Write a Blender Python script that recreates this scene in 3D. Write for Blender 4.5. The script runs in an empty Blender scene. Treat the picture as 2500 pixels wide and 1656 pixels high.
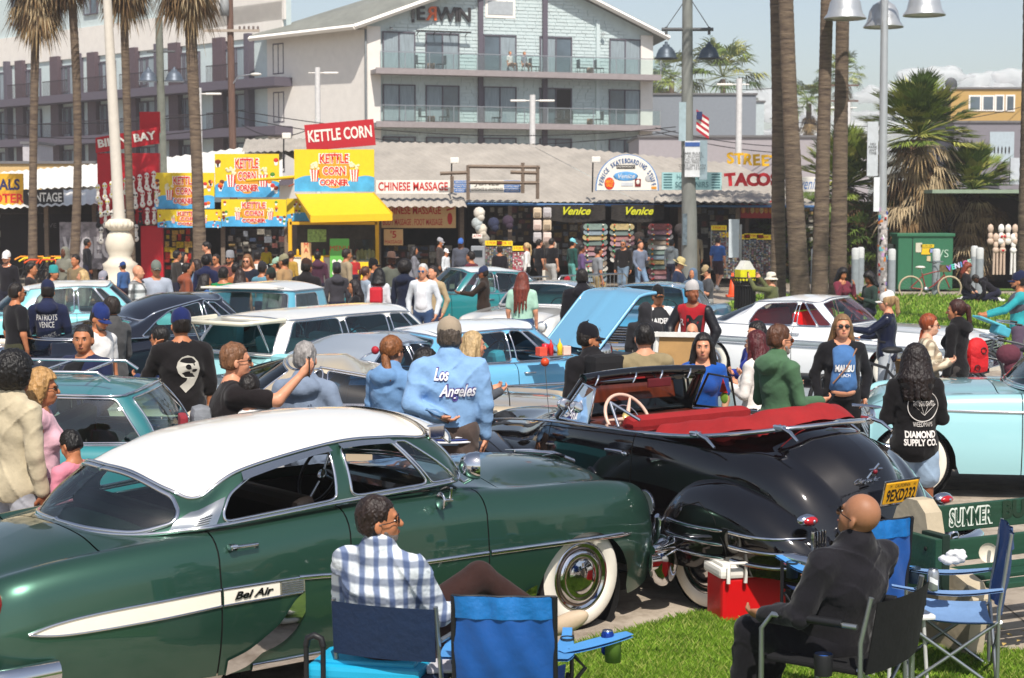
import bpy,bmesh,math,random
import numpy as np
from mathutils import Vector,Matrix,Euler
from mathutils.bvhtree import BVHTree
rnd=random.Random(7)
nprs=np.random.RandomState(7)
R=math.radians
sc=bpy.context.scene
COL=sc.collection
# ------------------------------------------------------------------ camera
CAM_H,F_PX,PITCH=2.8,4200.0,math.atan((828-497)/4200.0)
cd=bpy.data.cameras.new('camera');cam=bpy.data.objects.new('camera',cd);COL.objects.link(cam)
cam.location=(0,0,CAM_H);cam.rotation_euler=(R(90)-PITCH,0,0)
cd.sensor_width=36;cd.lens=36*F_PX/2500.0;cd.clip_end=3000;cd.clip_start=0.1
sc.camera=cam
cd.dof.use_dof=True;cd.dof.focus_distance=13.0;cd.dof.aperture_fstop=5.6
# ------------------------------------------------------------------ world, sun, exposure
SUN_EL,SUN_AZ=R(54),R(8)
sdir=Vector((math.sin(SUN_AZ)*math.cos(SUN_EL),-math.cos(SUN_AZ)*math.cos(SUN_EL),math.sin(SUN_EL)))
w=bpy.data.worlds.new("World");sc.world=w;w.use_nodes=True
wn=w.node_tree;bg=wn.nodes['Background']
sky=wn.nodes.new('ShaderNodeTexSky');sky.sky_type='NISHITA';sky.sun_disc=False
sky.sun_elevation=SUN_EL;sky.sun_rotation=math.atan2(sdir.x,sdir.y)
sky.air_density=1.0;sky.dust_density=1.2;sky.ozone_density=1.0
hsv=wn.nodes.new('ShaderNodeHueSaturation');hsv.inputs['Saturation'].default_value=.72;hsv.inputs['Value'].default_value=.92;wn.links.new(sky.outputs[0],hsv.inputs['Color']);wn.links.new(hsv.outputs[0],bg.inputs['Color']);bg.inputs['Strength'].default_value=0.13
sl=bpy.data.lights.new('sun','SUN');sl.energy=4.9;sl.angle=R(0.53);sl.color=(1.0,0.94,0.86)
so=bpy.data.objects.new('sun',sl);COL.objects.link(so)
so.rotation_euler=sdir.to_track_quat('Z','Y').to_euler()
vs=sc.view_settings;vs.view_transform='Standard';vs.look='None';vs.exposure=0.14;vs.gamma=1.0
vs.use_curve_mapping=False
sc.cycles.max_bounces=8;sc.cycles.transparent_max_bounces=16
# ------------------------------------------------------------------ from the picture to the ground
def ray(u,v):
 x,y=(u-1250)/F_PX,-(v-828)/F_PX
 c,s=math.cos(PITCH),math.sin(PITCH)
 return Vector((x,c+y*s,-s+y*c))
def G(u,v,z=0.0):
 r=ray(u,v);t=(z-CAM_H)/r.z
 return Vector((r.x*t,r.y*t,z))
def D(u,v,d):
 r=ray(u,v);t=d/r.y
 return Vector((r.x*t,d,CAM_H+r.z*t))
def PX(p):
 c,s=math.cos(PITCH),math.sin(PITCH)
 x,y,z=p[0],p[1],p[2]-CAM_H
 dep=y*c-z*s;up=y*s+z*c
 return(1250+F_PX*x/dep,828-F_PX*up/dep)
 # ------------------------------------------------------------------ materials
MC={}
def srgb(h):
 if isinstance(h,str):
  h=h.lstrip('#');h=h if len(h)==6 else ''.join(q*2 for q in h);c=[int(h[i:i+2],16)/255 for i in(0,2,4)]
  return tuple(((x/12.92) if x<=.04045 else((x+.055)/1.055)**2.4) for x in c)
 return tuple(h[:3])
def nodes(m):
 nt=m.node_tree;return nt,nt.nodes,nt.links
def M(col,rough=.6,metal=0.,var=.12,scale=6.,bump=0.,bscale=None,coat=0.,spec=.5,stretch=None,emit=0,trans=0,ior=1.45,alpha=1,key=None,sheen=0,flake=0):
 k=key or(col if isinstance(col,str) else tuple(col),rough,metal,var,scale,bump,bscale,coat,spec,stretch,emit,trans,alpha,sheen,flake)
 if k in MC:return MC[k]
 m=bpy.data.materials.new('mat_%d'%len(MC));m.use_nodes=True;MC[k]=m
 nt,N,L=nodes(m);b=N['Principled BSDF'];c=srgb(col)
 b.inputs['Base Color'].default_value=(*c,1);b.inputs['Roughness'].default_value=rough
 b.inputs['Metallic'].default_value=metal;b.inputs['Specular IOR Level'].default_value=spec
 b.inputs['Coat Weight'].default_value=coat;b.inputs['Coat Roughness'].default_value=.03
 b.inputs['IOR'].default_value=ior
 if trans:b.inputs['Transmission Weight'].default_value=trans
 if alpha<1:b.inputs['Alpha'].default_value=alpha
 if sheen:b.inputs['Sheen Weight'].default_value=sheen
 if emit:b.inputs['Emission Color'].default_value=(*c,1);b.inputs['Emission Strength'].default_value=emit
 tc=N.new('ShaderNodeTexCoord');mp=N.new('ShaderNodeMapping');L.new(tc.outputs['Object'],mp.inputs[0])
 if stretch:mp.inputs['Scale'].default_value=stretch
 if var:
  n=N.new('ShaderNodeTexNoise');n.inputs['Scale'].default_value=scale;n.inputs['Detail'].default_value=5
  n.inputs['Roughness'].default_value=.65
  L.new(mp.outputs[0],n.inputs['Vector'])
  r=N.new('ShaderNodeMapRange');r.inputs['From Min'].default_value=.3;r.inputs['From Max'].default_value=.7
  r.inputs['To Min'].default_value=1-var;r.inputs['To Max'].default_value=1+var
  L.new(n.outputs['Fac'],r.inputs['Value'])
  hs=N.new('ShaderNodeHueSaturation');hs.inputs['Color'].default_value=(*c,1)
  L.new(r.outputs[0],hs.inputs['Value']);L.new(hs.outputs[0],b.inputs['Base Color'])
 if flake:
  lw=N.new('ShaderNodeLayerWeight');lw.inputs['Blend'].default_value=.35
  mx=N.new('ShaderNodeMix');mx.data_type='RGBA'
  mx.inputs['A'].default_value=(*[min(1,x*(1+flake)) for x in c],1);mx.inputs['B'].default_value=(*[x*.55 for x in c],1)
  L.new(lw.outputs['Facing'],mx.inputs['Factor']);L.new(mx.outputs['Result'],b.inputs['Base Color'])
 if bump:
  n2=N.new('ShaderNodeTexNoise');n2.inputs['Scale'].default_value=bscale or scale*4;n2.inputs['Detail'].default_value=4
  L.new(mp.outputs[0],n2.inputs['Vector'])
  bp=N.new('ShaderNodeBump');bp.inputs['Strength'].default_value=bump;bp.inputs['Distance'].default_value=.02
  L.new(n2.outputs['Fac'],bp.inputs['Height']);L.new(bp.outputs[0],b.inputs['Normal'])
 return m
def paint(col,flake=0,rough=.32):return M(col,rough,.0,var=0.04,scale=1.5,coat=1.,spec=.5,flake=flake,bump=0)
CHROME=M('#d8d8dc',.06,1.,var=0)
STEEL=M('#b9babd',.3,1.,var=.1,scale=20)
RUBBER=M('#17171a',.75,var=.2,scale=30)
WHITEWALL=M('#e6dfd0',.55,var=.05,scale=9)
BLACKP=M('#141214',.45,var=.1)
def glass(tint='#cfe8e6',a=.25):
 k=('glass',tint,a)
 if k in MC:return MC[k]
 m=bpy.data.materials.new('glass_%d'%len(MC));m.use_nodes=True;MC[k]=m
 nt,N,L=nodes(m);N.clear()
 o=N.new('ShaderNodeOutputMaterial');t=N.new('ShaderNodeBsdfTransparent');g=N.new('ShaderNodeBsdfGlossy')
 g.inputs['Roughness'].default_value=.02;c=srgb(tint);t.inputs['Color'].default_value=(*c,1)
 fr=N.new('ShaderNodeFresnel');fr.inputs['IOR'].default_value=1.5
 mr=N.new('ShaderNodeMapRange');mr.inputs['To Min'].default_value=a*.3;mr.inputs['To Max'].default_value=1
 mx=N.new('ShaderNodeMixShader');L.new(fr.outputs[0],mr.inputs['Value']);L.new(mr.outputs[0],mx.inputs[0])
 L.new(t.outputs[0],mx.inputs[1]);L.new(g.outputs[0],mx.inputs[2]);L.new(mx.outputs[0],o.inputs[0])
 return m
def fabric(col,var=.14,rough=.9,bump=.55):return M(col,rough,var=var,scale=7,bump=bump,bscale=11,sheen=.1,spec=.2)
def plaid(c0,c1,c2,s=28.,key=None):
 k=('plaid',c0,c1,c2,s)
 if k in MC:return MC[k]
 m=bpy.data.materials.new('plaid_%d'%len(MC));m.use_nodes=True;MC[k]=m
 nt,N,L=nodes(m);b=N['Principled BSDF'];b.inputs['Roughness'].default_value=.85
 tc=N.new('ShaderNodeTexCoord');sp=N.new('ShaderNodeSeparateXYZ');
 wv=N.new('ShaderNodeTexNoise');wv.inputs['Scale'].default_value=4;L.new(tc.outputs['Object'],wv.inputs['Vector'])
 va=N.new('ShaderNodeVectorMath');va.operation='MULTIPLY_ADD';L.new(wv.outputs['Color'],va.inputs[0])
 va.inputs[1].default_value=(.05,.05,.05);L.new(tc.outputs['Object'],va.inputs[2]);L.new(va.outputs[0],sp.inputs[0])
 def stripe(sock,th,ph=0.):
  a=N.new('ShaderNodeMath');a.operation='MULTIPLY_ADD';a.inputs[1].default_value=s;a.inputs[2].default_value=ph;L.new(sock,a.inputs[0])
  q=N.new('ShaderNodeMath');q.operation='SINE';L.new(a.outputs[0],q.inputs[0])
  r=N.new('ShaderNodeMapRange');r.inputs['From Min'].default_value=th-.35;r.inputs['From Max'].default_value=th+.35;L.new(q.outputs[0],r.inputs['Value'])
  return r.outputs[0]
 ad=N.new('ShaderNodeMath');ad.operation='ADD';L.new(sp.outputs[0],ad.inputs[0]);L.new(sp.outputs[1],ad.inputs[1])
 f1,f2=stripe(ad.outputs[0],.3),stripe(sp.outputs[2],.3)
 mx=N.new('ShaderNodeMix');mx.data_type='RGBA';mx.inputs['A'].default_value=(*srgb(c0),1);mx.inputs['B'].default_value=(*srgb(c1),1)
 h=N.new('ShaderNodeMath');h.operation='MULTIPLY';h.inputs[1].default_value=.8;L.new(f1,h.inputs[0]);L.new(h.outputs[0],mx.inputs['Factor'])
 mx2=N.new('ShaderNodeMix');mx2.data_type='RGBA';L.new(mx.outputs['Result'],mx2.inputs['A']);mx2.inputs['B'].default_value=(*srgb(c2),1)
 h2=N.new('ShaderNodeMath');h2.operation='MULTIPLY';h2.inputs[1].default_value=.7;L.new(f2,h2.inputs[0]);L.new(h2.outputs[0],mx2.inputs['Factor'])
 L.new(mx2.outputs['Result'],b.inputs['Base Color'])
 n2=N.new('ShaderNodeTexNoise');n2.inputs['Scale'].default_value=14;L.new(tc.outputs['Object'],n2.inputs['Vector'])
 bp=N.new('ShaderNodeBump');bp.inputs['Strength'].default_value=.5;bp.inputs['Distance'].default_value=.03
 L.new(n2.outputs['Fac'],bp.inputs['Height']);L.new(bp.outputs[0],b.inputs['Normal'])
 return m
def SKIN(t):return M({'fair':'#d9a184','light':'#cf9070','tan':'#b57551','brown':'#8a5236','dark':'#54301f'}.get(t,t),.5,var=.08,scale=12,bump=.1,bscale=120,spec=.4,coat=.05)
# ------------------------------------------------------------------ things, parts, meshes
def tag(o,label=None,cat=None,group=None,kind=None):
 if label:o['label']=label
 if cat:o['category']=cat
 if group:o['group']=group
 if kind:o['kind']=kind
 return o
def empty(name,loc=(0,0,0),rz=0.,label=None,cat=None,group=None):
 o=bpy.data.objects.new(name,None);COL.objects.link(o);o.location=loc;o.rotation_euler=(0,0,rz);o.empty_display_size=.1
 return tag(o,label,cat,group)
def link(name,me,parent=None):
 o=bpy.data.objects.new(name,me);COL.objects.link(o)
 if parent is not None:o.parent=parent
 return o
def struct(o):o['kind']='structure';return o
def copy_tree(o,parent=None,**kw):
 kids=[c for c in COL.objects if c.parent==o] if False else list(o.children)
 c=o.copy();COL.objects.link(c)
 if parent is not None:c.parent=parent
 for k in kids:copy_tree(k,c)
 return c
class MB:
 def __init__(s):s.v=[];s.f=[];s.m=[];s.mats=[];s.sm=[];s.n=0
 def mi(s,mat):
  if mat not in s.mats:s.mats.append(mat)
  return s.mats.index(mat)
 def add(s,vs,fs,mat,smooth=False,T=None):
  b=s.n
  vs=np.asarray(vs,float).reshape(-1,3)
  if T is not None:
   A=np.array(T)[:3,:];vs=vs@A[:,:3].T+A[:,3]
  s.v.append(vs);s.n+=len(vs);i=s.mi(mat)
  for f in fs:s.f.append([b+k for k in f]);s.m.append(i);s.sm.append(smooth)
  return s
 def box(s,c,d,mat,T=None,rz=0.,taper=1.):
  x,y,z=d[0]/2,d[1]/2,d[2]/2
  vs=[(-x,-y,-z),(x,-y,-z),(x,y,-z),(-x,y,-z),(-x*taper,-y*taper,z),(x*taper,-y*taper,z),(x*taper,y*taper,z),(-x*taper,y*taper,z)]
  Tm=Matrix.Translation(c)@Matrix.Rotation(rz,4,'Z')
  if T is not None:Tm=T@Tm
  return s.add(vs,[(0,3,2,1),(4,5,6,7),(0,1,5,4),(1,2,6,5),(2,3,7,6),(3,0,4,7)],mat,False,Tm)
 def rbox(s,c,d,mat,T=None,r=.02,rz=0.):
  x,y,z=d[0]/2,d[1]/2,d[2]/2;r=min(r,x*.9,y*.9,z*.9)
  bm=bmesh.new();bmesh.ops.create_cube(bm,size=1)
  for q in bm.verts:q.co=Vector((q.co.x*2*x,q.co.y*2*y,q.co.z*2*z))
  bmesh.ops.bevel(bm,geom=bm.edges[:],offset=r,segments=2,profile=.6,affect='EDGES')
  Tm=Matrix.Translation(c)@Matrix.Rotation(rz,4,'Z')
  if T is not None:Tm=T@Tm
  bm.verts.index_update()
  s.add([v.co[:] for v in bm.verts],[[v.index for v in f.verts] for f in bm.faces],mat,False,Tm);bm.free();return s
 def grid(s,P,mat,smooth=True,close_u=False,close_v=False,T=None,flip=False):
  P=np.asarray(P,float);a,b=P.shape[:2];fs=[]
  for i in range(a if close_u else a-1):
   for j in range(b if close_v else b-1):
    q=[i*b+j,((i+1)%a)*b+j,((i+1)%a)*b+(j+1)%b,i*b+(j+1)%b]
    fs.append(q[::-1] if flip else q)
  return s.add(P.reshape(-1,3),fs,mat,smooth,T)
 def tube(s,pts,r,mat,n=8,T=None,caps=True,flat=1.):
  pts=[Vector(p) for p in pts];m=len(pts);rr=r if hasattr(r,'__len__') else[r]*m
  rings=[];up=None
  for i in range(m):
   t=(pts[min(i+1,m-1)]-pts[max(i-1,0)])
   t=t.normalized() if t.length>1e-9 else Vector((0,0,1))
   if up is None:up=Vector((0,0,1)) if abs(t.z)<.95 else Vector((0,1,0))
   a=t.cross(up);a=a.normalized() if a.length>1e-6 else Vector((1,0,0));b=a.cross(t).normalized();up=b
   rings.append([(pts[i]+a*(math.cos(q)*rr[i]*flat)+b*(math.sin(q)*rr[i]))[:] for q in[2*math.pi*k/n for k in range(n)]])
  s.grid(rings,mat,n>4,close_v=True,T=T)
  if caps:
   for k in(0,-1):
    s.add(rings[k],[list(range(n)) if k else list(range(n))[::-1]],mat,False,T)
  return s
 def lathe(s,prof,mat,n=24,T=None,smooth=True):
  P=[[(r*math.cos(2*math.pi*k/n),r*math.sin(2*math.pi*k/n),z) for k in range(n)] for r,z in prof]
  return s.grid(P,mat,smooth,close_v=True,T=T,flip=True)
 def poly(s,pts,mat,T=None):return s.add(pts,[list(range(len(pts)))],mat,False,T)
 def prism(s,pts,axis,depth,mat,T=None):
  n=len(pts);ax='xyz'.index(axis)
  def mk(p,d):q=list(p);q.insert(ax,d);return tuple(q)
  vs=[mk(p,0) for p in pts]+[mk(p,depth) for p in pts]
  return s.add(vs,[list(range(n)),list(range(2*n-1,n-1,-1))]+[(i,(i+1)%n,n+(i+1)%n,n+i) for i in range(n)],mat,False,T)
 def ell(s,c,r,mat,T=None,n=12):
  P=[[(c[0]+r[0]*math.sin(a)*math.cos(b),c[1]+r[1]*math.sin(a)*math.sin(b),c[2]+r[2]*math.cos(a)) for b in[2*math.pi*k/n for k in range(n)]] for a in[math.pi*(k+.001)/(n//2*1.0002) for k in range(n//2+1)]]
  return s.grid(P,mat,True,close_v=True,T=T)
 def mesh(s,name='m',fix=False):
  me=bpy.data.meshes.new(name)
  V=np.concatenate(s.v) if s.v else np.zeros((0,3))
  me.from_pydata(V.tolist(),[],s.f)
  for m in s.mats:me.materials.append(m)
  me.polygons.foreach_set('material_index',s.m);me.polygons.foreach_set('use_smooth',s.sm)
  if fix:
   bm=bmesh.new();bm.from_mesh(me);bmesh.ops.recalc_face_normals(bm,faces=bm.faces[:]);bm.to_mesh(me);bm.free()
  me.update();return me
 def build(s,name,parent=None,T=None,fix=True):
  o=link(name,s.mesh(name,fix),parent)
  if T is not None:o.matrix_local=T
  return o
def rot(ax,a):return Matrix.Rotation(a,4,ax)
def tr(*p):return Matrix.Translation(p if len(p)==3 else p[0])
def scl(x,y,z):return Matrix.Diagonal((x,y,z,1))
def cat(pts,n=8,closed=False):
 P=np.asarray(pts,float);m=len(P)
 idx=lambda i:P[i%m] if closed else P[min(max(i,0),m-1)]
 out=[]
 for i in range(m if closed else m-1):
  p0,p1,p2,p3=idx(i-1),idx(i),idx(i+1),idx(i+2)
  for k in range(n):
   t=k/n
   out.append(.5*((2*p1)+(-p0+p2)*t+(2*p0-5*p1+4*p2-p3)*t*t+(-p0+3*p1-3*p2+p3)*t**3))
 if not closed:out.append(P[-1])
 return np.array(out)
def spl(xs,ys):
 xs=np.asarray(xs,float);ys=np.asarray(ys,float)
 h=np.diff(xs);dl=np.diff(ys)/h;m=np.zeros(len(xs));m[0]=dl[0];m[-1]=dl[-1]
 for i in range(1,len(xs)-1):
  m[i]=0 if dl[i-1]*dl[i]<=0 else 2*dl[i-1]*dl[i]/(dl[i-1]+dl[i])
 def f(x):
  x=np.clip(x,xs[0],xs[-1]);i=np.clip(np.searchsorted(xs,x)-1,0,len(xs)-2);t=(x-xs[i])/h[i]
  return(2*t**3-3*t**2+1)*ys[i]+(t**3-2*t**2+t)*h[i]*m[i]+(-2*t**3+3*t**2)*ys[i+1]+(t**3-t**2)*h[i]*m[i+1]
 return f
def text_mesh(s,size=1.,mat=None,ext=0.,bold=0.,shear=0.,align='CENTER',space=1.,width=None,mirror=False):
 cu=bpy.data.curves.new('lettering','FONT');cu.body=s;cu.size=size;cu.extrude=ext;cu.offset=bold;cu.shear=shear
 cu.align_x=align;cu.align_y='CENTER';cu.space_character=space;cu.space_line=.85;cu.resolution_u=3
 o=bpy.data.objects.new('lettering',cu);COL.objects.link(o)
 dg=bpy.context.evaluated_depsgraph_get();me=bpy.data.meshes.new_from_object(o.evaluated_get(dg));bpy.data.objects.remove(o)
 bpy.data.curves.remove(cu)
 n=len(me.vertices);co=np.zeros(n*3)
 if n:
  me.vertices.foreach_get('co',co);co=co.reshape(-1,3)
  if width:
   x0,x1=co[:,0].min(),co[:,0].max();co[:,0]=(co[:,0]-(x0+x1)/2)*width/(x1-x0)
  if mirror:co[:,0]*=-1
  me.vertices.foreach_set('co',co.ravel())
 me.materials.clear()
 if mat:me.materials.append(mat)
 me.update();return me
def text(s,parent,T,size,mat,name='lettering',**k):
 o=link(name,text_mesh(s,size,mat,**k),parent);o.matrix_local=T;return o
UPR=rot('X',R(90))
# ------------------------------------------------------------------ soft bodies from distance fields
def surfnet(F,o,h):
 ins=F<0
 c=ins[:-1,:-1,:-1].astype(np.int8)
 tot=np.zeros(c.shape,np.int8)
 for dx in(0,1):
  for dy in(0,1):
   for dz in(0,1):
    tot+=ins[dx:dx+c.shape[0],dy:dy+c.shape[1],dz:dz+c.shape[2]]
 act=(tot>0)&(tot<8)
 I=np.argwhere(act)
 if not len(I):return np.zeros((0,3)),np.zeros((0,4),int)
 vid=-np.ones(c.shape,np.int64);vid[act]=np.arange(len(I))
 acc=np.zeros((len(I),3));cnt=np.zeros(len(I))
 cor=[(0,0,0),(1,0,0),(0,1,0),(1,1,0),(0,0,1),(1,0,1),(0,1,1),(1,1,1)]
 val=[F[I[:,0]+a,I[:,1]+b,I[:,2]+d] for a,b,d in cor]
 for i in range(8):
  for j in range(i+1,8):
   df=[cor[j][k]-cor[i][k] for k in range(3)]
   if sum(map(abs,df))!=1:continue
   a,b=val[i],val[j];m=(a<0)!=(b<0)
   t=np.where(m,a/np.where(m,a-b,1),0)
   for k in range(3):acc[:,k]+=np.where(m,cor[i][k]+t*df[k],0)
   cnt+=m
 V=(I+acc/cnt[:,None])*h+o
 Q=[]
 for ax in range(3):
  s0=[slice(None)]*3;s1=[slice(None)]*3;s0[ax]=slice(0,-1);s1[ax]=slice(1,None)
  A,B=ins[tuple(s0)],ins[tuple(s1)]
  u,v=[k for k in range(3) if k!=ax]
  E=np.argwhere(A!=B);E=E[(E[:,u]>0)&(E[:,v]>0)&(E[:,u]<F.shape[u]-1)&(E[:,v]<F.shape[v]-1)]
  if not len(E):continue
  def g(du,dv):
   q=E.copy();q[:,u]-=du;q[:,v]-=dv
   return vid[q[:,0],q[:,1],q[:,2]]
  q=np.stack([g(0,0),g(1,0),g(1,1),g(0,1)],1)
  fl=A[E[:,0],E[:,1],E[:,2]]
  if ax==1:fl=~fl
  q[~fl]=q[~fl][:,::-1];Q.append(q)
 return V,np.concatenate(Q)
class Field:
 def __init__(s,k=.04):s.p=[];s.k=k
 def cap(s,a,b,ra,rb=None,k=None):s.p.append(('c',np.array(a,float),np.array(b,float),ra,ra if rb is None else rb,k));return s
 def ell(s,c,r,Rm=None,k=None):s.p.append(('e',np.array(c,float),np.array(r,float),np.eye(3) if Rm is None else np.array(Rm,float),None,k));return s
 def bounds(s):
  lo=np.full(3,9e9);hi=-lo
  for q in s.p:
   if q[0]=='c':l=np.minimum(q[1]-q[3],q[2]-q[4]);m=np.maximum(q[1]+q[3],q[2]+q[4])
   else:r=max(q[2]);e=np.sqrt((q[3]**2)@(q[2]**2));l=q[1]-e;m=q[1]+e
   lo=np.minimum(lo,l);hi=np.maximum(hi,m)
  return lo,hi
 def eval(s,o,h,n,F=None):
  F=np.full(n,.2) if F is None else F
  for q in s.p:
   k=q[5] if q[5] is not None else s.k
   if q[0]=='c':l=np.minimum(q[1]-q[3],q[2]-q[4]);m=np.maximum(q[1]+q[3],q[2]+q[4])
   else:e=np.sqrt((q[3]**2)@(q[2]**2));l=q[1]-e;m=q[1]+e
   mg=k+3*h+.01
   i0=np.maximum(((l-mg-o)/h).astype(int),0);i1=np.minimum(((m+mg-o)/h).astype(int)+2,n)
   if(i1<=i0).any():continue
   ax=[o[a]+h*np.arange(i0[a],i1[a]) for a in range(3)]
   X=ax[0][:,None,None];Y=ax[1][None,:,None];Z=ax[2][None,None,:]
   if q[0]=='c':
    a,b,ra,rb=q[1:5];ba=b-a;L2=max(ba@ba,1e-9)
    t=np.clip(((X-a[0])*ba[0]+(Y-a[1])*ba[1]+(Z-a[2])*ba[2])/L2,0,1)
    d=np.sqrt((X-a[0]-t*ba[0])**2+(Y-a[1]-t*ba[1])**2+(Z-a[2]-t*ba[2])**2)-(ra+t*(rb-ra))
   else:
    c,r,Rm=q[1:4];x,y,z=X-c[0],Y-c[1],Z-c[2]
    a0=Rm[0,0]*x+Rm[1,0]*y+Rm[2,0]*z;a1=Rm[0,1]*x+Rm[1,1]*y+Rm[2,1]*z;a2=Rm[0,2]*x+Rm[1,2]*y+Rm[2,2]*z
    k0=np.sqrt((a0/r[0])**2+(a1/r[1])**2+(a2/r[2])**2)+1e-6
    k1=np.sqrt((a0/r[0]**2)**2+(a1/r[1]**2)**2+(a2/r[2]**2)**2)+1e-6
    d=k0*(k0-1)/k1
   sl=tuple(slice(i0[a],i1[a]) for a in range(3));A=F[sl]
   hh=np.maximum(k-np.abs(A-d),0)/max(k,1e-6)
   F[sl]=np.minimum(A,d)-hh*hh*k*.25
  return F
def mesh_fields(groups,h,joink=.015,mod=None,pad=.02):
 lo=np.min([g.bounds()[0] for g in groups],0)-pad-2*h;hi=np.max([g.bounds()[1] for g in groups],0)+pad+2*h
 n=tuple(((hi-lo)/h).astype(int)+2)
 F=groups[0].eval(lo,h,n)
 for g in groups[1:]:
  A=g.eval(lo,h,n);hh=np.maximum(joink-np.abs(A-F),0)/joink;F=np.minimum(A,F)-hh*hh*joink*.25
 if mod is not None:
  X=(lo[0]+h*np.arange(n[0]))[:,None,None];Y=(lo[1]+h*np.arange(n[1]))[None,:,None];Z=(lo[2]+h*np.arange(n[2]))[None,None,:]
  F=mod(F,X,Y,Z)
 return surfnet(F,lo,h)
def V3(*a):return np.array(a,float)
def unit(a):a=np.asarray(a,float);return a/(np.linalg.norm(a)+1e-9)
def rotm(rx=0,ry=0,rz=0):return np.array(Euler((R(rx),R(ry),R(rz)),'XYZ').to_matrix())
ARM={'down':((.16,-.04,-1),(.02,.22,-1)),'phone':((.22,.12,-1),(-.42,.9,.32)),'pocket':((.34,-.12,-1),(-.16,.38,-1)),'cross':((.25,.22,-1),(-.9,.5,.12)),'raise':((.35,.75,-.25),(.02,.5,.9)),'hip':((.62,-.2,-.8),(-.62,.3,-.55)),'reach':((.25,.75,-.7),(0,1,.1)),'behind':((.3,-.4,-1),(-.8,-.25,-.3)),'low':((.2,.1,-1),(-.1,.75,-.65)),'face':((.25,.45,-.8),(-.35,.35,.9)),'side':((.45,.0,-.9),(.3,.55,-.5)),'up':((.5,.5,.3),(-.1,.1,1)),'point':((.3,.9,-.3),(0,1,-.05)),'lap':((.2,.35,-.95),(-.25,.95,-.25)),'rest':((.35,.25,-.9),(.05,1,-.1)),'chin':((.2,.55,-.8),(-.25,.2,1))}
def hand_field(w,d,fwd,r=1.,curl=.35,side=1):
 """a palm, four unequal bent fingers and a thumb; w wrist, d forearm direction, fwd the palm's inner normal"""
 f=Field(.006);d=unit(d);nrm=unit(fwd-d*np.dot(fwd,d));lat=np.cross(d,nrm)*side
 f.ell(w+d*.045*r,V3(.04,.05,.017)*r,np.stack([lat,d,nrm],1),k=.012)
 f.cap(w-d*.02*r,w+d*.02*r,.026*r,.026*r,k=.02)
 for i,(ln,o) in enumerate(((.068,-.028),(.078,-.009),(.073,.010),(.056,.028))):
  b=w+d*(.082-abs(o)*.25)*r+lat*o*r
  c=curl+.06*i
  d1=unit(d*math.cos(c)+nrm*math.sin(c));d2=unit(d*math.cos(c*2.2)+nrm*math.sin(c*2.2))
  m=b+d1*ln*.52*r;f.cap(b,m,.0092*r,.0085*r);f.cap(m,m+d2*ln*.5*r,.0085*r,.007*r)
 b=w+d*.03*r-lat*.032*r;m=b+unit(d*.6-lat*.7+nrm*.3)*.036*r
 f.cap(b,m,.013*r,.011*r,k=.012);f.cap(m,m+unit(d*.9-lat*.15+nrm*.4)*.034*r,.010*r,.0085*r)
 return f
def to_obj(name,V,Q,mat,parent=None,smooth=True):
 me=bpy.data.meshes.new(name);me.from_pydata(V.tolist(),[],Q.tolist());me.materials.append(mat)
 me.polygons.foreach_set('use_smooth',[smooth]*len(Q));me.update()
 return link(name,me,parent)
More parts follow.
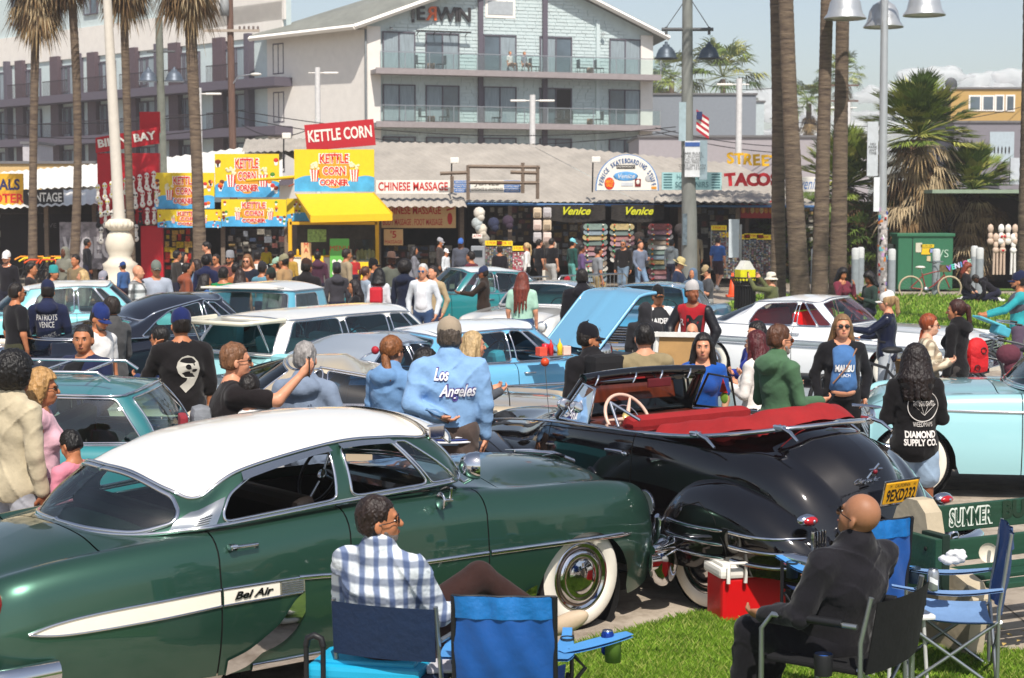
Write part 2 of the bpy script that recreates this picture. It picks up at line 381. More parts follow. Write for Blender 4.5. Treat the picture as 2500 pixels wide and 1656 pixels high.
def person(at,yaw=180.,label='',h=1.72,top='#222',sleeve='long',pants='#223',leg='long',skin='tan',hair='short',hcol='#1a120d',hat=None,hatcol='#1b2238',arms=('down','down'),head=0.,nod=0.,pose='stand',lean=0.,fat=0.,fem=False,glasses=False,hood=False,shoes='#dcdad4',hem=.80,collar=False,baggy=0.,group=None,bagc=None,bag=None,topmat=None,res=None,beard=None,open_jacket=None,seat=.44,tie=0.,roll=0.,mask=False,hlen=.3,twist=0.,cat='person',legsp=None,face=True):
 at=Vector(at);dist=math.hypot(at.x,at.y);rs=res or max(.0085,min(.026,dist*.0009))
 root=empty('person',at,R(yaw),label,cat,group)
 S=h/1.75;fk=1+fat
 zp=.93
 L={}
 if pose in('stand','walk'):
  L['pel']=V3(0,0,zp)
  if pose=='stand':
   sp=legsp if legsp is not None else .02
   L['kn']=[V3(-.1-sp,.03,.5),V3(.1+sp,.0,.5)];L['an']=[V3(-.11-sp*2,-.02,.09),V3(.12+sp*2,-.03,.09)]
  else:
   L['kn']=[V3(-.1,.2,.53),V3(.1,.03,.5)];L['an']=[V3(-.1,.22,.12),V3(.1,-.3,.16)]
 elif pose=='sit':
  L['pel']=V3(0,0,seat+.08);L['kn']=[V3(-.15,.42,seat+.08),V3(.15,.42,seat+.09)];L['an']=[V3(-.16,.46,.09),V3(.16,.5,.09)]
 elif pose=='sitout':
  L['pel']=V3(0,0,seat+.08);L['kn']=[V3(-.16,.42,seat+.15),V3(.15,.43,seat+.12)];L['an']=[V3(-.14,.8,.12),V3(.13,.78,.13)]
 elif pose=='kneel':
  L['pel']=V3(0,-.1,.28);L['kn']=[V3(-.14,.28,.12),V3(.14,.26,.13)];L['an']=[V3(-.1,-.16,.08),V3(.1,-.18,.08)]
 elif pose=='ground':
  L['pel']=V3(0,0,.12);L['kn']=[V3(-.14,.33,.42),V3(.14,.34,.38)];L['an']=[V3(-.12,.55,.08),V3(.15,.6,.08)]
 elif pose=='bike':
  L['pel']=V3(0,0,1.0);L['kn']=[V3(-.12,.3,.72),V3(.12,.22,.56)];L['an']=[V3(-.12,.25,.3),V3(.12,.1,.15)]
 pel=L['pel']
 if pose not in('stand','walk'):pass
 T=rotm(-lean,0,twist)
 def tp(x,y,z):return pel+T@V3(x,y,z-zp)
 sh=.185*(1+fat*.45)*(.9 if fem else 1)
 Hc=tp(0,.02,1.60);HR=T@rotm(nod,roll,head)
 neck0,neck1=tp(0,-.015,1.44),Hc+HR@V3(0,-.02,-.06)
 A=[]
 for s,nm in((-1,arms[0]),(1,arms[1])):
  U,Fo=nm if isinstance(nm,tuple) else ARM[nm]
  a=tp(s*sh,-.01,1.385);u=T@unit((s*U[0],U[1],U[2]));f=T@unit((s*Fo[0],Fo[1],Fo[2]))
  e=a+u*.285;wr=e+f*.245;A.append((a,e,wr,f,u,s))
 def P(v):return v*S
 SF=np.array([S,S,S])
 def fin(V):return V*S
 r2=rs/S
 # ---- body
 b=Field(.05)
 b.cap(neck0,neck1,.058*(1+fat*.5),.052,k=.03)
 b.ell(tp(0,0,1.27),V3(.145*fk,.10*fk,.19),T);b.ell(tp(0,.01,1.06),V3(.125*fk,.09*fk,.15),T);b.ell(tp(0,0,.95),V3(.14,.10,.11),T)
 b.cap(tp(-sh*.8,-.01,1.38),tp(sh*.8,-.01,1.38),.055)
 for s in(-1,1):b.cap(tp(s*.03,-.02,1.45),tp(s*sh*.85,-.01,1.40),.045,.04)
 gs=[b];hips=[tp(-.085,0,.92),tp(.085,0,.92)]
 for i in(0,1):
  g=Field(.02)
  g.cap(hips[i],L['kn'][i],.072*fk,.05);g.cap(L['kn'][i],L['an'][i],.048,.036)
  gs.append(g)
 for a,e,wr,f,u,s in A:
  g=Field(.02);g.cap(a,e,.046*(1+fat*.7),.038*(1+fat*.4));g.cap(e,wr,.038*(1+fat*.4),.026);gs.append(g)
 V,Q=mesh_fields(gs,max(r2,.011),.03)
 hf=Field(.025);hb=max(.0055,r2*.62)
 def hp(x,y,z):return Hc+HR@V3(x,y,z)
 hk=1+fat*.22
 hf.ell(hp(0,-.012,.035),V3(.076*hk,.096,.098),HR);hf.ell(hp(0,.018,-.035),V3(.060*hk,.070,.078),HR)
 hf.ell(hp(0,.05,-.075),V3(.034*hk,.032,.026),HR);hf.ell(hp(-.034,.052,-.02),V3(.026,.026,.028),HR);hf.ell(hp(.034,.052,-.02),V3(.026,.026,.028),HR)
 hf.cap(hp(0,.084,.024),hp(0,.106,-.018),.009,.0155,k=.012)
 hf.cap(hp(-.03,.078,.036),hp(.03,.078,.036),.012,k=.014)
 hf.ell(hp(0,.083,-.05),V3(.022,.012,.007),HR,k=.008);hf.ell(hp(0,.081,-.061),V3(.018,.012,.007),HR,k=.008)
 for s in(-1,1):hf.ell(hp(s*.078*hk,-.01,-.005),V3(.009,.020,.031),HR@rotm(0,0,s*20),k=.01)
 hf.cap(hp(0,-.02,-.05),neck0,.05,.056,k=.03)
 socks=[hp(s*.031,.098,.014) for s in(-1,1)]
 def sockets(F,X,Y,Z):
  for c in socks:
   d=np.sqrt((X-c[0])**2+(Y-c[1])**2+(Z-c[2])**2)-.0185
   hh=np.maximum(.012-np.abs(F+d),0)/.012
   F=np.maximum(F,-d)+hh*hh*.003
  return F
 V2,Q2=mesh_fields([hf],hb,mod=sockets if hb<.013 else None)
 mb=MB();sk=SKIN(skin)
 Vs=[V,V2];Qs=[Q,Q2+len(V)];nb=len(V)+len(V2)
 for a,e,wr,f,u,s in A:
  inner=unit(T@V3(-s,.25,0)) if f[2]<-.5 else unit(T@V3(-s*.5,0,.6) if f[2]<.5 else T@V3(-s*.6,-.5,0))
  hfld=hand_field(wr,f,inner,1.02 if not fem else .9,.4,s)
  V4,Q4=mesh_fields([hfld],max(.0048,min(.011,r2*.6)),pad=.005);Vs.append(V4);Qs.append(Q4+nb);nb+=len(V4)
 AV=np.concatenate(Vs)*S;AQ=np.concatenate(Qs)
 me=bpy.data.meshes.new('body');fv=[];ff=[]
 xb=MB();xb.add(AV,AQ.tolist(),sk,True)
 if hb<.012 and face:
  Tm=Matrix.Scale(S,4)@Matrix.Translation(Hc)@Matrix([list(r) for r in HR]).to_4x4()
  for s in(-1,1):
   xb.ell((s*.031,.074,.012),(.0125,.0105,.0052),M('#cfc6bd',.3,var=0),Tm,8);xb.ell((s*.031,.0805,.012),(.0062,.0055,.0052),M('#1d120c',.2,var=0),Tm,8)
   xb.ell((s*.032,.0865,.036),(.019,.007,.0042),M(hcol if hair not in('grey','bald') else '#5d5148',.8,var=0),Tm,8)
  xb.ell((0,.0925,-.0555),(.021,.006,.0075),M({'fair':'#b96a5e','light':'#b0604f','tan':'#97503f','brown':'#6e382c','dark':'#4a2620'}.get(skin,'#a05848'),.4,var=0),Tm,8)
 bo=xb.build('body',root,fix=False)
 # ---- shirt / jacket
 infl=.012+baggy*.012
 wv=nprs.uniform(0,6,4);amp=(.009+baggy*.004) if rs<.02 else 0.
 def folds(F,X,Y,Z):
  if amp:
   m1_=.55+.45*np.sin(6*Z+5*X+wv[2])*np.sin(7*X-4*Y+wv[0]);r1_=1-np.abs(np.sin(14*Z+9*X+1.6*np.sin(7*X+9*Y+wv[0])+wv[1]));r2_=1-np.abs(np.sin(-9*Z+15*X+6*Y+1.8*np.sin(8*Z+wv[3])))
   F=F-amp*1.15*r1_**5*m1_-amp*1.0*r2_**5*(1.1-m1_)+amp*.22*np.sin(40*Z+25*X+3*np.sin(14*Y+wv[2]))
  return F
 if top:
  t=Field(.06)
  t.ell(tp(0,0,1.26),V3(.15*fk+infl,.112*fk+infl,.20),T);t.ell(tp(0,.012+fat*.06,1.07),V3(.135*fk+infl+fat*.04,.10*fk+infl+fat*.09,.17),T)
  t.ell(tp(0,0,.95),V3(.152+infl+fat*.05,.112+infl+fat*.06,.13),T);t.cap(tp(-sh*.82,-.01,1.375),tp(sh*.82,-.01,1.375),.06+infl*.4)
  for s in(-1,1):t.cap(tp(s*.04,-.02,1.435),tp(s*sh*.9,-.01,1.395),.052+infl*.3,.045+infl*.3)
  hi=hood or collar;t.cap(tp(0,-.015,1.41),tp(0,-.01,1.475 if hi else 1.445),.074+(.02+fat*.03 if hi else 0),.066+(.02+fat*.02 if hi else 0),k=.03)
  if fem:
   for s in(-1,1):t.ell(tp(s*.07,.105+fat*.07,1.24),V3(.068,.06,.066)*(1+fat*.4),T,k=.05)
  if hood and hood!='up':t.ell(tp(0,-.11,1.42),V3(.135,.065,.085),T@rotm(-25,0,0),k=.03)
  if baggy:t.ell(tp(0,0,.88),V3(.165+infl,.12+infl,.14),T)
  if hem<.79 and fem:t.ell(tp(0,-.03,.88),V3(.195,.165,.15),T)
  ts=[t]
  for a,e,wr,f,u,s in A:
   g=Field(.02);ar=.054*(1+fat*.38)+infl*.55
   if sleeve=='long':g.cap(a,e,ar,ar*.84);g.cap(e,wr-f*.01,ar*.84,.036+infl*.4)
   elif sleeve=='push':g.cap(a,e,ar,ar*.84);g.cap(e,e+(wr-e)*.4,ar*.84,.045)
   elif sleeve=='short':g.cap(a,a+(e-a)*.72,ar,ar*.98)
   elif sleeve=='none':g.cap(a,a+(e-a)*.05,ar*.9,ar*.7)
   ts.append(g)
  hemz=tp(0,0,hem);up=T@V3(0,0,1)
  def cut(F,X,Y,Z):
   F=folds(F,X,Y,Z)
   d=-((X-hemz[0])*up[0]+(Y-hemz[1])*up[1]+(Z-hemz[2])*up[2])
   tor=np.abs((X-tp(0,0,1)[0]))<(.3 if sleeve!='none' else 1)
   F=np.where(tor&(np.abs(Y-hemz[1])<.34),np.maximum(F,d),F)
   if not hi:c0=tp(0,0,1.45);zz=(X-c0[0])*up[0]+(Y-c0[1])*up[1]+(Z-c0[2])*up[2];yy=(X-c0[0])*T[0,1]+(Y-c0[1])*T[1,1]+(Z-c0[2])*T[2,1];F=np.where(np.sqrt((X-c0[0])**2+yy**2)<.085,np.maximum(F,zz+.45*np.maximum(yy-.01,-.02)),F)
   return F
  V,Q=mesh_fields(ts,r2,.03,cut)
  so_=to_obj('hoodie' if hood else('jacket' if collar or open_jacket else 'shirt'),V*S,Q,topmat or fabric(top),root)
  if open_jacket:
   g=Field(.05);g.ell(tp(0,.034+fat*.06,1.24),V3(.155*fk,.115*fk+infl,.20),T);g.ell(tp(0,.038+fat*.09,1.06),V3(.14*fk+fat*.03,.108*fk+infl+fat*.07,.16),T)
   if fem:[g.ell(tp(s*.065,.125+fat*.07,1.24),V3(.07,.055,.066)*(1+fat*.4),T,k=.04) for s in(-1,1)]
   ax_=T[:,0];V,Q=mesh_fields([g],r2,mod=lambda F,X,Y,Z:np.maximum(folds(F,X,Y,Z),np.abs(X*ax_[0]+Y*ax_[1]+(Z-zp)*ax_[2])-(.115 if fem else .085)-.15*(1.2-Z)*(Z<1.2)));to_obj('shirt',V*S,Q,fabric(open_jacket),root)
   # ---- trousers / skirt
 if pants:
  pr=.010+min(baggy,.4)*.012;gl=[]
  g=Field(.05);g.ell(tp(0,-.005,.93),V3(.155*(1+fat*.6),.118*(1+fat*.6),.13)+pr,T)
  if fem:g.ell(tp(0,-.035,.9),V3(.15,.09,.10)*(1+fat*.3),T)
  gl.append(g)
  for i in(0,1):
   g=Field(.03);kn,an=L['kn'][i],L['an'][i]
   if leg=='short':e2=hips[i]+(kn-hips[i])*.72;g.cap(hips[i],e2,.088*fk+pr,.085*fk+pr)
   elif leg=='kneelong':g.cap(hips[i],kn,.09*fk+pr,.078+pr);g.cap(kn,kn+(an-kn)*.2,.078+pr,.07+pr)
   else:g.cap(hips[i],kn,.085*fk+pr,.062+pr);g.cap(kn,an+(kn-an)*.08,.062+pr,.047+pr*1.4)
   gl.append(g)
  V,Q=mesh_fields(gl,r2,.03,folds);to_obj('trousers' if leg=='long' else 'shorts',V*S,Q,fabric(pants),root)
  # ---- shoes
 if pose!='bike' or True:
  for i in(0,1):
   an=L['an'][i];g=Field(.03)
   toe=V3(0,.15,-.04)
   if pose=='kneel':toe=V3(0,-.13,-.02)
   if pose=='sitout':toe=V3(0,.05,.14)
   if pose=='walk' and i==1:toe=V3(0,.13,-.1)
   g.cap(an+V3(0,-.05,-.04),an+toe,.042,.038);g.cap(an+V3(0,-.02,0),an+V3(0,0,.03),.042,.046)
   V,Q=mesh_fields([g],max(r2,.01));to_obj('shoe',V*S,Q,M(shoes,.6),root)
   # ---- hair
 hr=max(.006,r2*.75);HM=M(hcol,.45,var=.45,scale=30,bump=.8,bscale=55,stretch=(1,1,.22),spec=.5)
 def curlmod(a,fr):
  def m(F,X,Y,Z):
   return F+a*np.sin(X*fr+2*np.sin(Z*fr*.6))*np.sin(Y*fr+1)*np.sin(Z*fr+2)+a*.5*np.sin(X*fr*1.9+1)*np.sin(Z*fr*2.1)
  return m
 if hair and hair!='bald' and hair!='none':
  g=Field(.02);th={'short':.007,'buzz':.004,'afro':.05,'curly':.03}.get(hair,.014)
  g.ell(hp(0,-.02,.045),V3(.077*hk+th,.096+th,.097+th),HR)
  if hair in('short','buzz'):g.ell(hp(0,-.045,-.01),V3(.074*hk+th,.062+th,.065),HR)
  fw=HR@V3(0,1,.0);fc=hp(0,.052 if hair!='buzz' else .045,0);dn=HR@V3(0,.0,-1)
  fz=hp(0,0,.078)
  def facecut(F,X,Y,Z):
   if hair in('short','tail','bun','lowtail') and rs<.017:F=curlmod(.0045,150)(F,X,Y,Z)+.003*np.sin(75*X+2*np.sin(40*Z))*np.sin(60*Y)
   if hair in('afro','curly','long','wavy') and rs<.03:F=curlmod(.006 if hair in('afro','curly') else .0035,95 if hair!='long' else 120)(F,X,Y,Z)
   dy=(X-fc[0])*fw[0]+(Y-fc[1])*fw[1]+(Z-fc[2])*fw[2]
   dz=(X-fz[0])*dn[0]+(Y-fz[1])*dn[1]+(Z-fz[2])*dn[2]
   wedge=np.minimum(dy+.25*np.minimum(dz,0.1),dz)
   F=np.maximum(F,wedge)
   if hair in('short','buzz'):
    ey=dy+.048;F=np.maximum(F,np.minimum(ey,dz-.055));F=np.maximum(F,dz-.132+.25*np.abs(dy+.1))
   return F
  gl=[g]
  if hair in('long','wavy','curly'):
   n=7;Lh=hlen
   for i in range(n):
    a=math.pi*(i/(n-1));cx,cy=math.cos(a),-math.sin(a)
    p0=hp(cx*.07,-.02+cy*.07,.03);p1=tp(cx*.105,-.055+cy*.08,1.46);
    p2=tp(cx*.11,-.085+cy*.095+rnd.uniform(-.01,.01),1.46-Lh*(.9+.2*rnd.random()))
    g2=Field(.02);rr=.034 if hair!='curly' else .052
    g2.cap(p0,p1,rr+.004,rr);g2.cap(p1,p2,rr,rr*.45);gl.append(g2)
   if open_jacket is None and hair!='curly' and fem:
    for s in(-1,1):
     g2=Field(.02);g2.cap(hp(s*.078,.01,.02),tp(s*.1,.03,1.44),.024,.028);g2.cap(tp(s*.1,.03,1.44),tp(s*.1,.11,1.44-Lh*.6),.028,.014);gl.append(g2)
  V,Q=mesh_fields(gl,hr if hair!='x' else hr,.02,facecut);to_obj('hair',V*S,Q,HM,root)
  if hair in('tail','bun','braid','lowtail'):
   g=Field(.02)
   if hair=='tail':g.ell(hp(0,-.12,.07),V3(.03,.03,.03));g.cap(hp(0,-.14,.05),hp(0,-.16,-.12),.034,.028);g.cap(hp(0,-.16,-.12),tp(0,-.12,1.44-hlen*.6),.028,.01)
   if hair=='bun':g.ell(hp(0,-.10,.09),V3(.045,.045,.04))
   if hair=='lowtail':g.cap(hp(0,-.1,-.03),tp(.04,-.1,1.46),.036,.04);g.cap(tp(.04,-.1,1.46),tp(.1,-.14,1.44-hlen),.04,.014)
   if hair=='braid':
    for q in range(7):g.ell(hp(0,-.09-.008*q,-.06)+T@V3(.0,0,-.042*q),V3(.024,.022,.028)*(1-.05*q))
   V,Q=mesh_fields([g],hr,mod=curlmod(.004,120));to_obj('ponytail' if hair!='bun' else 'bun',V*S,Q,HM,root)
 if beard:
  g=Field(.02);g.ell(hp(0,.045,-.075),V3(.05,.044,.035),HR);g.cap(hp(-.056,.025,-.04),hp(-.03,.06,-.085),.015,.017);g.cap(hp(.056,.025,-.04),hp(.03,.06,-.085),.015,.017)
  V,Q=mesh_fields([g],hr);to_obj('beard',V*S,Q,M(beard,.9,var=.3,scale=60,bump=.6),root)
 if mask:
  g=Field(.02);g.ell(hp(0,.055,-.05),V3(.05,.05,.045),HR);V,Q=mesh_fields([g],hr);to_obj('face_mask',V*S,Q,fabric('#8fb2c4'),root)
 Tm=Matrix.Scale(S,4)@Matrix.Translation(Hc)@Matrix([list(r) for r in HR]).to_4x4()
 if hood=='up':
  g=Field(.03);g.ell(hp(0,-.03,.03),V3(.10,.125,.128),HR);g.cap(hp(0,-.04,-.06),tp(0,-.02,1.42),.1,.11)
  fc2=hp(0,.055,0);fw2=HR@V3(0,1,0)
  V,Q=mesh_fields([g],hr,mod=lambda F,X,Y,Z:np.maximum(folds(F,X,Y,Z),(X-fc2[0])*fw2[0]+(Y-fc2[1])*fw2[1]+(Z-fc2[2])*fw2[2]));to_obj('hood',V*S,Q,topmat or fabric(top),root)
 if hat:
  m=fabric(hatcol,bump=.15);c=MB();n=20
  if hat in('cap','backcap'):
   fl=1 if hat=='cap' else-1
   prof=[(.97,-.005),(.98,.03),(.92,.066),(.74,.100),(.42,.120),(.0,.126)]
   P_=[[(.087*hk*q*math.cos(a),-.012+.106*q*math.sin(a),.045+z-(.012*fl*math.sin(a))) for a in[2*math.pi*k/n for k in range(n)]] for q,z in prof]
   c.grid(P_,m,True,close_v=True,T=Tm);c.ell((0,-.012,.187),(.008,.008,.005),m,Tm,8)
   c.build('cap',root)
   br=MB();B_=[]
   for i in range(6):
    t=i/5;B_.append([(.075*(1-.22*t**2)*math.sin(a)*1.02,fl*(.062*math.cos(a*.9)+.02+t*.072*(math.cos(a)**.5 if math.cos(a)>0 else 0)),.034-.016*t-.016*math.sin(a)**2) for a in[R(-84+168*k/12) for k in range(13)]])
   B2=[[(x,y,z-.004) for x,y,z in row] for row in B_]
   br.grid(B_,m,True,T=Tm);br.grid(B2,m,True,T=Tm,flip=True);br.build('cap_brim',root,fix=False)
  else:
   dz,bw,hh_={'bucket':(.02,.045,.10),'brim':(.03,.07,.12),'cowboy':(.03,.08,.13),'beanie':(.0,.004,.12),'helmet':(0.,.01,.12)}[hat]
   prof=[(1+bw*10,dz-.035 if hat=='bucket' else dz),(1.02,.03),(1.0,.05),(.9,.04+hh_*.8),(.6,.04+hh_),(0,.045+hh_)]
   P_=[[((.087*q)*math.cos(a),-.012+.103*q*math.sin(a),z+.02+(.025*abs(math.cos(a)) if hat=='cowboy' and i==0 else 0)) for a in[2*math.pi*k/n for k in range(n)]] for i,(q,z) in enumerate(prof)]
   c.grid(P_,m,True,close_v=True,T=Tm);c.build('hat',root)
 if glasses:
  gm=M('#0c0a0a',.08,var=0,spec=.8) if glasses is True else M(glasses,.05,var=0,metal=.6);c=MB()
  for s in(-1,1):
   c.ell((s*.032,.098,.013),(.026,.006,.019),gm,Tm,12)
   c.tube([(s*.056,.09,.018),(s*.078*hk,.05,.016),(s*.084*hk,-.005,.012)],.0028,M('#161010',.3,var=0),5,Tm)
  c.tube([(-.01,.101,.02),(.01,.101,.02)],.003,gm,5,Tm);c.build('sunglasses',root)
 info=dict(root=root,S=S,tp=lambda x,y,z:Vector((tp(x,y,z)*S).tolist()),hand=[Vector(((wr+f*.08)*S).tolist()) for a,e,wr,f,u,s in A],wrist=[Vector((wr*S).tolist()) for a,e,wr,f,u,s in A],T=T,head=Tm,shirt=so_ if top else None)
 return info
def world(info,p):return info['root'].matrix_basis@Vector(p)
def decal(info,s,z,size,mat,front=False,dx=0.,width=None,bold=.0,shear=0.,part='print',target=None,off=.008):
 """lettering laid on the back or chest of a shirt"""
 tgt=target or info['shirt'];me=tgt.data
 bvh=BVHTree.FromPolygons([v.co[:] for v in me.vertices],[p.vertices[:] for p in me.polygons])
 tm=text_mesh(s,size,mat,width=width,bold=bold,shear=shear) if isinstance(s,str) else s
 c=info['tp'](0,0,z);sg=1 if front else-1
 for v in tm.vertices:
  x=(v.co.x+dx)*(-sg)
  hit=bvh.ray_cast(Vector((c.x+x,c.y+sg*.6,c.z+v.co.y)),Vector((0,-sg,0)))[0]
  y=hit.y if hit else c.y+sg*.13
  v.co=Vector((c.x+x,y+sg*off,c.z+v.co.y))
 tm.update();o=link(part,tm,info['root']);return o
def phone(info,k=1,hcol='#15151a',label='dark smartphone held in a hand',up=0):
 p=world(info,info['hand'][k]);b=MB();b.rbox((0,0,0),(.072,.009,.15),M(hcol,.15),r=.004)
 o=b.build('smartphone');o.location=p;o.rotation_euler=(R(-50 if not up else 0),0,info['root'].rotation_euler.z);tag(o,label,'phone');return o
 # ------------------------------------------------------------------ cars
def wheel(parent,x,y,r,side,cap=CHROME,ww=True,w=.17,n=40,inner=None,gold=False):
 """side -1: outer face towards -y (the car's right)"""
 T=tr(x,y,r)@rot('X',R(90)*(1 if side<0 else-1))
 t=MB();h=w/2
 t.lathe([(r*.62,h*.75),(r*.70,h*.98),(r*.86,h),(r*.96,h*.82),(r,h*.45),(r,-h*.45),(r*.96,-h*.8),(r*.8,-h),(r*.6,-h*.7)],RUBBER,n,T)
 if r*n>10:
  for k in range(n*2):
   a=math.pi*k/n;t.box((0,0,0),(.012,w*.62,.012),RUBBER,T@rot('Z',a)@tr(r,0,0)@rot('X',R(90)))
 o=t.build('wheel',parent,fix=False)
 if ww:
  q=MB();q.lathe([(r*.66,h*.93),(r*.71,h+.006),(r*.86,h+.007),(r*.925,h*.93)],WHITEWALL,n,T);q.build('whitewall',o,fix=False)
 c=MB()
 c.lathe([(r*.66,h*.86),(r*.64,h*.99),(r*.60,h*.9),(r*.55,h*.82)],cap,n,T)
 c.build('rim',o,fix=False);c=MB();
 c.lathe([(r*.57,h*.78),(r*.53,h*.95),(r*.50,h*.86)],M('#8a7a74',.22,.9,var=0) if not gold else M('#c9a24a',.2,1.,var=0),n,T)
 c.lathe([(r*.51,h*.86),(r*.47,h*1.02),(r*.42,h*1.05),(r*.38,h*.96),(r*.3,h*1.1),(r*.16,h*1.24),(0.001,h*1.28)],cap,n,T)
 c.build('hubcap',o,fix=False)
 return o
def inpoly(px,py,poly):
 poly=np.asarray(poly);n=len(poly);ins=np.zeros(np.shape(px),bool);j=n-1
 for i in range(n):
  xi,yi=poly[i];xj,yj=poly[j]
  c=((yi>py)!=(yj>py))&(px<(xj-xi)*(py-yi)/(yj-yi+1e-12)+xi);ins^=c;j=i
 return ins
class Car:
 def __init__(s,name,label,at,ang,group='classic cars on show in the plaza',cat='classic car'):
  s.root=empty(name,at,ang,label,cat,group);s.H=None
 def body(s,wb,xr,xf,sill,W,ZS,ZT,YI=None,ZI=None,rs=.10,hr=.16,arch=(.40,.40),archz=(.34,.34),r=.34,mat=None,tuck=.05,doors=(),hood_x=None,deck_x=None,low=None,lowz=None,step=.05,hole=None,bellyz=.3,hoodmat=None,nohood=False,gap=.005,hoodw=.62,deckw=.6,endmat=None,drop=True,upper=None):
  s.wb,s.r,s.mat=wb,r,mat
  s.fW,s.fS,s.fT=spl(*zip(*W)),spl(*zip(*ZS)),spl(*zip(*ZT));s.sill=spl(*zip(*sill)) if hasattr(sill,'__len__') else(lambda x:np.full(np.shape(x),sill) if np.ndim(x) else sill)
  s.fYI=spl(*zip(*YI)) if YI else None;s.fZI=spl(*zip(*ZI)) if ZI else None
  s.rs,s.hr,s.tuck=rs,hr,tuck;s.frs=spl(*zip(*rs)) if hasattr(rs,'__len__') else(lambda x:rs)
  ax=[(wb/2,arch[0],archz[0]),(-wb/2,arch[1],archz[1])];s.ax=ax
  xs=list(np.arange(xr,xf,step))+[xf]
  for xc,ra,za in ax:
   if ra:xs+=[xc+ra*math.cos(a) for a in np.linspace(0,math.pi,15)]
  cuts=sorted(set([d for dd in doors for d in dd]+([hood_x] if hood_x else[])+([deck_x] if deck_x else[])))
  xs=[x for x in xs if all(abs(x-c)>.02 for c in cuts)]
  for c in cuts:xs+=[c-gap,c+gap]
  xs=np.array(sorted(xs));keep=[0]
  for i in range(1,len(xs)):
   if xs[i]-xs[keep[-1]]>.004:keep.append(i)
  xs=xs[keep];NS,NQ,NT=9,7,12
  P=np.zeros((len(xs),NS+NQ+NT,3))
  for i,x in enumerate(xs):P[i]=s.section(x,NS,NQ,NT)
  s.xs=xs;ctr=(xs[:-1]+xs[1:])/2;ns=NS+NQ-1
  dcuts=set(d for dd in doors for d in dd)
  iscut=np.array([any(abs(c-q)<gap*.9 for q in dcuts) for c in ctr]);topcut=np.array([any(abs(c-q)<gap*.9 for q in cuts if q in(hood_x,deck_x)) for c in ctr])
  for q in dcuts:
   b=MB();zz=np.linspace(s.bottom(q)+.01,float(s.fS(q))-.03,12)
   for sg in(1,-1):b.grid([[(q+dx,sg*(s.side_y(q,z)-.014),z) for z in zz] for dx in(-.03,.03)],M('#070707',.8,var=0),True)
   b.build('door_gap_liner',s.root)  # dark strip added behind the door gap to keep sunlight from leaking through
  parts={}
  def faces(sel,name,mt,js,sides=(1,-1)):
   for sg in sides:
    b=MB();ids={};vs=[];fs=[]
    for i in np.where(sel)[0]:
     for j in js:
      if j>=ns and s_hole(P[i:i+2,j:j+2]):continue
      q=[]
      for a,c in((i,j),(i+1,j),(i+1,j+1),(i,j+1)):
       if(a,c) not in ids:ids[(a,c)]=len(vs);v=P[a,c];vs.append((v[0],v[1]*sg,v[2]))
       q.append(ids[(a,c)])
      fs.append(q if sg<0 else q[::-1])
    if fs:
     if name in('hood','trunk_lid','deck'):parts.setdefault(name,[]).append((vs,fs,mt))
     else:b.add(vs,fs,mt,True);b.build(name,s.root,fix=False)
  def s_hole(q):
   if hole is None:return False
   c=q.reshape(-1,3).mean(0);return inpoly(c[0],abs(c[1]),hole)
  upper=upper
  allj=range(NS+NQ-1+NT-1);side=range(ns);topj=range(ns,ns+NT)
  topj=[j for j in topj if j<P.shape[1]-1]
  dsel=np.zeros(len(ctr),bool)
  for a,b_ in doors:
   q=(ctr>a)&(ctr<b_)&~iscut;dsel|=q;faces(q,'door',mat,side)
  mx=max([b_ for a,b_ in doors]) if doors else 0;mn=min([a for a,b_ in doors]) if doors else 0
  faces((ctr>mx)&~iscut,'front_fender',mat,side);faces((ctr<mn)&~iscut,'rear_quarter_panel',mat,side)
  hm=hoodmat or mat
  hx=hood_x or mx;dx=deck_x or mn
  if not nohood:faces((ctr>hx)&~topcut,'hood',hm,topj)
  faces((ctr<dx)&~topcut,'trunk_lid',mat,topj);faces((ctr<=hx)&(ctr>=dx)&~topcut,'deck',mat,topj)
  for nm,ls in parts.items():
   b=MB()
   for vs_,fs_,mt in ls:b.add(vs_,fs_,mt,True)
   b.build(nm,s.root,fix=False)
  b=MB()
  for i,fl in((0,False),(-1,True)):
   q=P[i];vs_=[tuple(v) for v in q]+[(v[0],-v[1],v[2]) for v in q[::-1]]
   b.add(vs_,[list(range(len(vs_)))],endmat or mat,False)
  b.build('end_panel',s.root)
  b=MB();b.box(((xr+xf)/2,0,bellyz+.0),(xf-xr-.3,1.25,.12),M('#0d0c0c',.9,var=0))
  for xc,ra,za in ax:
   for sg in(1,-1):b.lathe([(r*1.12,-.22),(r*1.12,.0)],M('#0d0c0c',.9,var=0),20,tr(xc,sg*(s.fW(xc)-.1),za)@rot('X',R(90)*(-sg)))
  b.build('underbody',s.root)
  return s
 def bottom(s,x):
  z=float(s.sill(x))
  for xc,ra,za in s.ax:
   if ra and abs(x-xc)<ra:z=max(z,za+math.sqrt(max(ra*ra-(x-xc)**2,0))*1.0 if True else z)
  return z
 def side_y(s,x,z):
  w,zs=float(s.fW(x)),float(s.fS(x));hr=min(s.hr,zs*.5);z1=zs-hr
  rs=min(float(s.frs(x)),w*.9);zm=.55
  y=w-s.tuck*max(0,(zm-z)/.35)**2-.018*max(0,(z-zm)/(z1-zm+.01))**2*(z<z1 and z>zm and z1>zm+.02)-.018*(z>=z1)
  if z>z1:y-=rs*(1-math.sqrt(max(0,1-min(1,(z-z1)/hr)**2)))
  return y
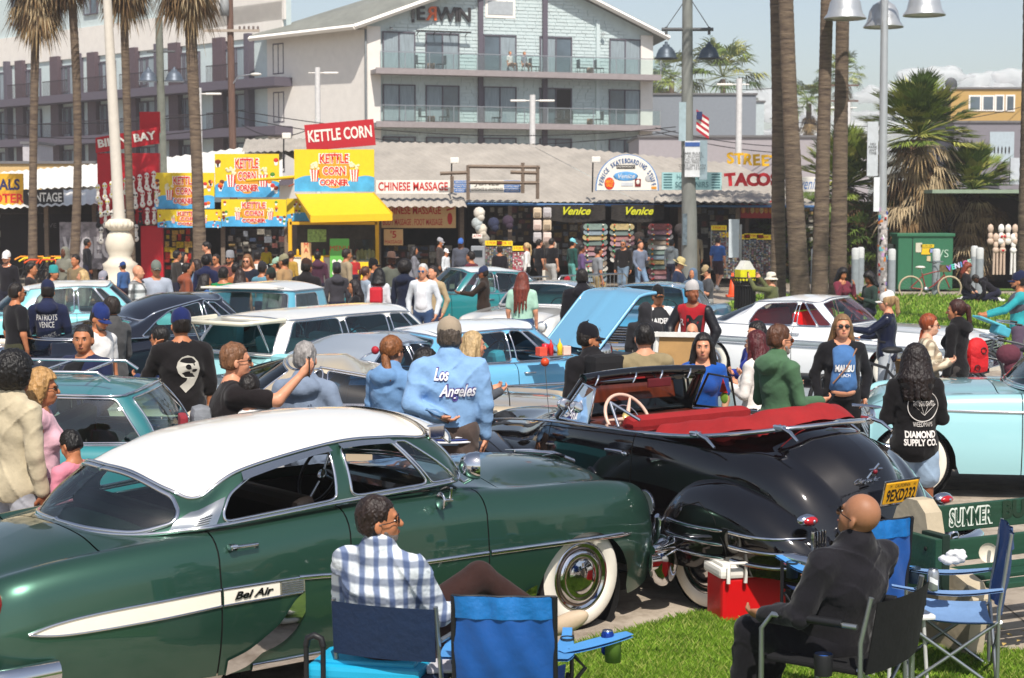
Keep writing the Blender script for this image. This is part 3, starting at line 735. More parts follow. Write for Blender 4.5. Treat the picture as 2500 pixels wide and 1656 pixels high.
 def section(s,x,NS,NQ,NT):
  w,zs,zt=float(s.fW(x)),float(s.fS(x)),float(s.fT(x));hr=min(s.hr,zs*.5);z1=zs-hr;rs=min(float(s.frs(x)),w*.9)
  zb=min(s.bottom(x),z1-.01)
  out=[(x,s.side_y(x,z),z) for z in np.linspace(zb,z1,NS)]
  for k in range(1,NQ):
   a=math.pi/2*k/(NQ-1);out.append((x,w-.018-rs*(1-math.cos(a)),z1+hr*math.sin(a)))
  y0=out[-1][1];yi=min(float(s.fYI(x)),y0-.04) if s.fYI else y0*.72;zi=float(s.fZI(x)) if s.fZI else(zs+zt)/2
  cp=cat([(y0+.03,zs-.004),(y0,zs),(yi,zi),(yi*.62,zt-(zt-zi)*.28),(0,zt),(-yi*.6,zt-(zt-zi)*.25)],12)
  cp=cp[12:49];m=np.linspace(0,len(cp)-1,NT+2)[1:]
  for q in m:
   a=int(q);b=min(a+1,len(cp)-1);c=cp[a]*(1-q+a)+cp[b]*(q-a);out.append((x,max(c[0],0),c[1]))
  return np.array(out)
 def strip(s,pts,w,mat,name='side_moulding',off=.012,sides=(-1,),n=10,th=.012,smooth=True):
  """pts: (x, z) along the body side"""
  c=cat([(p[0],p[1],0) for p in pts],n) if smooth else np.array([(p[0],p[1],0) for p in pts]);o=None
  ww=np.linspace(0,1,len(c))
  for sg in sides:
   b=MB();rows=[]
   for i,(x,z,_) in enumerate(c):
    wi=w(ww[i]) if callable(w) else w
    r_=[]
    for k in range(7):
     a=math.pi*k/6;dz=-math.cos(a)*wi/2;zz=z+dz
     r_.append((x,sg*(s.side_y(x,zz)+off*0+.001+th*math.sin(a)**.5 if 0<k<6 else s.side_y(x,zz)-.004),zz))
    rows.append(r_)
   b.grid(rows,mat,True);o=b.build(name,s.root,fix=True)
  return o
 def patch(s,top,bot,mat,name='side_panel_insert',off=.006,sides=(-1,),n=24,m=6):
  ft,fb=spl(*zip(*top)),spl(*zip(*bot));xs=np.linspace(top[0][0],top[-1][0],n)
  for sg in sides:
   b=MB();b.grid([[(x,sg*(s.side_y(x,z)+off),z) for z in np.linspace(float(fb(x)),float(ft(x)),m)] for x in xs],mat,True);b.build(name,s.root)
 def line(s,pts,r=.004,mat=None,sides=(-1,),name='panel_gap',n=8,off=0.):
  c=cat([(p[0],p[1],0) for p in pts],n)
  for sg in sides:
   b=MB();b.tube([(x,sg*(s.side_y(x,z)+off),z) for x,z,_ in c],r,mat or M('#050505',.9,var=0),5);b.build(name,s.root)
 def cabin(s,belt,roof,wins,crown=.07,bulge=.03,n=10,nt=16,pillar=None,roofmat=None,gl=None,trim=CHROME,trim_r=.009,ledge=None,roofn=10,wmats={},base_trim=True,drip=True,roofz=None):
  fz=spl(*zip(*roofz)) if roofz else None
  Bc,Rc=cat(belt,n),cat(roof,n);s.Bc,s.Rc,s.cn,s.bul=Bc,Rc,n,bulge;m=len(Bc)
  def wall(u,t,out=0.):
   q=min(max(u*n,0),m-1.0001);i=int(q);f=q-i
   a=Bc[i]*(1-f)+Bc[i+1]*f;c=Rc[i]*(1-f)+Rc[i+1]*f;p=a*(1-t)+c*t
   d=Bc[min(i+2,m-1)]-Bc[max(i-1,0)];nr=np.array([d[1],-d[0],0.]);nr/=np.linalg.norm(nr)+1e-9
   nr=nr if True else nr
   if nr[0]*(a[0]-Bc[:,0].mean())+nr[1]*a[1]<0:nr=-nr
   return p+nr*(bulge*math.sin(math.pi*min(max(t,0),1))+out)
  s.wall=wall
  us=np.arange(m)/n;ts=np.linspace(0,1,nt+1)
  W3=np.array([[wall(u,t) for t in ts] for u in us])
  uc=(us[:-1]+us[1:])/2;tc=(ts[:-1]+ts[1:])/2
  owner=-np.ones((m-1,nt),int);polys=[]
  for k,wn_ in enumerate(wins):
   pl=wn_['p'] if not wn_.get('smooth') else cat(wn_['p'],6,True);pl=rounded(pl,wn_.get('r',.12)) if not wn_.get('smooth') else pl
   polys.append(np.array(pl)[:,:2]);U,TT=np.meshgrid(uc,tc,indexing='ij');owner[inpoly(U,TT,polys[-1])]=k
  for i in range(m):
   for j in range(nt+1):
    nb=set(owner[max(i-1,0):i+1,max(j-1,0):j+1].ravel().tolist())
    if len(nb)>1:
     k=max(nb);pl=polys[k];a=pl;b=np.roll(pl,-1,0);p=np.array([us[i],ts[j]])
     sc_=np.array([.55,.45]);ab=(b-a)*sc_;ap=(p-a)*sc_;tt=np.clip((ab*ap).sum(1)/((ab**2).sum(1)+1e-12),0,1)
     q=a+(b-a)*tt[:,None];dd=(((q-p)*sc_)**2).sum(1);q=q[dd.argmin()]
     W3[i,j]=wall(q[0],q[1])
  def grab(sel,name,mt,off=0.,sm=True,both=(1,-1),join=False,parent=None):
   acc=MB();last=None
   for sg in both:
    b=acc if join else MB();ids={};vs=[];fs=[]
    for i,j in np.argwhere(sel):
     q=[]
     for a,c in((i,j),(i+1,j),(i+1,j+1),(i,j+1)):
      if(a,c) not in ids:ids[(a,c)]=len(vs);v=W3[a,c];vs.append((v[0],v[1]*sg,v[2]))
      q.append(ids[(a,c)])
     fs.append(q if sg>0 else q[::-1])
    if fs:b.add(vs,fs,mt,sm)
    if not join and fs:last=b.build(name,parent or s.root,fix=False)
   if join and acc.n:last=acc.build(name,parent or s.root,fix=False)
   return last
  pm=pillar or s.mat
  grab(owner<0,'pillars',pm,join=True)
  for k,wn_ in enumerate(wins):
   mid=wn_.get('mid',False)
   nm=wn_.get('name','window');op=wn_.get('open')
   if mid:gs_=[(1,-1)]
   else:gs_=[(1,),(-1,)]
   for sides in gs_:
    fr=MB()
    for sg in sides:
     pts=[wall(a,t,.004) for a,t in polys[k]];pts=[(p[0],p[1]*sg,p[2]) for p in pts]
     keep=[p for p in pts]
     if mid:keep=[p for p,(a,t) in zip(pts,polys[k])]
     if mid:
      e=0.02;seg=[]
      cen=polys[k][:,0].min()<.01
      lim=(lambda a:a>.012) if cen else(lambda a:a<(m-1)/n-.012)
      idx=[i for i in range(len(keep)) if lim(polys[k][i][0])]
      st=next((i for i in range(len(keep)) if not lim(polys[k][i][0]) and lim(polys[k][(i+1)%len(keep)][0])),0)
      order=[(st+q)%len(keep) for q in range(len(keep))];run=[keep[order[0]]]
      for q in order[1:]:
       run.append(keep[q])
       if not lim(polys[k][q][0]):break
      fr.tube(run,wn_.get('tr',trim_r),trim,6)
     else:fr.tube(keep+[keep[0]],wn_.get('tr',trim_r),wn_.get('trim',trim),6,caps=False)
    fo=fr.build(nm+'_frame',s.root)
    if not op:grab(owner==k,nm,wn_.get('gl',gl or glass()),both=sides,join=mid,parent=s.root)
  rm=roofmat or s.mat;ym=Rc[:,1].max();rows=[]
  for i in range(m):
   x,y,z=Rc[i];row=[]
   for q in np.linspace(0,1,roofn):
    yy=y*(1-q);row.append((x,yy,z+((float(fz(x))-z) if fz else crown*(y/ym)**1.5)*(1-(1-q)**2.2)))
   rows.append(row)
  b=MB();P=np.array(rows);b.grid(P,rm,True,flip=False)
  P2=P.copy();P2[...,1]*=-1;b.grid(P2,rm,True,flip=True)
  b.build('roof',s.root,fix=False)
  if drip:
   b=MB()
   for sg in(1,-1):b.tube([wall(u,.985,.008)*np.array([1,sg,1]) for u in us],.011,trim if drip is True else drip,6)
   b.build('drip_rail',s.root)
  if base_trim:
   b=MB()
   for sg in(1,-1):b.tube([wall(u,.01,.004)*np.array([1,sg,1]) for u in us],.012,trim,6)
   b.build('belt_moulding',s.root)
  return s
 def interior(s,xw,xseats,zb,y=.62,col='#2a2622',wheel_side=1,dash=None,wheelcol='#111',low=.32,seatcol=None,xback=None):
  m=M(col,.6,var=.15);dm=dash or m;sm_=M(seatcol,.5,var=.12) if seatcol else m
  b=MB();x1=xw-.1;x0=(xback if xback is not None else xseats[-1]-.55)
  b.box(((x0+x1)/2,0,low),(x1-x0,y*2+.1,.03),m)
  for sg in(1,-1):b.box(((x0+.35+x1)/2,sg*(y+.02),(low+zb-.08)/2),(x1-x0-.35,.04,zb-low-.08),m)
  b.box((x0,0,(low+zb)/2-.06),(.04,y*1.5,zb-low-.12),m);b.build('cabin_lining',s.root)
  b=MB();b.rbox((xw-.18,0,zb-.12),(.3,y*2,.2),dm,r=.05);b.rbox((xw-.05,0,zb-.05),(.3,y*1.9,.05),dm,r=.02);b.build('dashboard',s.root)
  for x in xseats:
   b=MB();b.rbox((x+.18,0,low+.25),(.52,y*1.86,.2),sm_,r=.07);b.rbox((0,0,.3),(.15,y*1.86,.62),sm_,T=tr(x-.1,0,low+.22)@rot('Y',R(-12)),r=.06);b.build('bench_seat',s.root)
  b=MB();wm=M(wheelcol,.3,var=0);T=tr(xw-.52,wheel_side*.34,zb-.02)@rot('Y',R(-62))
  b.tube([(.2*math.cos(a),.2*math.sin(a),0) for a in np.linspace(0,2*math.pi,29)],.011,wm,6,T);b.tube([(-.2,0,0),(0,0,-.03),(.2,0,0)],.009,CHROME,6,T);b.tube([(0,0,-.03),(0,0,-.35)],.018,dm,6,T)
  b.ell((0,0,-.02),(.045,.045,.02),CHROME,T);b.build('steering_wheel',s.root)
 def wheels(s,r=None,y=None,**k):
  r=r or s.r
  for sg in(-1,1):
   for x in(s.wb/2,-s.wb/2):wheel(s.root,x,sg*((y or float(s.fW(x))-.13)),r,sg,**k)
 def bumper(s,x,z,w,name,d=.12,h=.09,mat=CHROME,wrap=.35,guards=(.45,),gh=.2,sgn=1):
  b=MB();pts=[(x-sgn*wrap,w+.01,z),(x-sgn*wrap*.35,w+.02,z),(x-sgn*.04,w-.08,z),(x+sgn*.03,w*.6,z),(x+sgn*.05,0,z)]
  c=cat(pts,6);full=list(c)+[(p[0],-p[1],p[2]) for p in c[::-1][1:]];rows=[]
  for i,p in enumerate(full):
   q0,q1=full[max(i-1,0)],full[min(i+1,len(full)-1)];t=Vector(q1)-Vector(q0);nr=Vector((-t.y,t.x,0)).normalized()*(-sgn if True else 1)
   if nr.x*sgn<-.2 or(abs(nr.x)<.2 and nr.y*p[1]<0):nr=-nr
   rows.append([(p[0]+nr.x*a,p[1]+nr.y*a,p[2]+dz) for a,dz in((-.02,-h*.5),(.012,-h*.5),(.034,-h*.34),(.045,0),(.036,h*.3),(.014,h*.5),(-.02,h*.5))])
  b.grid(rows,mat,True)
  o=b.build(name,s.root)
  for g in guards:
   for sg in(1,-1):
    b=MB();b.ell((x+sgn*.075,sg*g,z+.03),(.055,.05,gh*.5),mat,n=14);b.build('bumper_guard',o)
  return o
 def part(s,b,name,**k):return b.build(name,s.root,**k)
def rounded(poly,r,n=4):
 out=[];P=[np.array(p,float)[:2] for p in poly];m=len(P)
 for i in range(m):
  a,b,c=P[i-1],P[i],P[(i+1)%m];u,v=a-b,c-b;lu,lv=np.linalg.norm(u),np.linalg.norm(v)
  q=min(r,lu*.45,lv*.45);p0,p1=b+u/lu*q,b+v/lv*q
  for k in range(n+1):
   t=k/n;out.append(p0*(1-t)**2+2*b*t*(1-t)+p1*t*t)
 res=[]
 for i in range(len(out)):
  a,b=out[i],out[(i+1)%len(out)];k=max(1,int(np.linalg.norm(b-a)/.12))
  for q in range(k):res.append(a+(b-a)*q/k)
 return res
 # ------------------------------------------------------------------ ground
def ground_mat(kind):
 k='gm_'+kind
 if k in MC:return MC[k]
 m=bpy.data.materials.new(k);m.use_nodes=True;MC[k]=m;nt,N,L=nodes(m);b=N['Principled BSDF']
 tc=N.new('ShaderNodeTexCoord');
 def noise(sc_,det=6,r=.6):
  n=N.new('ShaderNodeTexNoise');n.inputs['Scale'].default_value=sc_;n.inputs['Detail'].default_value=det;n.inputs['Roughness'].default_value=r;L.new(tc.outputs['Object'],n.inputs['Vector']);return n.outputs['Fac']
 def ramp(sock,stops):
  r=N.new('ShaderNodeValToRGB');L.new(sock,r.inputs[0]);e=r.color_ramp.elements
  while len(e)<len(stops):e.new(.5)
  for q,(p,c) in zip(e,stops):q.position=p;q.color=(*srgb(c),1)
  return r.outputs[0]
 def mix(a,b_,f,mode='MULTIPLY'):
  x=N.new('ShaderNodeMix');x.data_type='RGBA';x.blend_type=mode;x.inputs['Factor'].default_value=f;L.new(a,x.inputs['A']);L.new(b_,x.inputs['B']);return x.outputs['Result']
 if kind=='concrete':c=ramp(noise(.5,8),[(.3,'#968a7c'),(.7,'#b3a695')]);c=mix(c,ramp(noise(3.1,6,.75),[(.35,'#a59c92'),(.55,'#ffffff')]),.7);bs,bd=90,.08;b.inputs['Roughness'].default_value=.85
 elif kind=='asphalt':c=ramp(noise(.8,8),[(.3,'#7d858b'),(.7,'#99a0a4')]);c=mix(c,ramp(noise(60,3),[(.3,'#b8b8b8'),(.6,'#ffffff')]),.6);bs,bd=120,.12;b.inputs['Roughness'].default_value=.85
 elif kind=='turf':c=ramp(noise(1.3,6),[(.25,'#3a5a12'),(.75,'#6a8a20')]);c=mix(c,ramp(noise(22,4),[(.3,'#7a8a5a'),(.7,'#ffffff')]),.8);bs,bd=80,.5;b.inputs['Roughness'].default_value=.9
 else:c=ramp(noise(2,6),[(.3,'#8d8172'),(.7,'#a89c8c')]);bs,bd=30,.1;b.inputs['Roughness'].default_value=.9
 L.new(c,b.inputs['Base Color']);bp=N.new('ShaderNodeBump');bp.inputs['Strength'].default_value=bd*2;bp.inputs['Distance'].default_value=.01
 L.new(noise(bs,3),bp.inputs['Height']);L.new(bp.outputs[0],b.inputs['Normal']);return m
def sheet(name,pts,z,mat,kind='structure',thick=0.):
 b=MB()
 if thick:b.prism([(p[0],p[1]) for p in pts],'z',thick,mat,tr(0,0,z-thick))
 else:b.poly([(p[0],p[1],z) for p in pts],mat)
 o=b.build(name);o['kind']=kind;return o
sheet('ground',[(-400,-30),(400,-30),(400,600),(-400,600)],-.02,M('#8f8577',.95,var=.2,scale=.05))
sheet('plaza',[(-45,-4),(40,-4),(40,62),(-45,62)],-.008,ground_mat('concrete'))
b=MB()
for k in range(-8,12):b.box((k*3.05+.4,20,-.0055),(.012,46,.001),M('#5d554b',.9,var=0))
for k in range(15):b.box((0,1.5+k*3.05,-.005),(70,.012,.001),M('#5d554b',.9,var=0))
struct(b.build('plaza_joints'))
sheet('road',[(-1.5,19.0),(14,17.8),(40,17),(40,27.6),(5.2,27.9),(-1.5,27.2)],.0,ground_mat('asphalt'))
TURF=ground_mat('turf')
LAWN=[(4.9,29.0),(40,28.6),(40,50.5),(7.0,51.0),(5.2,44.5)]
sheet('lawn',LAWN,.09,TURF,thick=.2)
b=MB();P_=[(4.9,29.0),(40,28.6)];b.box((22.4,28.72,.04),(35.2,.16,.16),M('#b9b3a6',.9,var=.15),rz=-.011);struct(b.build('kerb'))
LAWN2=[(13.2,55),(40,55),(40,66),(13.5,64)]
sheet('lawn',LAWN2,.02,TURF)
NEAR=[tuple(G(u,v)[:2]) for u,v in((900,1790),(1180,1668),(1390,1590),(1560,1545),(1650,1520),(1700,1508),(1780,1520),(1900,1548),(2060,1575),(2170,1572),(2380,1588),(2450,1604),(2640,1612))]
NEARP=NEAR+[(8,-3),(-3,-3)]
sheet('lawn',NEARP,.012,TURF)
LFT=[tuple(G(u,v)[:2]) for u,v in((180,985),(420,985),(420,930),(180,930))]
sheet('lawn',LFT,.004,TURF)
def blades(name,poly,n,h,w_,seed,zb=0.):
 rs_=np.random.RandomState(seed);P=np.array(poly);lo,hi=P.min(0),P.max(0);out=np.zeros((0,2))
 while len(out)<n:
  q=rs_.uniform(lo,hi,(n*2,2));out=np.concatenate([out,q[inpoly(q[:,0],q[:,1],P)]])
 q=out[:n];a=rs_.uniform(0,6.28,n);hh=h*rs_.uniform(.45,1.25,n);ln=hh*rs_.uniform(.2,.9,n);dr=rs_.uniform(0,6.28,n)
 dx,dy=np.cos(a)*w_/2,np.sin(a)*w_/2
 A=np.stack([q[:,0]-dx,q[:,1]-dy,np.full(n,zb)],1);B=np.stack([q[:,0]+dx,q[:,1]+dy,np.full(n,zb)],1)
 C_=np.stack([q[:,0]+np.cos(dr)*ln*.4+dx*.5,q[:,1]+np.sin(dr)*ln*.4+dy*.5,zb+hh*.6],1);D_=np.stack([q[:,0]+np.cos(dr)*ln,q[:,1]+np.sin(dr)*ln,zb+hh],1)
 V=np.stack([A,B,C_,D_],1).reshape(-1,3);i=np.arange(n)*4;F=np.concatenate([np.stack([i,i+1,i+2],1),np.stack([i,i+2,i+3],1)])
 me=bpy.data.meshes.new(name);me.from_pydata(V.tolist(),[],F.tolist())
 for c in('#64861f','#80a034','#486b18','#9ca654'):me.materials.append(M(c,.6,var=.25,scale=3,spec=.3))
 mi=rs_.choice(4,n,p=[.38,.28,.18,.16]);me.polygons.foreach_set('material_index',np.concatenate([mi,mi]).astype(int));me.update()
 o=link(name,me);o['kind']='stuff';return o
nearvis=[p for p in NEAR[1:]]+[tuple(G(2640,1700)[:2]),tuple(G(1000,1700)[:2])]
blades('grass_blades',nearvis,90000,.055,.007,3,.012)
blades('grass_blades',[(5.3,29.3),(20,29.3),(21,50.5),(7.2,50.8),(5.3,44.5)],60000,.10,.035,4,.09)
blades('grass_blades',LFT,5000,.06,.02,5,.004)
# ------------------------------------------------------------------ clouds
def cloud(name,at,sx,sz,seed):
 rs_=random.Random(seed);f=Field(.25)
 for i in range(26):
  x=rs_.uniform(-1,1);h_=(1-abs(x)**1.6)*.55;z=rs_.uniform(0,h_);r_=rs_.uniform(.10,.24)*(1.1-.5*abs(x));f.ell((x,rs_.uniform(-.2,.2),z+.05),(r_*1.5,r_,r_*.75),k=.08)
 V,Q=mesh_fields([f],.05,pad=.1,mod=lambda F,X,Y,Z:F+.03*np.sin(17*X+3*np.sin(9*Z))*np.sin(21*Z+5*X)+.02*np.sin(33*X+9*Z))
 m=MC.get('cloud')
 if not m:
  m=bpy.data.materials.new('cloud');m.use_nodes=True;MC['cloud']=m;b=m.node_tree.nodes['Principled BSDF'];b.inputs['Base Color'].default_value=(.92,.92,.93,1);b.inputs['Roughness'].default_value=1
  b.inputs['Subsurface Weight'].default_value=1;b.inputs['Subsurface Radius'].default_value=(1,1,1);b.inputs['Subsurface Scale'].default_value=30;b.inputs['Specular IOR Level'].default_value=0
  nt,N,L=nodes(m);o=N['Material Output'];t=N.new('ShaderNodeBsdfTransparent');mx=N.new('ShaderNodeMixShader');lw=N.new('ShaderNodeLayerWeight');lw.inputs['Blend'].default_value=.35
  r=N.new('ShaderNodeMapRange');r.inputs['From Min'].default_value=.1;r.inputs['From Max'].default_value=.85;r.inputs['To Min'].default_value=.55;r.inputs['To Max'].default_value=1
  L.new(lw.outputs['Facing'],r.inputs['Value']);L.new(r.outputs[0],mx.inputs[0]);L.new(b.outputs[0],mx.inputs[1]);L.new(t.outputs[0],mx.inputs[2]);L.new(mx.outputs[0],o.inputs['Surface'])
 o=to_obj(name,V*np.array([sx,sx*.3,sz]),Q,m);o.location=at;struct(o);return o
for i,(u,v,sx,sz) in enumerate(((1850,290,70,55),(1700,350,80,40),(2080,330,100,50),(2330,250,110,62),(2560,260,110,70),(1950,380,120,40))):
 p=D(u,v,2000);cloud('cloud',p,sx,sz,i+3)
 # ------------------------------------------------------------------ hotel
STU,TEAL,DKB,TRIMW=M('#e6e0d8',.9,var=.05,scale=2,bump=.1),M('#c6d3d3',.85,var=.06,scale=3),M('#5c5560',.7,var=.08),M('#f1ece4',.7,var=.03)
def roofmat(c0='#b3aca3',key='corr',f=9.):return M(c0,.75,.0,var=.18,scale=1.2,stretch=(1,.25,1),key=key)
hotel=empty('hotel',(-8.6,102.4,0),0,'pale blue and white gabled hotel block with glass balconies and ERWIN lettering','hotel')
HA,HB,HD=Vector((-8.6,102.4,0)),Vector((8.7,108.3,0)),Vector((-15.4,109.2,0))
fx=(HB-HA).normalized();fn=Vector((fx.y,-fx.x,0));HW=(HB-HA).length;FA=math.atan2(fx.y,fx.x)
FT=Matrix.Rotation(FA,4,'Z')
wx=(HA-HD).normalized();WL=(HA-HD).length;WT=Matrix.Translation(HD-HA)@Matrix.Rotation(math.atan2(wx.y,wx.x),4,'Z')
ze,zp=13.3,17.0
b=MB();b.prism([(0,0),(HW,0),(HW,ze),(HW*.53,zp),(0,ze)],'y',.4,TEAL,FT@tr(0,.0,0));wall_f=b.build('front_wall',hotel)
br=MB();rb=random.Random(5)
for k in range(int((zp-3)/.21)):
 z=3+k*.21;xl,xr_=.9,HW-.8
 if z>ze-.3:t=(z-ze+.3)/(zp-ze+.3);xl=.9+(HW*.53-.9)*t;xr_=HW-.8-(HW*.47-.8)*t
 x=xl+rb.uniform(0,.3)
 while x<xr_-.5:
  ww=rb.uniform(.5,.8);br.box((x+ww/2,-.012-rb.uniform(0,.03),z),(ww-.03,.05,.17),TEAL,FT);x+=ww
o=br.build('brick_courses',hotel);o['kind']='stuff'
for x_ in(.42,HW-.4):b=MB();b.box((x_,-.06,6.6),(.82,.3,13.2),STU,FT);b.build('corner_wall',hotel)
b=MB();b.box((WL/2,.2,6.7),(WL,.4,13.4),STU,WT);b.build('side_wall',hotel)
b=MB()
for x in(HW*.385,HW*.61):b.box((x,-.13,7.8),(.30,.26,15.6),DKB,FT)
b.build('pilaster',hotel);b=MB();b.box((HW*.80,-.1,7),(.22,.2,14.0),TEAL,FT);b.build('pilaster',hotel)
b=MB();RF=roofmat('#7f8078','hroof')
def slope(p0,p1,p2,p3,m,t=.18):
 b.add([p0,p1,p2,p3]+[tuple(Vector(q)-Vector((0,0,t))) for q in(p0,p1,p2,p3)],[(0,1,2,3),(7,6,5,4),(0,4,5,1),(1,5,6,2),(2,6,7,3),(3,7,4,0)],m)
pk=FT@Vector((HW*.53,-.9,zp+.25));el=FT@Vector((-.9,-.9,ze-.05));er=FT@Vector((HW+.8,-.9,ze-.1));bk_=Vector((-3,40,0))
dl=HD-HA;slope(tuple(pk),tuple(el),tuple(dl+Vector((-1.0,-.6,ze-.05))),tuple(pk+Vector((-9,14,0))),RF);slope(tuple(pk),tuple(pk+Vector((-3,30,0))),tuple(er+Vector((-3,30,0))),tuple(er),RF);b.build('roof',hotel)
b=MB()
for p0,p1 in((pk,el),(pk,er)):b.tube([tuple(p0-Vector((0,0,.2))),tuple(p1-Vector((0,0,.2)))],.16,TRIMW,4)
b.tube([tuple(el-Vector((0,0,.2))),tuple(dl+Vector((-1.0,-.6,ze-.25)))],.16,TRIMW,4);b.build('fascia',hotel)
b=MB();q0=FT@Vector((-.1,-.3,ze-.3));b.tube([tuple(q0+Vector((-1,.6,.1))),tuple(q0),(q0.x,q0.y,3)],.07,M('#6d7274',.6),6);b.build('downpipe',hotel)
GL=M('#55626c',.12,var=.3,scale=.8,spec=.8);CUR=M('#8e9aa0',.8,var=.3,scale=6,stretch=(4,4,.2))
def pwin(T,x,z,w_,h_,parent,fr=DKB,curt=.5,openr=False,name='balcony_door'):
 b=MB();t=.07
 for a in((x,z+h_/2-t/2,w_,t),(x,z-h_/2+t/2,w_,t),(x-w_/2+t/2,z,t,h_),(x+w_/2-t/2,z,t,h_),(x,z,t,h_)):b.box((a[0],-.09,a[1]),(a[2],.14,a[3]),fr,T)
 f=b.build(name,parent)
 for sg in(-1,1):
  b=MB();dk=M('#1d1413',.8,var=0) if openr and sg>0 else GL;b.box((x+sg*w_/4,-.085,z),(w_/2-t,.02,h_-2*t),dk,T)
  if rnd.random()<curt:b.box((x+sg*w_/4,-.100,z),(w_/2-t-.02,.006,h_-2*t),CUR,T)
  b.build('pane',f)
for fz in(10.72,7.62,4.55):
 for i,x in enumerate((.078,.255,.453,.65,.90)):
  pwin(FT,HW*x+(.55 if i==0 else 0),fz+1.12,2.1 if i else 2.0,2.2,hotel,openr=(i==2 and fz>10) or(i==3 and 7<fz<8))
b=MB();b.box((HW*.455,-.03,14.9),(1.9,.12,1.9),TRIMW,FT);o=b.build('attic_window',hotel);b=MB();b.box((HW*.455,-.1,14.55),(1.6,.03,.8),M('#aab0b4',.6),FT);b.box((HW*.455,-.1,15.4),(1.6,.03,.6),GL,FT);b.build('pane',o)
RG=glass('#eef6f5',.1)
for fz in(10.62,7.52):
 b=MB();b.box((HW/2+.1,-.75,fz-.12),(HW-.2,1.5,.24),M('#a49c9a',.7),FT);b.box((HW/2+.1,-1.5,fz-.1),(HW-.2,.06,.34),M('#958c8c',.7),FT);bal=b.build('balcony',hotel)
 n=12
 for k in range(n):
  x0=.5+(HW-.5)*k/n;x1=.5+(HW-.5)*(k+1)/n
  b=MB();b.box(((x0+x1)/2,-1.45,fz+.52),(x1-x0-.06,.012,.88),RG,FT);b.build('glass_panel',bal)
 b=MB();b.box((HW/2+.25,-1.45,fz+1.02),(HW-.5,.05,.05),STEEL,FT)
 for k in range(n+1):b.box((.5+(HW-.5)*k/n,-1.45,fz+.5),(.04,.04,1.0),STEEL,FT)
 b.build('railing',bal)
 for x in(.17,.24,.56,.73,.79) if fz>10 else(.18,.25,.43,.65,.68,.79):
  b=MB();X=HW*x;cm=M('#4a4f55',.6);b.box((X,-.75,fz+.42),(.5,.5,.05),cm,FT)
  for a,c in((-.22,-.22),(.22,-.22),(-.22,.22),(.22,.22)):b.tube([(X+a,-.75+c,fz),(X+a,-.75+c,fz+.42)],.018,cm,4,FT)
  b.box((X+rnd.choice((-.24,.24)),-.75,fz+.68),(.05,.5,.5),cm,FT);o=b.build('balcony_chair');o.location=HA;tag(o,'grey chair on a hotel balcony','chair','chairs on the hotel balconies')
 for x in(.205,.76):
  b=MB();b.lathe([(.0,.45),(.22,.45),(.24,.2),(.2,0)],M('#9a7660',.8),10,FT@tr(HW*x,-.8,fz));o=b.build('balcony_stool');o.location=HA;tag(o,'round tan stool on a hotel balcony','stool','stools on the hotel balconies')
LD=M('#2f2b2c',.6,var=0);OR_=M('#d9622b',.6,var=0)
for ch,x,m_,mir in(('E',4.05,LD,0),('R',4.75,OR_,1),('W',5.62,LD,0),('I',6.28,LD,0),('N',6.78,LD,0)):
 text(ch,hotel,FT@tr(x-.75,-.16,14.02)@UPR,1.15,m_,'sign_letter',ext=.08,bold=.02,mirror=mir)
b=MB();b.box((2.85,-.12,14.0),(.17,.05,1.0),LD,FT);o=b.build('sign_strip',hotel);text('HOTEL',o,FT@tr(2.85,-.15,14.0)@UPR@rot('Z',R(90)),.2,M('#b9b9b9',.6),'lettering')
b=MB();b.box((4.6,-.6,12.98),(3.4,.1,.08),LD,FT)
for x in(3.1,4.1,5.1,6.1):b.tube([(x,-.6,12.98),(x,0,12.8)],.03,LD,5,FT)
b.build('sign_light_bar',hotel)
for x in(1.45,14.9):b=MB();b.lathe([(.02,.12),(.12,.05),(.14,0)],M('#8a8f90',.5),10,FT@tr(x,-.35,13.05+(0 if x<5 else .1)));b.tube([(x,-.35,13.15),(x,0,13.2)],.02,LD,5,FT);b.build('wall_lamp',hotel)
wing=empty('hotel_wing',(-14.2,108.2,0),R(135),'long left wing of the hotel with dark balconies under a white upper wall','hotel')
WG=47.
b=MB();b.box((WG/2,-.3,9.5),(WG,.6,19),TEAL);b.build('wall',wing)
b=MB();b.box((WG/2,.06,14.3),(WG,.14,2.1),STU);b.box((4.5,.06,16.8),(9.5,.14,5.2),STU);b.build('white_wall',wing)
for fz in(10.3,7.3,4.2):
 b=MB();b.box((WG/2-.5,.75,fz),(WG+1,1.5,.55),DKB);b.build('balcony_slab',wing)
 nn=9
 for k in range(nn):
  x=2.3+k*5.1
  if k%2==0:
   b=MB();b.box((x+1.0,.25,fz+1.75),(.45,.5,3.0),DKB);b.build('balcony_post',wing)
  if k:b=MB();b.box((x-.9,.22,fz+1.75),(1.1,.4,2.9),M('#5a4a50',.7));b.build('balcony_screen',wing)
  pwin(rot('Z',R(180)),-(x-1.9),fz+1.5,1.1,1.9,wing,name='window',curt=.7);pwin(rot('Z',R(180)),-(x+2.5),fz+1.4,1.9,2.2,wing,curt=.8)
  b=MB();RM_=M('#3a2f33',.7)
  b.box((x+2.3,1.45,fz+1.28),(3.4,.04,.06),RM_)
  for q in range(22):b.box((x+.65+q*.158,1.45,fz+.75),(.025,.025,1.0),RM_)
  b.build('balcony_railing',wing)
for k in range(7):pwin(rot('Z',R(180)),-(12+k*5.1),17.2,1.8,2.0,wing,name='window')
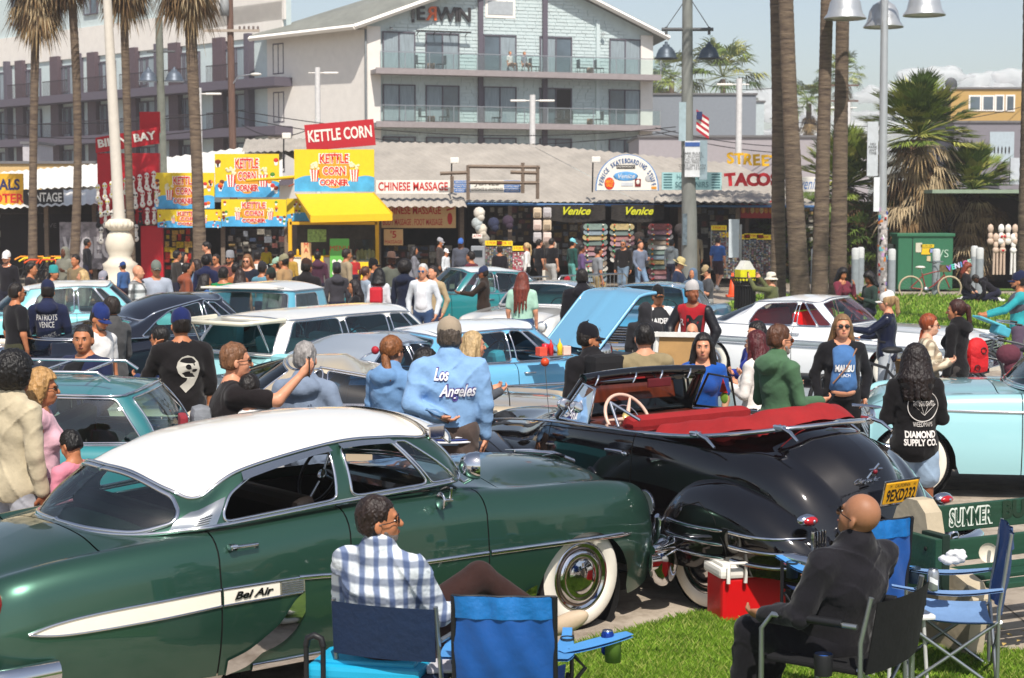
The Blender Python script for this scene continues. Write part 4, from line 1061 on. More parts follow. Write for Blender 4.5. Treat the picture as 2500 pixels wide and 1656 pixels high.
# ------------------------------------------------------------------ the shops
CORR=MC.setdefault('corrr',roofmat('#a69e93','corrx'));CORW=M('#e6e2da',.6,var=.08,scale=.6,key='corw');WOOD=M('#7a6a5c',.8,var=.25,scale=5,stretch=(1,1,6));DARK=M('#2e2622',.9,var=.5,scale=2)
def corrugated(name,p00,p10,p11,p01,mat,parent=None,pitch=.26,amp=.03,thick=0.):
 """p00-p10 along the eave, p01-p11 along the ridge"""
 p00,p10,p11,p01=map(Vector,(p00,p10,p11,p01));n=max(4,int((p10-p00).length/pitch*4));nr=(p10-p00).cross(p01-p00).normalized();nr=-nr if nr.z<0 else nr
 rows=[]
 for i in range(n+1):
  t=i/n;o=nr*(amp*math.sin(i*math.pi/2));a=p00.lerp(p10,t)+o;c=p01.lerp(p11,t)+o;rows.append([tuple(a),tuple(a.lerp(c,.5)),tuple(c)])
 b=MB();b.grid(rows,mat,True);o=b.build(name,parent,fix=False);return o
arc=empty('shop_arcade',(2,60,0),0,'long low row of beachfront shops under a grey corrugated roof','shop row')
def rel(p):return tuple(Vector(p)-Vector((2,60,0)))
E0,E1,E2=D(690,492,58.6),D(1560,494,58.6),D(1975,500,58.6)
R0,R1=D(640,343,76),D(1450,350,76)
corrugated('roof',rel(D(905,492,58.6)),rel(D(1560,494,58.6)),rel(D(1290,352,76)),rel(D(635,343,76)),CORR,arc)
corrugated('roof',rel(D(1562,494,58.5)),rel(D(2010,503,58.5)),rel(D(1800,400,74)),rel(D(1292,352,76)),CORR,arc)
corrugated('porch_roof',rel(D(912,505,57.6)),rel(D(1140,505,57.6)),rel(D(1130,470,59.5)),rel(D(912,470,59.5)),CORR,arc)
corrugated('porch_roof',rel(D(1600,492,57.5)),rel(D(1880,494,57.5)),rel(D(1880,466,59.5)),rel(D(1600,466,59.5)),CORR,arc)
corrugated('roof',rel(D(590,372,66)),rel(D(760,368,66)),rel(D(760,338,74)),rel(D(600,340,74)),CORR,arc)
corrugated('white_roof',rel(D(150,500,59)),rel(D(690,440,59)),rel(D(690,348,74)),rel(D(60,430,74)),CORW,arc)
corrugated('white_roof',rel(D(-60,512,58)),rel(D(240,498,58)),rel(D(240,462,61)),rel(D(-60,470,61)),CORW,arc)
corrugated('white_roof',rel(D(-100,470,62)),rel(D(240,455,62)),rel(D(240,400,72)),rel(D(-100,430,72)),CORW,arc)
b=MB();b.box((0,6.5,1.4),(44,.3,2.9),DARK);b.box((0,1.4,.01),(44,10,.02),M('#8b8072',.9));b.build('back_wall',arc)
for u in(-40,115,232,372,545,700,925,1128,1245,1330,1560,1660,1800,1990):
 p=D(u,600,59.2);b=MB();b.box((p.x-2,-.8,1.4),(.14,.14,2.8),WOOD);b.build('post',arc)
for u in(925,1128,1330,1660,1800):
 p=D(u,600,62);b=MB();b.box((p.x-2,2.5,1.4),(.12,6,2.8),M('#5a4a40',.9,var=.3,scale=3));b.build('partition_wall',arc)
b=MB();b.tube([rel(D(905,497,58.4)),rel(D(2000,505,58.4))],.05,M('#3c6a9c',.5),6);b.build('eave_pipe',arc)
def board(u0,v0,u1,v1,d,label,col,name='sign',tilt=0.,th=.06,rz=0.,edge=None,cat='sign',group=None,skew=0.):
 a,c=D(u0,v0,d),D(u1,v1,d);w_,h_=c.x-a.x,a.z-c.z;r=empty(name,((a.x+c.x)/2,d,(a.z+c.z)/2),rz,label,cat,group)
 b=MB();b.box((0,th/2+.002,0),(w_,th,h_),edge or M('#8d8478',.8));b.build('backing',r)
 b=MB();sk=skew*w_
 b.add([(-w_/2,0,-h_/2),(w_/2,0,-h_/2),(w_/2,0,h_/2),(-w_/2,0,h_/2)],[(0,1,2,3)],col);b.build('panel',r);r.rotation_euler[1]=-tilt
 return r,w_,h_
def T2(x,z,dy=-.012):return tr(x,dy,z)@UPR
def poster(r,w_,h_,s,nn=6,off=0.):
 """popcorn cartons, fruit cups and a bubble-lettered name on yellow and blue"""
 YL,BL,WH_,RD=M('#e8c818',.5,var=.06),M('#4aa6d8',.5,var=.25,scale=2),M('#f2efe8',.5,var=0),M('#d8261c',.5,var=0)
 b=MB();ps=[(-w_/2+w_*k/16,-h_*.10+h_*.10*math.sin(k*.55)-h_*.12+off) for k in range(17)]
 b.add([(x,-.006,z) for x,z in ps]+[(w_/2,-.006,-h_/2),(-w_/2,-.006,-h_/2)],[list(range(19))],BL);b.build('poster_print',r)
 b=MB();b.ell((0,-.004,0),(w_*.20,.008,h_*.44),M('#e39a22',.5),None,16);b.build('poster_print',r)
 for i,(t,z,sz) in enumerate((('KETTLE',.27,.30),('CORN',-.02,.26),('CORNER',-.29,.19))):
  ww=w_*(.36 if i!=1 else .28);text(t,r,T2(0,h_*z,-.014),h_*sz,WH_,'poster_lettering',bold=h_*.022,width=ww*1.08);text(t,r,T2(0,h_*z,-.022),h_*sz,RD,'poster_lettering',width=ww,bold=h_*.006)
 b=MB()
 for sg in(-1,1):
  cx=sg*w_*.25
  for k in range(6):x0=cx-h_*.11+k*h_*.037;b.add([(x0,-.012,h_*.02),(x0+h_*.037,-.012,h_*.02),(cx+(x0+h_*.037-cx)*.7,-.012,-h_*.26),(cx+(x0-cx)*.7,-.012,-h_*.26)],[(0,3,2,1)],RD if k%2 else WH_)
  for k in range(14):b.ell((cx+rnd.uniform(-.1,.1)*h_,-.014,h_*(.05+rnd.uniform(-.02,.13))),(h_*.04,.01,h_*.035),M('#f0e2b8',.7),None,6)
 o=b.build('popcorn_print',r);o['kind']='stuff'
 b=MB()
 for k in range(nn):
  sg=-1 if k%2 else 1;x=sg*w_*rnd.uniform(.34,.47);z=rnd.uniform(-.4,.4)*h_;c=M(rnd.choice(('#b5481c','#6e2c14','#c93024','#4a8a2a','#e07a1c')),.6)
  b.ell((x,-.01,z),(h_*.06,.008,h_*.055),c,None,8);b.add([(x-h_*.05,-.012,z),(x+h_*.05,-.012,z),(x+h_*.03,-.012,z-h_*.12),(x-h_*.03,-.012,z-h_*.12)],[(0,3,2,1)],WH_)
 o=b.build('snack_print',r);o['kind']='stuff'
YEL,REDS,WHS,TAN=M('#e6c61a',.5,var=.06),M('#b51524',.6,var=.05),M('#e9e4da',.6,var=.04),M('#d8b07a',.6,var=.06)
RDT=M('#c1241c',.6,var=0);BLT=M('#1d4f8a',.6,var=0);BKT=M('#231f1e',.6,var=0)
r,w_,h_=board(718,365,914,468,57.4,'large yellow and blue kettle corn signboard above the yellow awning',YEL);poster(r,w_,h_,1,0)
r,w_,h_=board(745,298,915,362,57.6,'dark red KETTLE CORN banner on poles above the stall',REDS,'banner',tilt=R(5),th=.03,cat='banner');text('KETTLE CORN',r,T2(0,.02),h_*.62,WHS,width=w_*.92,bold=.012)
r,w_,h_=board(524,376,682,482,57.9,'upper kettle corn poster with fruit cups left of the yellow awning',YEL);poster(r,w_,h_,1,10)
r,w_,h_=board(540,487,700,553,57.5,'long kettle corn poster hung low between the palms and the awning',YEL);poster(r,w_,h_,1,14)
r,w_,h_=board(376,422,524,510,57.8,'kettle corn poster next to the red swimwear shop',YEL);poster(r,w_,h_,1,12)
r,w_,h_=board(384,512,540,556,57.6,'slanted kettle corn strip below the poster beside the red shop',YEL);poster(r,w_,h_,1,10)
r,w_,h_=board(700,485,916,540,58.6,'yellow kettle corn fascia shaded by the yellow awning',YEL);poster(r,w_,h_,1,12)
aw=empty('awning',D(820,500,57),0,'bright yellow fabric awning over the kettle corn stall','awning');b=MB();o_=aw.location;AY=M('#e8b80c',.7,var=.05)
q=[D(722,474,57.4)-o_,D(912,471,57.4)-o_,D(958,522,55.4)-o_,D(758,527,55.4)-o_]
b.add([tuple(v) for v in q],[(0,1,2,3),(3,2,1,0)][:1],AY);b.add([tuple(q[3]),tuple(q[2]),tuple(q[2]-Vector((0,0,.22))),tuple(q[3]-Vector((0,0,.22)))],[(0,1,2,3)],AY)
b.add([tuple(q[0]),tuple(q[3]),tuple(q[3]-Vector((0,0,.22))),tuple(q[0]-Vector((0,0,.05)))],[(0,1,2,3)],AY);b.build('awning_fabric',aw,fix=False)
b=MB();
for k in(0,1):b.tube([tuple(q[k]),tuple(q[3-k])],.025,M('#c8a21a',.5),6)
b.build('awning_arm',aw)
r=empty('awning',D(700,440,58),0,'folded yellow awning seen edge on beside the big kettle corn sign','awning');b=MB();a_,c_=D(600,441,57)-r.location,D(765,430,58.4)-r.location;b.tube([tuple(a_),tuple(c_)],[.05,.08],AY,6);b.build('awning_fabric',r);b=MB();b.tube([tuple(D(705,455,57.5)-r.location),tuple(c_)],.02,M('#b5562a',.6),5);b.build('awning_arm',r)
p=D(815,620,57.4);ki=empty('snack_kiosk',(p.x,57.4,0),0,'yellow framed snack kiosk under the bright yellow awning','kiosk');s_=4200/57.4;KY=M('#e0ac10',.6,var=.06)
def kx(u):return(u-815)/s_
def kz(v):return 2.8-(v-497)/s_
b=MB()
for u in(709,921):b.box((kx(u),0,1.15),(.12,.12,2.3),KY)
b.box((0,0,kz(545)),(kx(921)-kx(709),.12,.1),KY);b.box((0,0,kz(625)),(kx(921)-kx(709),.1,.06),KY);b.build('frame',ki)
b=MB();b.box((0,.25,.5),(2.85,.5,1.0),WHS);b.build('counter',ki);b=MB();b.box((0,1.9,1.2),(2.9,.1,2.3),M('#4a443a',.8,var=.4,scale=3));b.build('back_wall',ki)
b=MB();b.box((kx(775),-.1,kz(575)),(.62,.03,.42),M('#8fae5a',.6,var=.6,scale=14));b.build('menu_board',ki)
b=MB();b.box((kx(893),-.05,kz(610)),(.68,.4,.7),glass('#dfeee8',.3));
for k in range(5):b.ell((kx(875)+.12*k,-.05,kz(622)+.03*(k%2)),(.08,.12,.18),M('#e0c78a',.8))
b.build('popcorn_case',ki)
b=MB()
for k in range(10):c=rnd.choice(('#c93024','#e0ac10','#3a7a2a','#d8d2c4','#7a3a1a'));b.lathe([(.0,.22),(.035,.2),(.05,.1),(.05,0)],M(c,.4),8,tr(-1.2+k*.22,-.02,kz(625)+.02))
o=b.build('bottles',ki);o['kind']='stuff'
for u0,v0,u1,v1,c,t,lb in((805,583,853,692,'#5fae4a','MENU','tall green menu board standing in front of the kiosk'),(735,593,760,650,'#d8b07a','M\nA','tan MASSAGE sandwich board beside the kiosk post'),(762,625,790,700,'#e6c61a','CORN','small yellow poster board at the foot of the kiosk'),(868,640,925,700,'#e6c61a','CORN','yellow snack poster under the popcorn case')):
 r,w_,h_=board(u0,v0,u1,v1,56.2,lb,M(c,.5,var=.1,scale=8),'menu_board',cat='menu board');text(t,r,T2(0,h_*.28),h_*(.16 if 'M\n' not in t else .28),RDT)
 if v1>690 and u0>800 and u0<860:
  b=MB();
  for kk in range(6):b.ell(((kk%3-1)*w_*.28,-.004,(-.02-.25*(kk//3))*h_),(w_*.12,.005,w_*.12),WHS,None,12)
  b.build('menu_print',r)
r,w_,h_=board(918,440,1099,473,58.2,'white CHINESE MASSAGE sign with red letters on the porch roof',WHS);text('CHINESE MASSAGE',r,T2(0,0),h_*.86,RDT,width=w_*.94,bold=.008)
r,w_,h_=board(931,500,1113,557,58.8,'tan CHINESE MASSAGE sign with a red footprint under the porch',TAN);text('CHINESE MASSAGE',r,T2(-w_*.08,h_*.24),h_*.46,RDT,width=w_*.76,bold=.006);text('BODY MASSAGE . FOOT MASSAGE',r,T2(-w_*.08,-h_*.26),h_*.38,RDT,width=w_*.80,bold=.003)
b=MB();b.ell((w_*.42,-.006,-.1*h_),(w_*.035,.006,h_*.26),RDT);[b.ell((w_*(.385+.02*k),-.006,h_*(.27+.02*k)),(.03,.006,.035),RDT,None,6) for k in range(5)];b.build('footprint',r)
r,w_,h_=board(937,560,984,599,58.6,'small tan 5 dollar MASSAGE placard hanging under the big tan sign',TAN);text("'5",r,T2(0,h_*.15),h_*.6,RDT,bold=.006);text('MASSAGE',r,T2(0,-h_*.3),h_*.3,RDT,width=w_*.9)
r,w_,h_=board(1107,440,1272,471,58.4,'white luggage and handbags shop sign with blue end panels',WHS)
text('JONES',r,T2(0,h_*.24),h_*.5,BKT,width=w_*.38,shear=.3);text('LUGGAGE & HANDBAGS',r,T2(0,-h_*.24),h_*.34,BKT,width=w_*.46)
for sg in(-1,1):
 b=MB();[b.box((sg*w_*.37,-.005,h_*z),(w_*.24,.006,h_*.28),M('#4a78b8',.6)) for z in(.33,0,-.33)];o=b.build('blue_panel',r)
 for k,t in enumerate((('BEACH TOWELS','FANNY PACKS','SOCKS-TIES') if sg<0 else('WALLETS','DUFFEL BAGS','HATS-BEANIES'))):text(t,o,T2(sg*w_*.37,h_*(.33-.33*k),-.016),h_*.2,WHS,width=w_*.2)
fr=empty('timber_frame',D(1200,450,57.8),0,'weathered timber rack frame on the roof behind the luggage sign','frame');s_=4200/57.8
for u0,v0,u1,v1 in((1143,404,1143,488),(1276,398,1276,472),(1312,405,1312,486),(1143,407,1318,409),(1075,424,1143,422),(1246,421,1312,423),(1143,446,1316,447),(1104,430,1104,470)):
 b=MB();b.tube([((u0-1200)/s_,0,(450-v0)/s_),((u1-1200)/s_,0,(450-v1)/s_)],.06,WOOD,4);b.build('beam',fr)
r=empty('sign',D(1531,466,58),0,'arched white VENICE SKATEBOARDING STUFF sign on the shop roof','sign');s_=4200/58;W2,H2=77/s_,88/s_
arcp=[(W2*math.cos(a)*(1 if 1 else 0),H2*math.sin(a)**.9) for a in np.linspace(0,math.pi,25)]
b=MB();b.prism(arcp,'y',.06,M('#3f7fc0',.5));b.build('backing',r);b=MB();b.prism([(x*.965,z*.97+.015) for x,z in arcp],'y',.01,WHS,tr(0,-.012,0));b.build('panel',r)
for i,ch in enumerate('VENICE SKATEBOARDING STUFF'):
 a=math.pi-(i+1.6)/28.2*math.pi;x,z=W2*.84*math.cos(a),H2*.82*math.sin(a)**.9
 if ch!=' ':text(ch,r,tr(x,-.03,z)@rot('Y',-(a-math.pi/2)*.85)@UPR@scl(.8,1.25,1),.17,BLT,'sign_letter',bold=.004)
b=MB();b.box((-.05,-.02,H2*.66),(.62,.02,.12),BKT);b.ell((-.05,-.02,H2*.40),(.42,.012,.16),M('#5a9ad0',.5,var=.4,scale=9));b.ell((-W2*.56,-.022,H2*.2),(.17,.012,.21),M('#e0341c',.5));b.box((.36,-.02,H2*.22),(.2,.02,.26),M('#7a1a1a',.5));b.ell((.36,-.032,H2*.24),(.06,.01,.08),WHS);b.ell((.72,-.02,H2*.34),(.12,.01,.12),M('#b5b5b5',.5));b.box((.9,-.02,.1),(.17,.02,.08),M('#e0901c',.5));b.box((0,-.02,.22),(.4,.015,.12),M('#c9ccd0',.5));b.build('sticker',r)
text('INDEPENDENT',r,T2(-.05,H2*.66,-.035),.09,WHS,'sticker_lettering',width=.56);text('SANTA\nCRUZ',r,T2(-W2*.56,H2*.2,-.038),.15,M('#f0c818',.5),'sticker_lettering',width=.26);text('Venice',r,T2(-.05,H2*.4,-.035),.22,WHS,'sticker_lettering',shear=.3)
r,w_,h_=board(1616,421,1762,464,58.3,'pale teal SOUVENIRS sign partly behind the lamp post',M('#9cc4c4',.6));DT=M('#2c5e66',.6);text('HATS & BEERS',r,T2(0,h_*.22),h_*.42,DT,width=w_*.5);text('SOUVENIRS',r,T2(0,-h_*.22),h_*.46,DT,width=w_*.55)
b=MB();
for sg in(-1,1):
 for k in range(6):b.box((sg*w_*.40,-.006,h_*(.38-.15*k)),(w_*.14,.004,h_*.07),DT)
b.build('small_print',r)
ss=empty('roof_lettering',D(1830,415,58),0,'big yellow STREET and red TACO letters standing on the shop roof','lettering');s_=4200/58
for i,ch in enumerate('STREET'):text(ch,ss,tr((1783+i*21-1830)/s_,0,(415-388-i*1.5)/s_)@rot('Y',rnd.uniform(-.12,.12))@UPR,.50,M('#e6b010',.5),'letter',ext=.04,bold=.02)
for i,ch in enumerate('TACOS'):text(ch,ss,tr((1783+i*27-1830)/s_,0,(415-440)/s_)@rot('Y',rnd.uniform(-.08,.08))@UPR,.56,M('#c8202a',.5),'letter',ext=.04,bold=.03)
r,w_,h_=board(1944,432,2010,468,59,'white souvenir sign in blue script between the palm trunks',WHS);text('Souvenirs',r,T2(-.2,0),.55,M('#4a78b8',.6),shear=.4,width=w_*1.3)
r,w_,h_=board(1808,490,1888,533,59.4,'red snack bar banner with a row of dishes',M('#a82a2a',.6),'banner',cat='banner');b=MB();[b.ell((-w_*.42+k*w_*.14,-.01,-.02),(w_*.065,.008,h_*.2),M(rnd.choice(('#c88a3a','#8a5a2a','#c9b07a')),.6,var=.5,scale=20)) for k in range(7)];b.build('dish_print',r)
r,w_,h_=board(-40,424,57,466,58.6,'yellow RENTALS sign with dark blue letters at the far left',M('#d9a624',.6));text('RENTALS',r,T2(-.32,-.1),.5,M('#2b2a5a',.6),bold=.015,width=1.75)
r,w_,h_=board(-40,466,57,505,58.6,'ochre SCOOTER sign with red letters at the far left',M('#d99a24',.6));text('SCOOTER',r,T2(-.25,0),.42,RDT,bold=.012,width=1.9)
r,w_,h_=board(57,463,155,503,58.4,'black VINTAGE sign with white letters beside the ochre signs',M('#211d1e',.6));text('VINTAGE',r,T2(.05,0),.42,WHS,width=1.15,bold=.008)
for u0,u1,lb in((1330,1478,'left'),(1492,1622,'right')):
 r=empty('shop_curtain',D((u0+u1)/2,516,58.2),0,'dark patterned curtain with yellow Venice script under the eave, %s one'%('nearer the bags' if lb=='left' else 'nearer the lamp post'),'curtain');b=MB();w_=(u1-u0)/72.4
 b.grid([[(x,.06*math.sin(x*9)*(1-t),.22-.5*t-.1*math.cos(x/w_*3.1)*t) for t in(0,.5,1)] for x in np.linspace(-w_/2,w_/2,30)],M('#2b2622',.9,var=.9,scale=9,stretch=(1,1,2.5)),True);b.build('cloth',r);text('Venice',r,T2(0,0,-.1),.36,M('#c9c81c',.6),shear=.4,bold=.01)
p=D(315,600,58);bk=empty('swimwear_shop',(p.x,58,0),R(-3),'bright red BIKINI BAY shop front hung with white tops','shop');s_=4200/58.
def bx(u):return(u-315)/s_
def bz(v):return 2.8-(v-497)/s_
RB=M('#b80f22',.65,var=.06)
b=MB();b.add([(bx(237),0,bz(375)),(bx(393),0,bz(352)),(bx(393),0,bz(312)),(bx(237),0,bz(338))],[(0,1,2,3)],RB);b.add([(bx(237),.08,bz(375)),(bx(393),.08,bz(352)),(bx(393),.08,bz(312)),(bx(237),.08,bz(338))],[(3,2,1,0)],RB);sg_=b.build('sign_panel',bk,fix=False)
text('BIKINI BAY',sg_,tr(0,-.03,bz(343))@rot('Y',-.15)@UPR,.36,WHS,width=2.0,bold=.014)
b=MB();b.box((bx(366),.3,bz(300)),(.68,.1,.7),RB);b.box((bx(314),.2,(bz(362)+bz(560))/2-.0),(2.1,.2,bz(368)-bz(540)),RB);b.box((bx(372),.05,1.0),(.75,.15,2.1),RB);b.build('red_wall',bk)
tops=[]
for i in range(34):
 row=i//9;k=i%9;u=245+k*17+(row%2)*6;v=455+row*38-(k-4)*4*(1 if row<2 else .3)
 if row==3 and k>5:continue
 b=MB();W=rnd.choice((WHS,WHS,WHS,M('#1c1a1c',.7))) if row>1 else WHS;acc=(RB,M('#d8c81c',.6),M('#1c1a1c',.7))[0 if k>5 else(1 if row<2 and k<5 else 2)]
 b.ell((0,0,.17),(.085,.05,.12),W,None,10);b.ell((0,0,-.04),(.06,.045,.14),W,None,10);b.ell((0,0,-.2),(.095,.055,.11),W,None,10);b.ell((-.04,-.045,.17),(.035,.02,.035),acc,None,6);b.ell((.04,-.045,.17),(.035,.02,.035),acc,None,6);b.ell((0,-.03,-.17),(.05,.03,.04),acc,None,6)
 o=b.build('mannequin_torso');o.location=(p.x+bx(u),57.8,bz(v));tag(o,'small white torso mannequin in swimwear hung on the red shop front','mannequin','torso mannequins on the red shop')
b=MB();b.box((0,0,0),(4.2,.1,1.9),M('#1b1518',.8,var=.5,scale=2));o=b.build('painted_shutter');o.location=D(150,590,60);tag(o,'dark painted shop shutter with faint skull drawing behind the rental bikes','shutter')
text('LIVE BY THE',o,T2(.1,.55,-.07),.22,M('#6d6a6c',.7),width=1.4)
b=MB();b.box((0,0,0),(1.9,.08,1.6),M('#8a8488',.8,var=.8,scale=2.5));o=b.build('graffiti_wall');o.location=D(215,600,58.6);tag(o,'shutter with pale bubble graffiti between the left palms','shutter');text('WOEC',o,T2(0,-.1,-.06),.95,M('#c9c4c6',.7),bold=.04,width=1.7)
def rack(u,v0,v1,w_,d,label,n=(4,9),seed=0,name='postcard_rack',header=True,cols=None):
 a,c=D(u,v0,d),D(u,v1,d);h_=a.z-c.z;r=empty(name,(a.x,d,0),0,label,'display rack','racks of goods in front of the shops');rr=random.Random(seed);z0=max(c.z,.05)
 b=MB();[b.box((sx*w_/2,0,(z0+a.z)/2),(.03,.03,a.z-z0),STEEL) for sx in(-1,1)];b.box((0,.05,(z0+a.z)/2),(w_,.02,a.z-z0),M('#6b6560',.8));b.build('frame',r)
 b=MB();cols=cols or('#7d8a92','#9a9488','#6a3a38','#3f5266','#8a7a58','#2f2f33','#a8a49c','#56624e','#84606a');n=(int(n[0]*2),int(n[1]*2.4))
 for i in range(n[0]):
  for j in range(n[1]):b.box((-w_/2+(i+.5)*w_/n[0],-.03-rr.uniform(0,.03),z0+(j+.5)*(a.z-z0-.15)/n[1]),(w_/n[0]*rr.uniform(.5,.95),.01,(a.z-z0-.15)/n[1]*rr.uniform(.5,.95)),M(rr.choice(cols),.6,var=.3,scale=20))
 o=b.build('cards',r);o['kind']='stuff'
 if header:b=MB();b.box((0,-.03,a.z-.02),(w_*1.02,.03,.16),M('#e8c818',.5));o=b.build('header_card',r);text('3 FOR 10',o,tr(0,-.05,a.z-.02)@UPR,.11,RDT,width=w_*.8)
 return r
for i,(u,v0,v1,w_,lb) in enumerate(((1205,592,690,.55,'tall postcard rack with yellow header, left of the pair by the cash machine'),(1232,593,690,.52,'tall postcard rack with yellow header, right of the pair by the cash machine'),(1268,605,700,.45,'narrow red and white scarf rack beside the postcard racks'),(1840,575,680,.62,'sunglasses rack behind the thin steel post'),(1870,578,680,.6,'magnet rack with yellow header beside the palm trunk'),(1812,577,680,.5,'key ring rack with yellow header near the thin post'),(1778,572,680,.55,'postcard rack behind the jogging man'),(1755,555,660,.5,'print rack under the small yellow price card'))):
 rack(u,v0,v1,w_,57,lb,seed=i,cols=('#b04048','#d8d0c8','#c97a8a') if 'scarf' in lb else None)
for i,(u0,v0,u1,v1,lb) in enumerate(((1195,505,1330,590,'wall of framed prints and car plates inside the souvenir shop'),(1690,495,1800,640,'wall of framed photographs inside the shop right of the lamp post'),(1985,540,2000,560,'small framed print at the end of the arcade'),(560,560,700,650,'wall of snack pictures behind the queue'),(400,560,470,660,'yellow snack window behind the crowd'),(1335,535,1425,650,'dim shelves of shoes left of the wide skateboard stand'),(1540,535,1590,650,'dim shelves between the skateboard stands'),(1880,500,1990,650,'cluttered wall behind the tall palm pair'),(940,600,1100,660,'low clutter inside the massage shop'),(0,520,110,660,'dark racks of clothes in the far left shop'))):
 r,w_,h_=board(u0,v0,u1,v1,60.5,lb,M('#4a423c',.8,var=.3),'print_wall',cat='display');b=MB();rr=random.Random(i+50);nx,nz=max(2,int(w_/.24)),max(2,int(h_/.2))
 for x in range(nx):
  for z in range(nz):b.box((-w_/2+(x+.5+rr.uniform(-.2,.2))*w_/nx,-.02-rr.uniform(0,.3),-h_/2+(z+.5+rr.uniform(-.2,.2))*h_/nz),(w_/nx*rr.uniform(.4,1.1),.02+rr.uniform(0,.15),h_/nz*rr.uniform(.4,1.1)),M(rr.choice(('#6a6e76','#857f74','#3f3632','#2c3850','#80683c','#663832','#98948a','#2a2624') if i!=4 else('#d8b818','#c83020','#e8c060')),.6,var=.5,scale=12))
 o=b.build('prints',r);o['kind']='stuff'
skb=[]
def skateboard(at,c,label,rz=0,grp='skateboards stacked on the display stands'):
 r=empty('skateboard',at,rz,label,'skateboard',grp);b=MB();pts=[]
 L_=[[(x,y,.012*(abs(x)>.3)*(abs(x)-.3)*20*.1+.004*(abs(y)/.1)) for y in(-.1*q,-.05*q,0,.05*q,.1*q)] for x,q in[(x,math.sqrt(max(0.02,1-max(0,(abs(x)-.30)/.105)**2))) for x in np.linspace(-.4,.4,15)]]
 P_=[[(x,-.0+y*.35,z+y) for x,y,z in row] for row in L_];b.grid(P_,M(c,.4,var=.5,scale=12),True);b.build('deck',r);b=MB()
 for x in(-.25,.25):
  for s in(-.07,.07):b.lathe([(0,-.02),(.03,-.02),(.03,.02),(0,.02)],M(rnd.choice(('#e8e0d0','#d83a2a','#e8a020','#3aa06a')),.5),8,tr(x,-.05,s)@rot('X',0))
 b.build('wheels',r);return r
kc=('#3f5a50','#86702e','#74302a','#26262a','#a09c92','#4f6470','#1f4038','#7c505a','#5e4a30');kn=('grey green','mustard','brick red','black','cream','slate blue','bottle green','dusty pink','tan')
ORD=('topmost','second','third','fourth','fifth','sixth','seventh','eighth','ninth','tenth','eleventh','twelfth','thirteenth','fourteenth')
for si,(u,v0,v1,nm) in enumerate(((1453,548,700,'the wide stand left of the dark clad man'),(1518,548,640,'the narrow stand behind the walking men'),(1612,548,705,'the stand beside the lamp post'))):
 n=int((v1-v0)/12);p=D(u,v1,56.8);b=MB();b.tube([(p.x,56.95,0),(p.x,56.95,D(u,v0,56.8).z)],.04,BLACKP,6);o=b.build('display_stand');tag(o,'black pole stand holding skateboards, %s'%nm,'display stand','skateboard stands')
 for k in range(n):
  q=D(u,v0+(k+.5)*(v1-v0)/n,56.8);skateboard((q.x+rnd.uniform(-.03,.03),56.8,q.z),kc[(k*5+si)%9],'%s skateboard, %s from the top on %s'%(kn[(k*5+si)%9],ORD[k],nm.replace('the dark clad man','the man')) if k else '%s skateboard, topmost on %s'%(kn[(k*5+si)%9],nm),R(rnd.uniform(-4,4)),'skateboards on %s'%nm)
for k in range(6):
 q=D(1312+(k%2)*24,520+(k//2)*30,57.2);r=empty('backpack',q,0,'pale backpack hanging in the column of bags outside the shop','backpack','backpacks hanging in a column');b=MB();b.rbox((0,0,0),(.28,.16,.36),M(('#c9b59a','#b9b4b4','#d8c6bc')[k%3],.8),r=.06);b.build('bag_body',r);b=MB();b.rbox((0,-.1,-.06),(.2,.06,.16),M(('#8a7a66','#9a9494','#b09a90')[k%3],.8),r=.025);b.build('bag_pocket',r)
q=D(1167,655,57);r=empty('cash_machine',(q.x,57,0),0,'grey cash machine with a small white ATM sign above','cash machine');b=MB();b.rbox((0,0,.75),(.46,.4,1.3),M('#8b8f94',.5),r=.03);b.build('cabinet',r);b=MB();b.box((0,-.21,1.15),(.3,.02,.22),M('#222a30',.2));b.build('screen',r)
b=MB();b.box((-.02,-.1,kz(575)),(.32,.04,.14),WHS);o=b.build('sign',r);text('ATM',o,tr(-.02,-.13,kz(575))@UPR,.13,RDT)
for i,(u,v,c) in enumerate(((1170,520,'#cfc8bc'),(1165,545,'#a8b0b0'),(1175,560,'#c9bfae'),(1182,585,'#8f8a80'),(1190,615,'#9a9488'),(1345,600,'#c9b8a8'),(1350,640,'#8a5a4a'),(1205,545,'#2b3048'),(1240,540,'#3a2c3c'),(1410,600,'#3a3432'),(1430,560,'#2a2422'),(1560,580,'#352c28'),(1545,640,'#2c3a38'),(1660,560,'#4a4240'))):
 q=D(u,v,57.6);b=MB();b.ell((0,0,0),(.2,.12,.2),M(c,.9,var=.3),None,10);b.ell((.05,-.03,-.16),(.14,.1,.14),M(c,.9,var=.3),None,8);o=b.build('hanging_bag');o.location=q;tag(o,'cloth bag or hat hanging in the shop front','bag','bags and hats hanging in the shops')
for u,v in((1110,392),(1455,390),(700,332)):
 q=D(u,v,58.5);r=empty('floodlight',q,0,{1110:'white roof floodlight above the massage sign',1455:'white roof floodlight left of the arched sign',700:'floodlight over the kettle corn posters'}[u],'floodlight');b=MB();b.rbox((0,0,0),(.3,.2,.2),WHS,r=.03);b.build('lamp_housing',r);b=MB();b.tube([(-.1,0,0),(-.12,0,-1.1)],.025,BLACKP,6);b.build('pole',r)
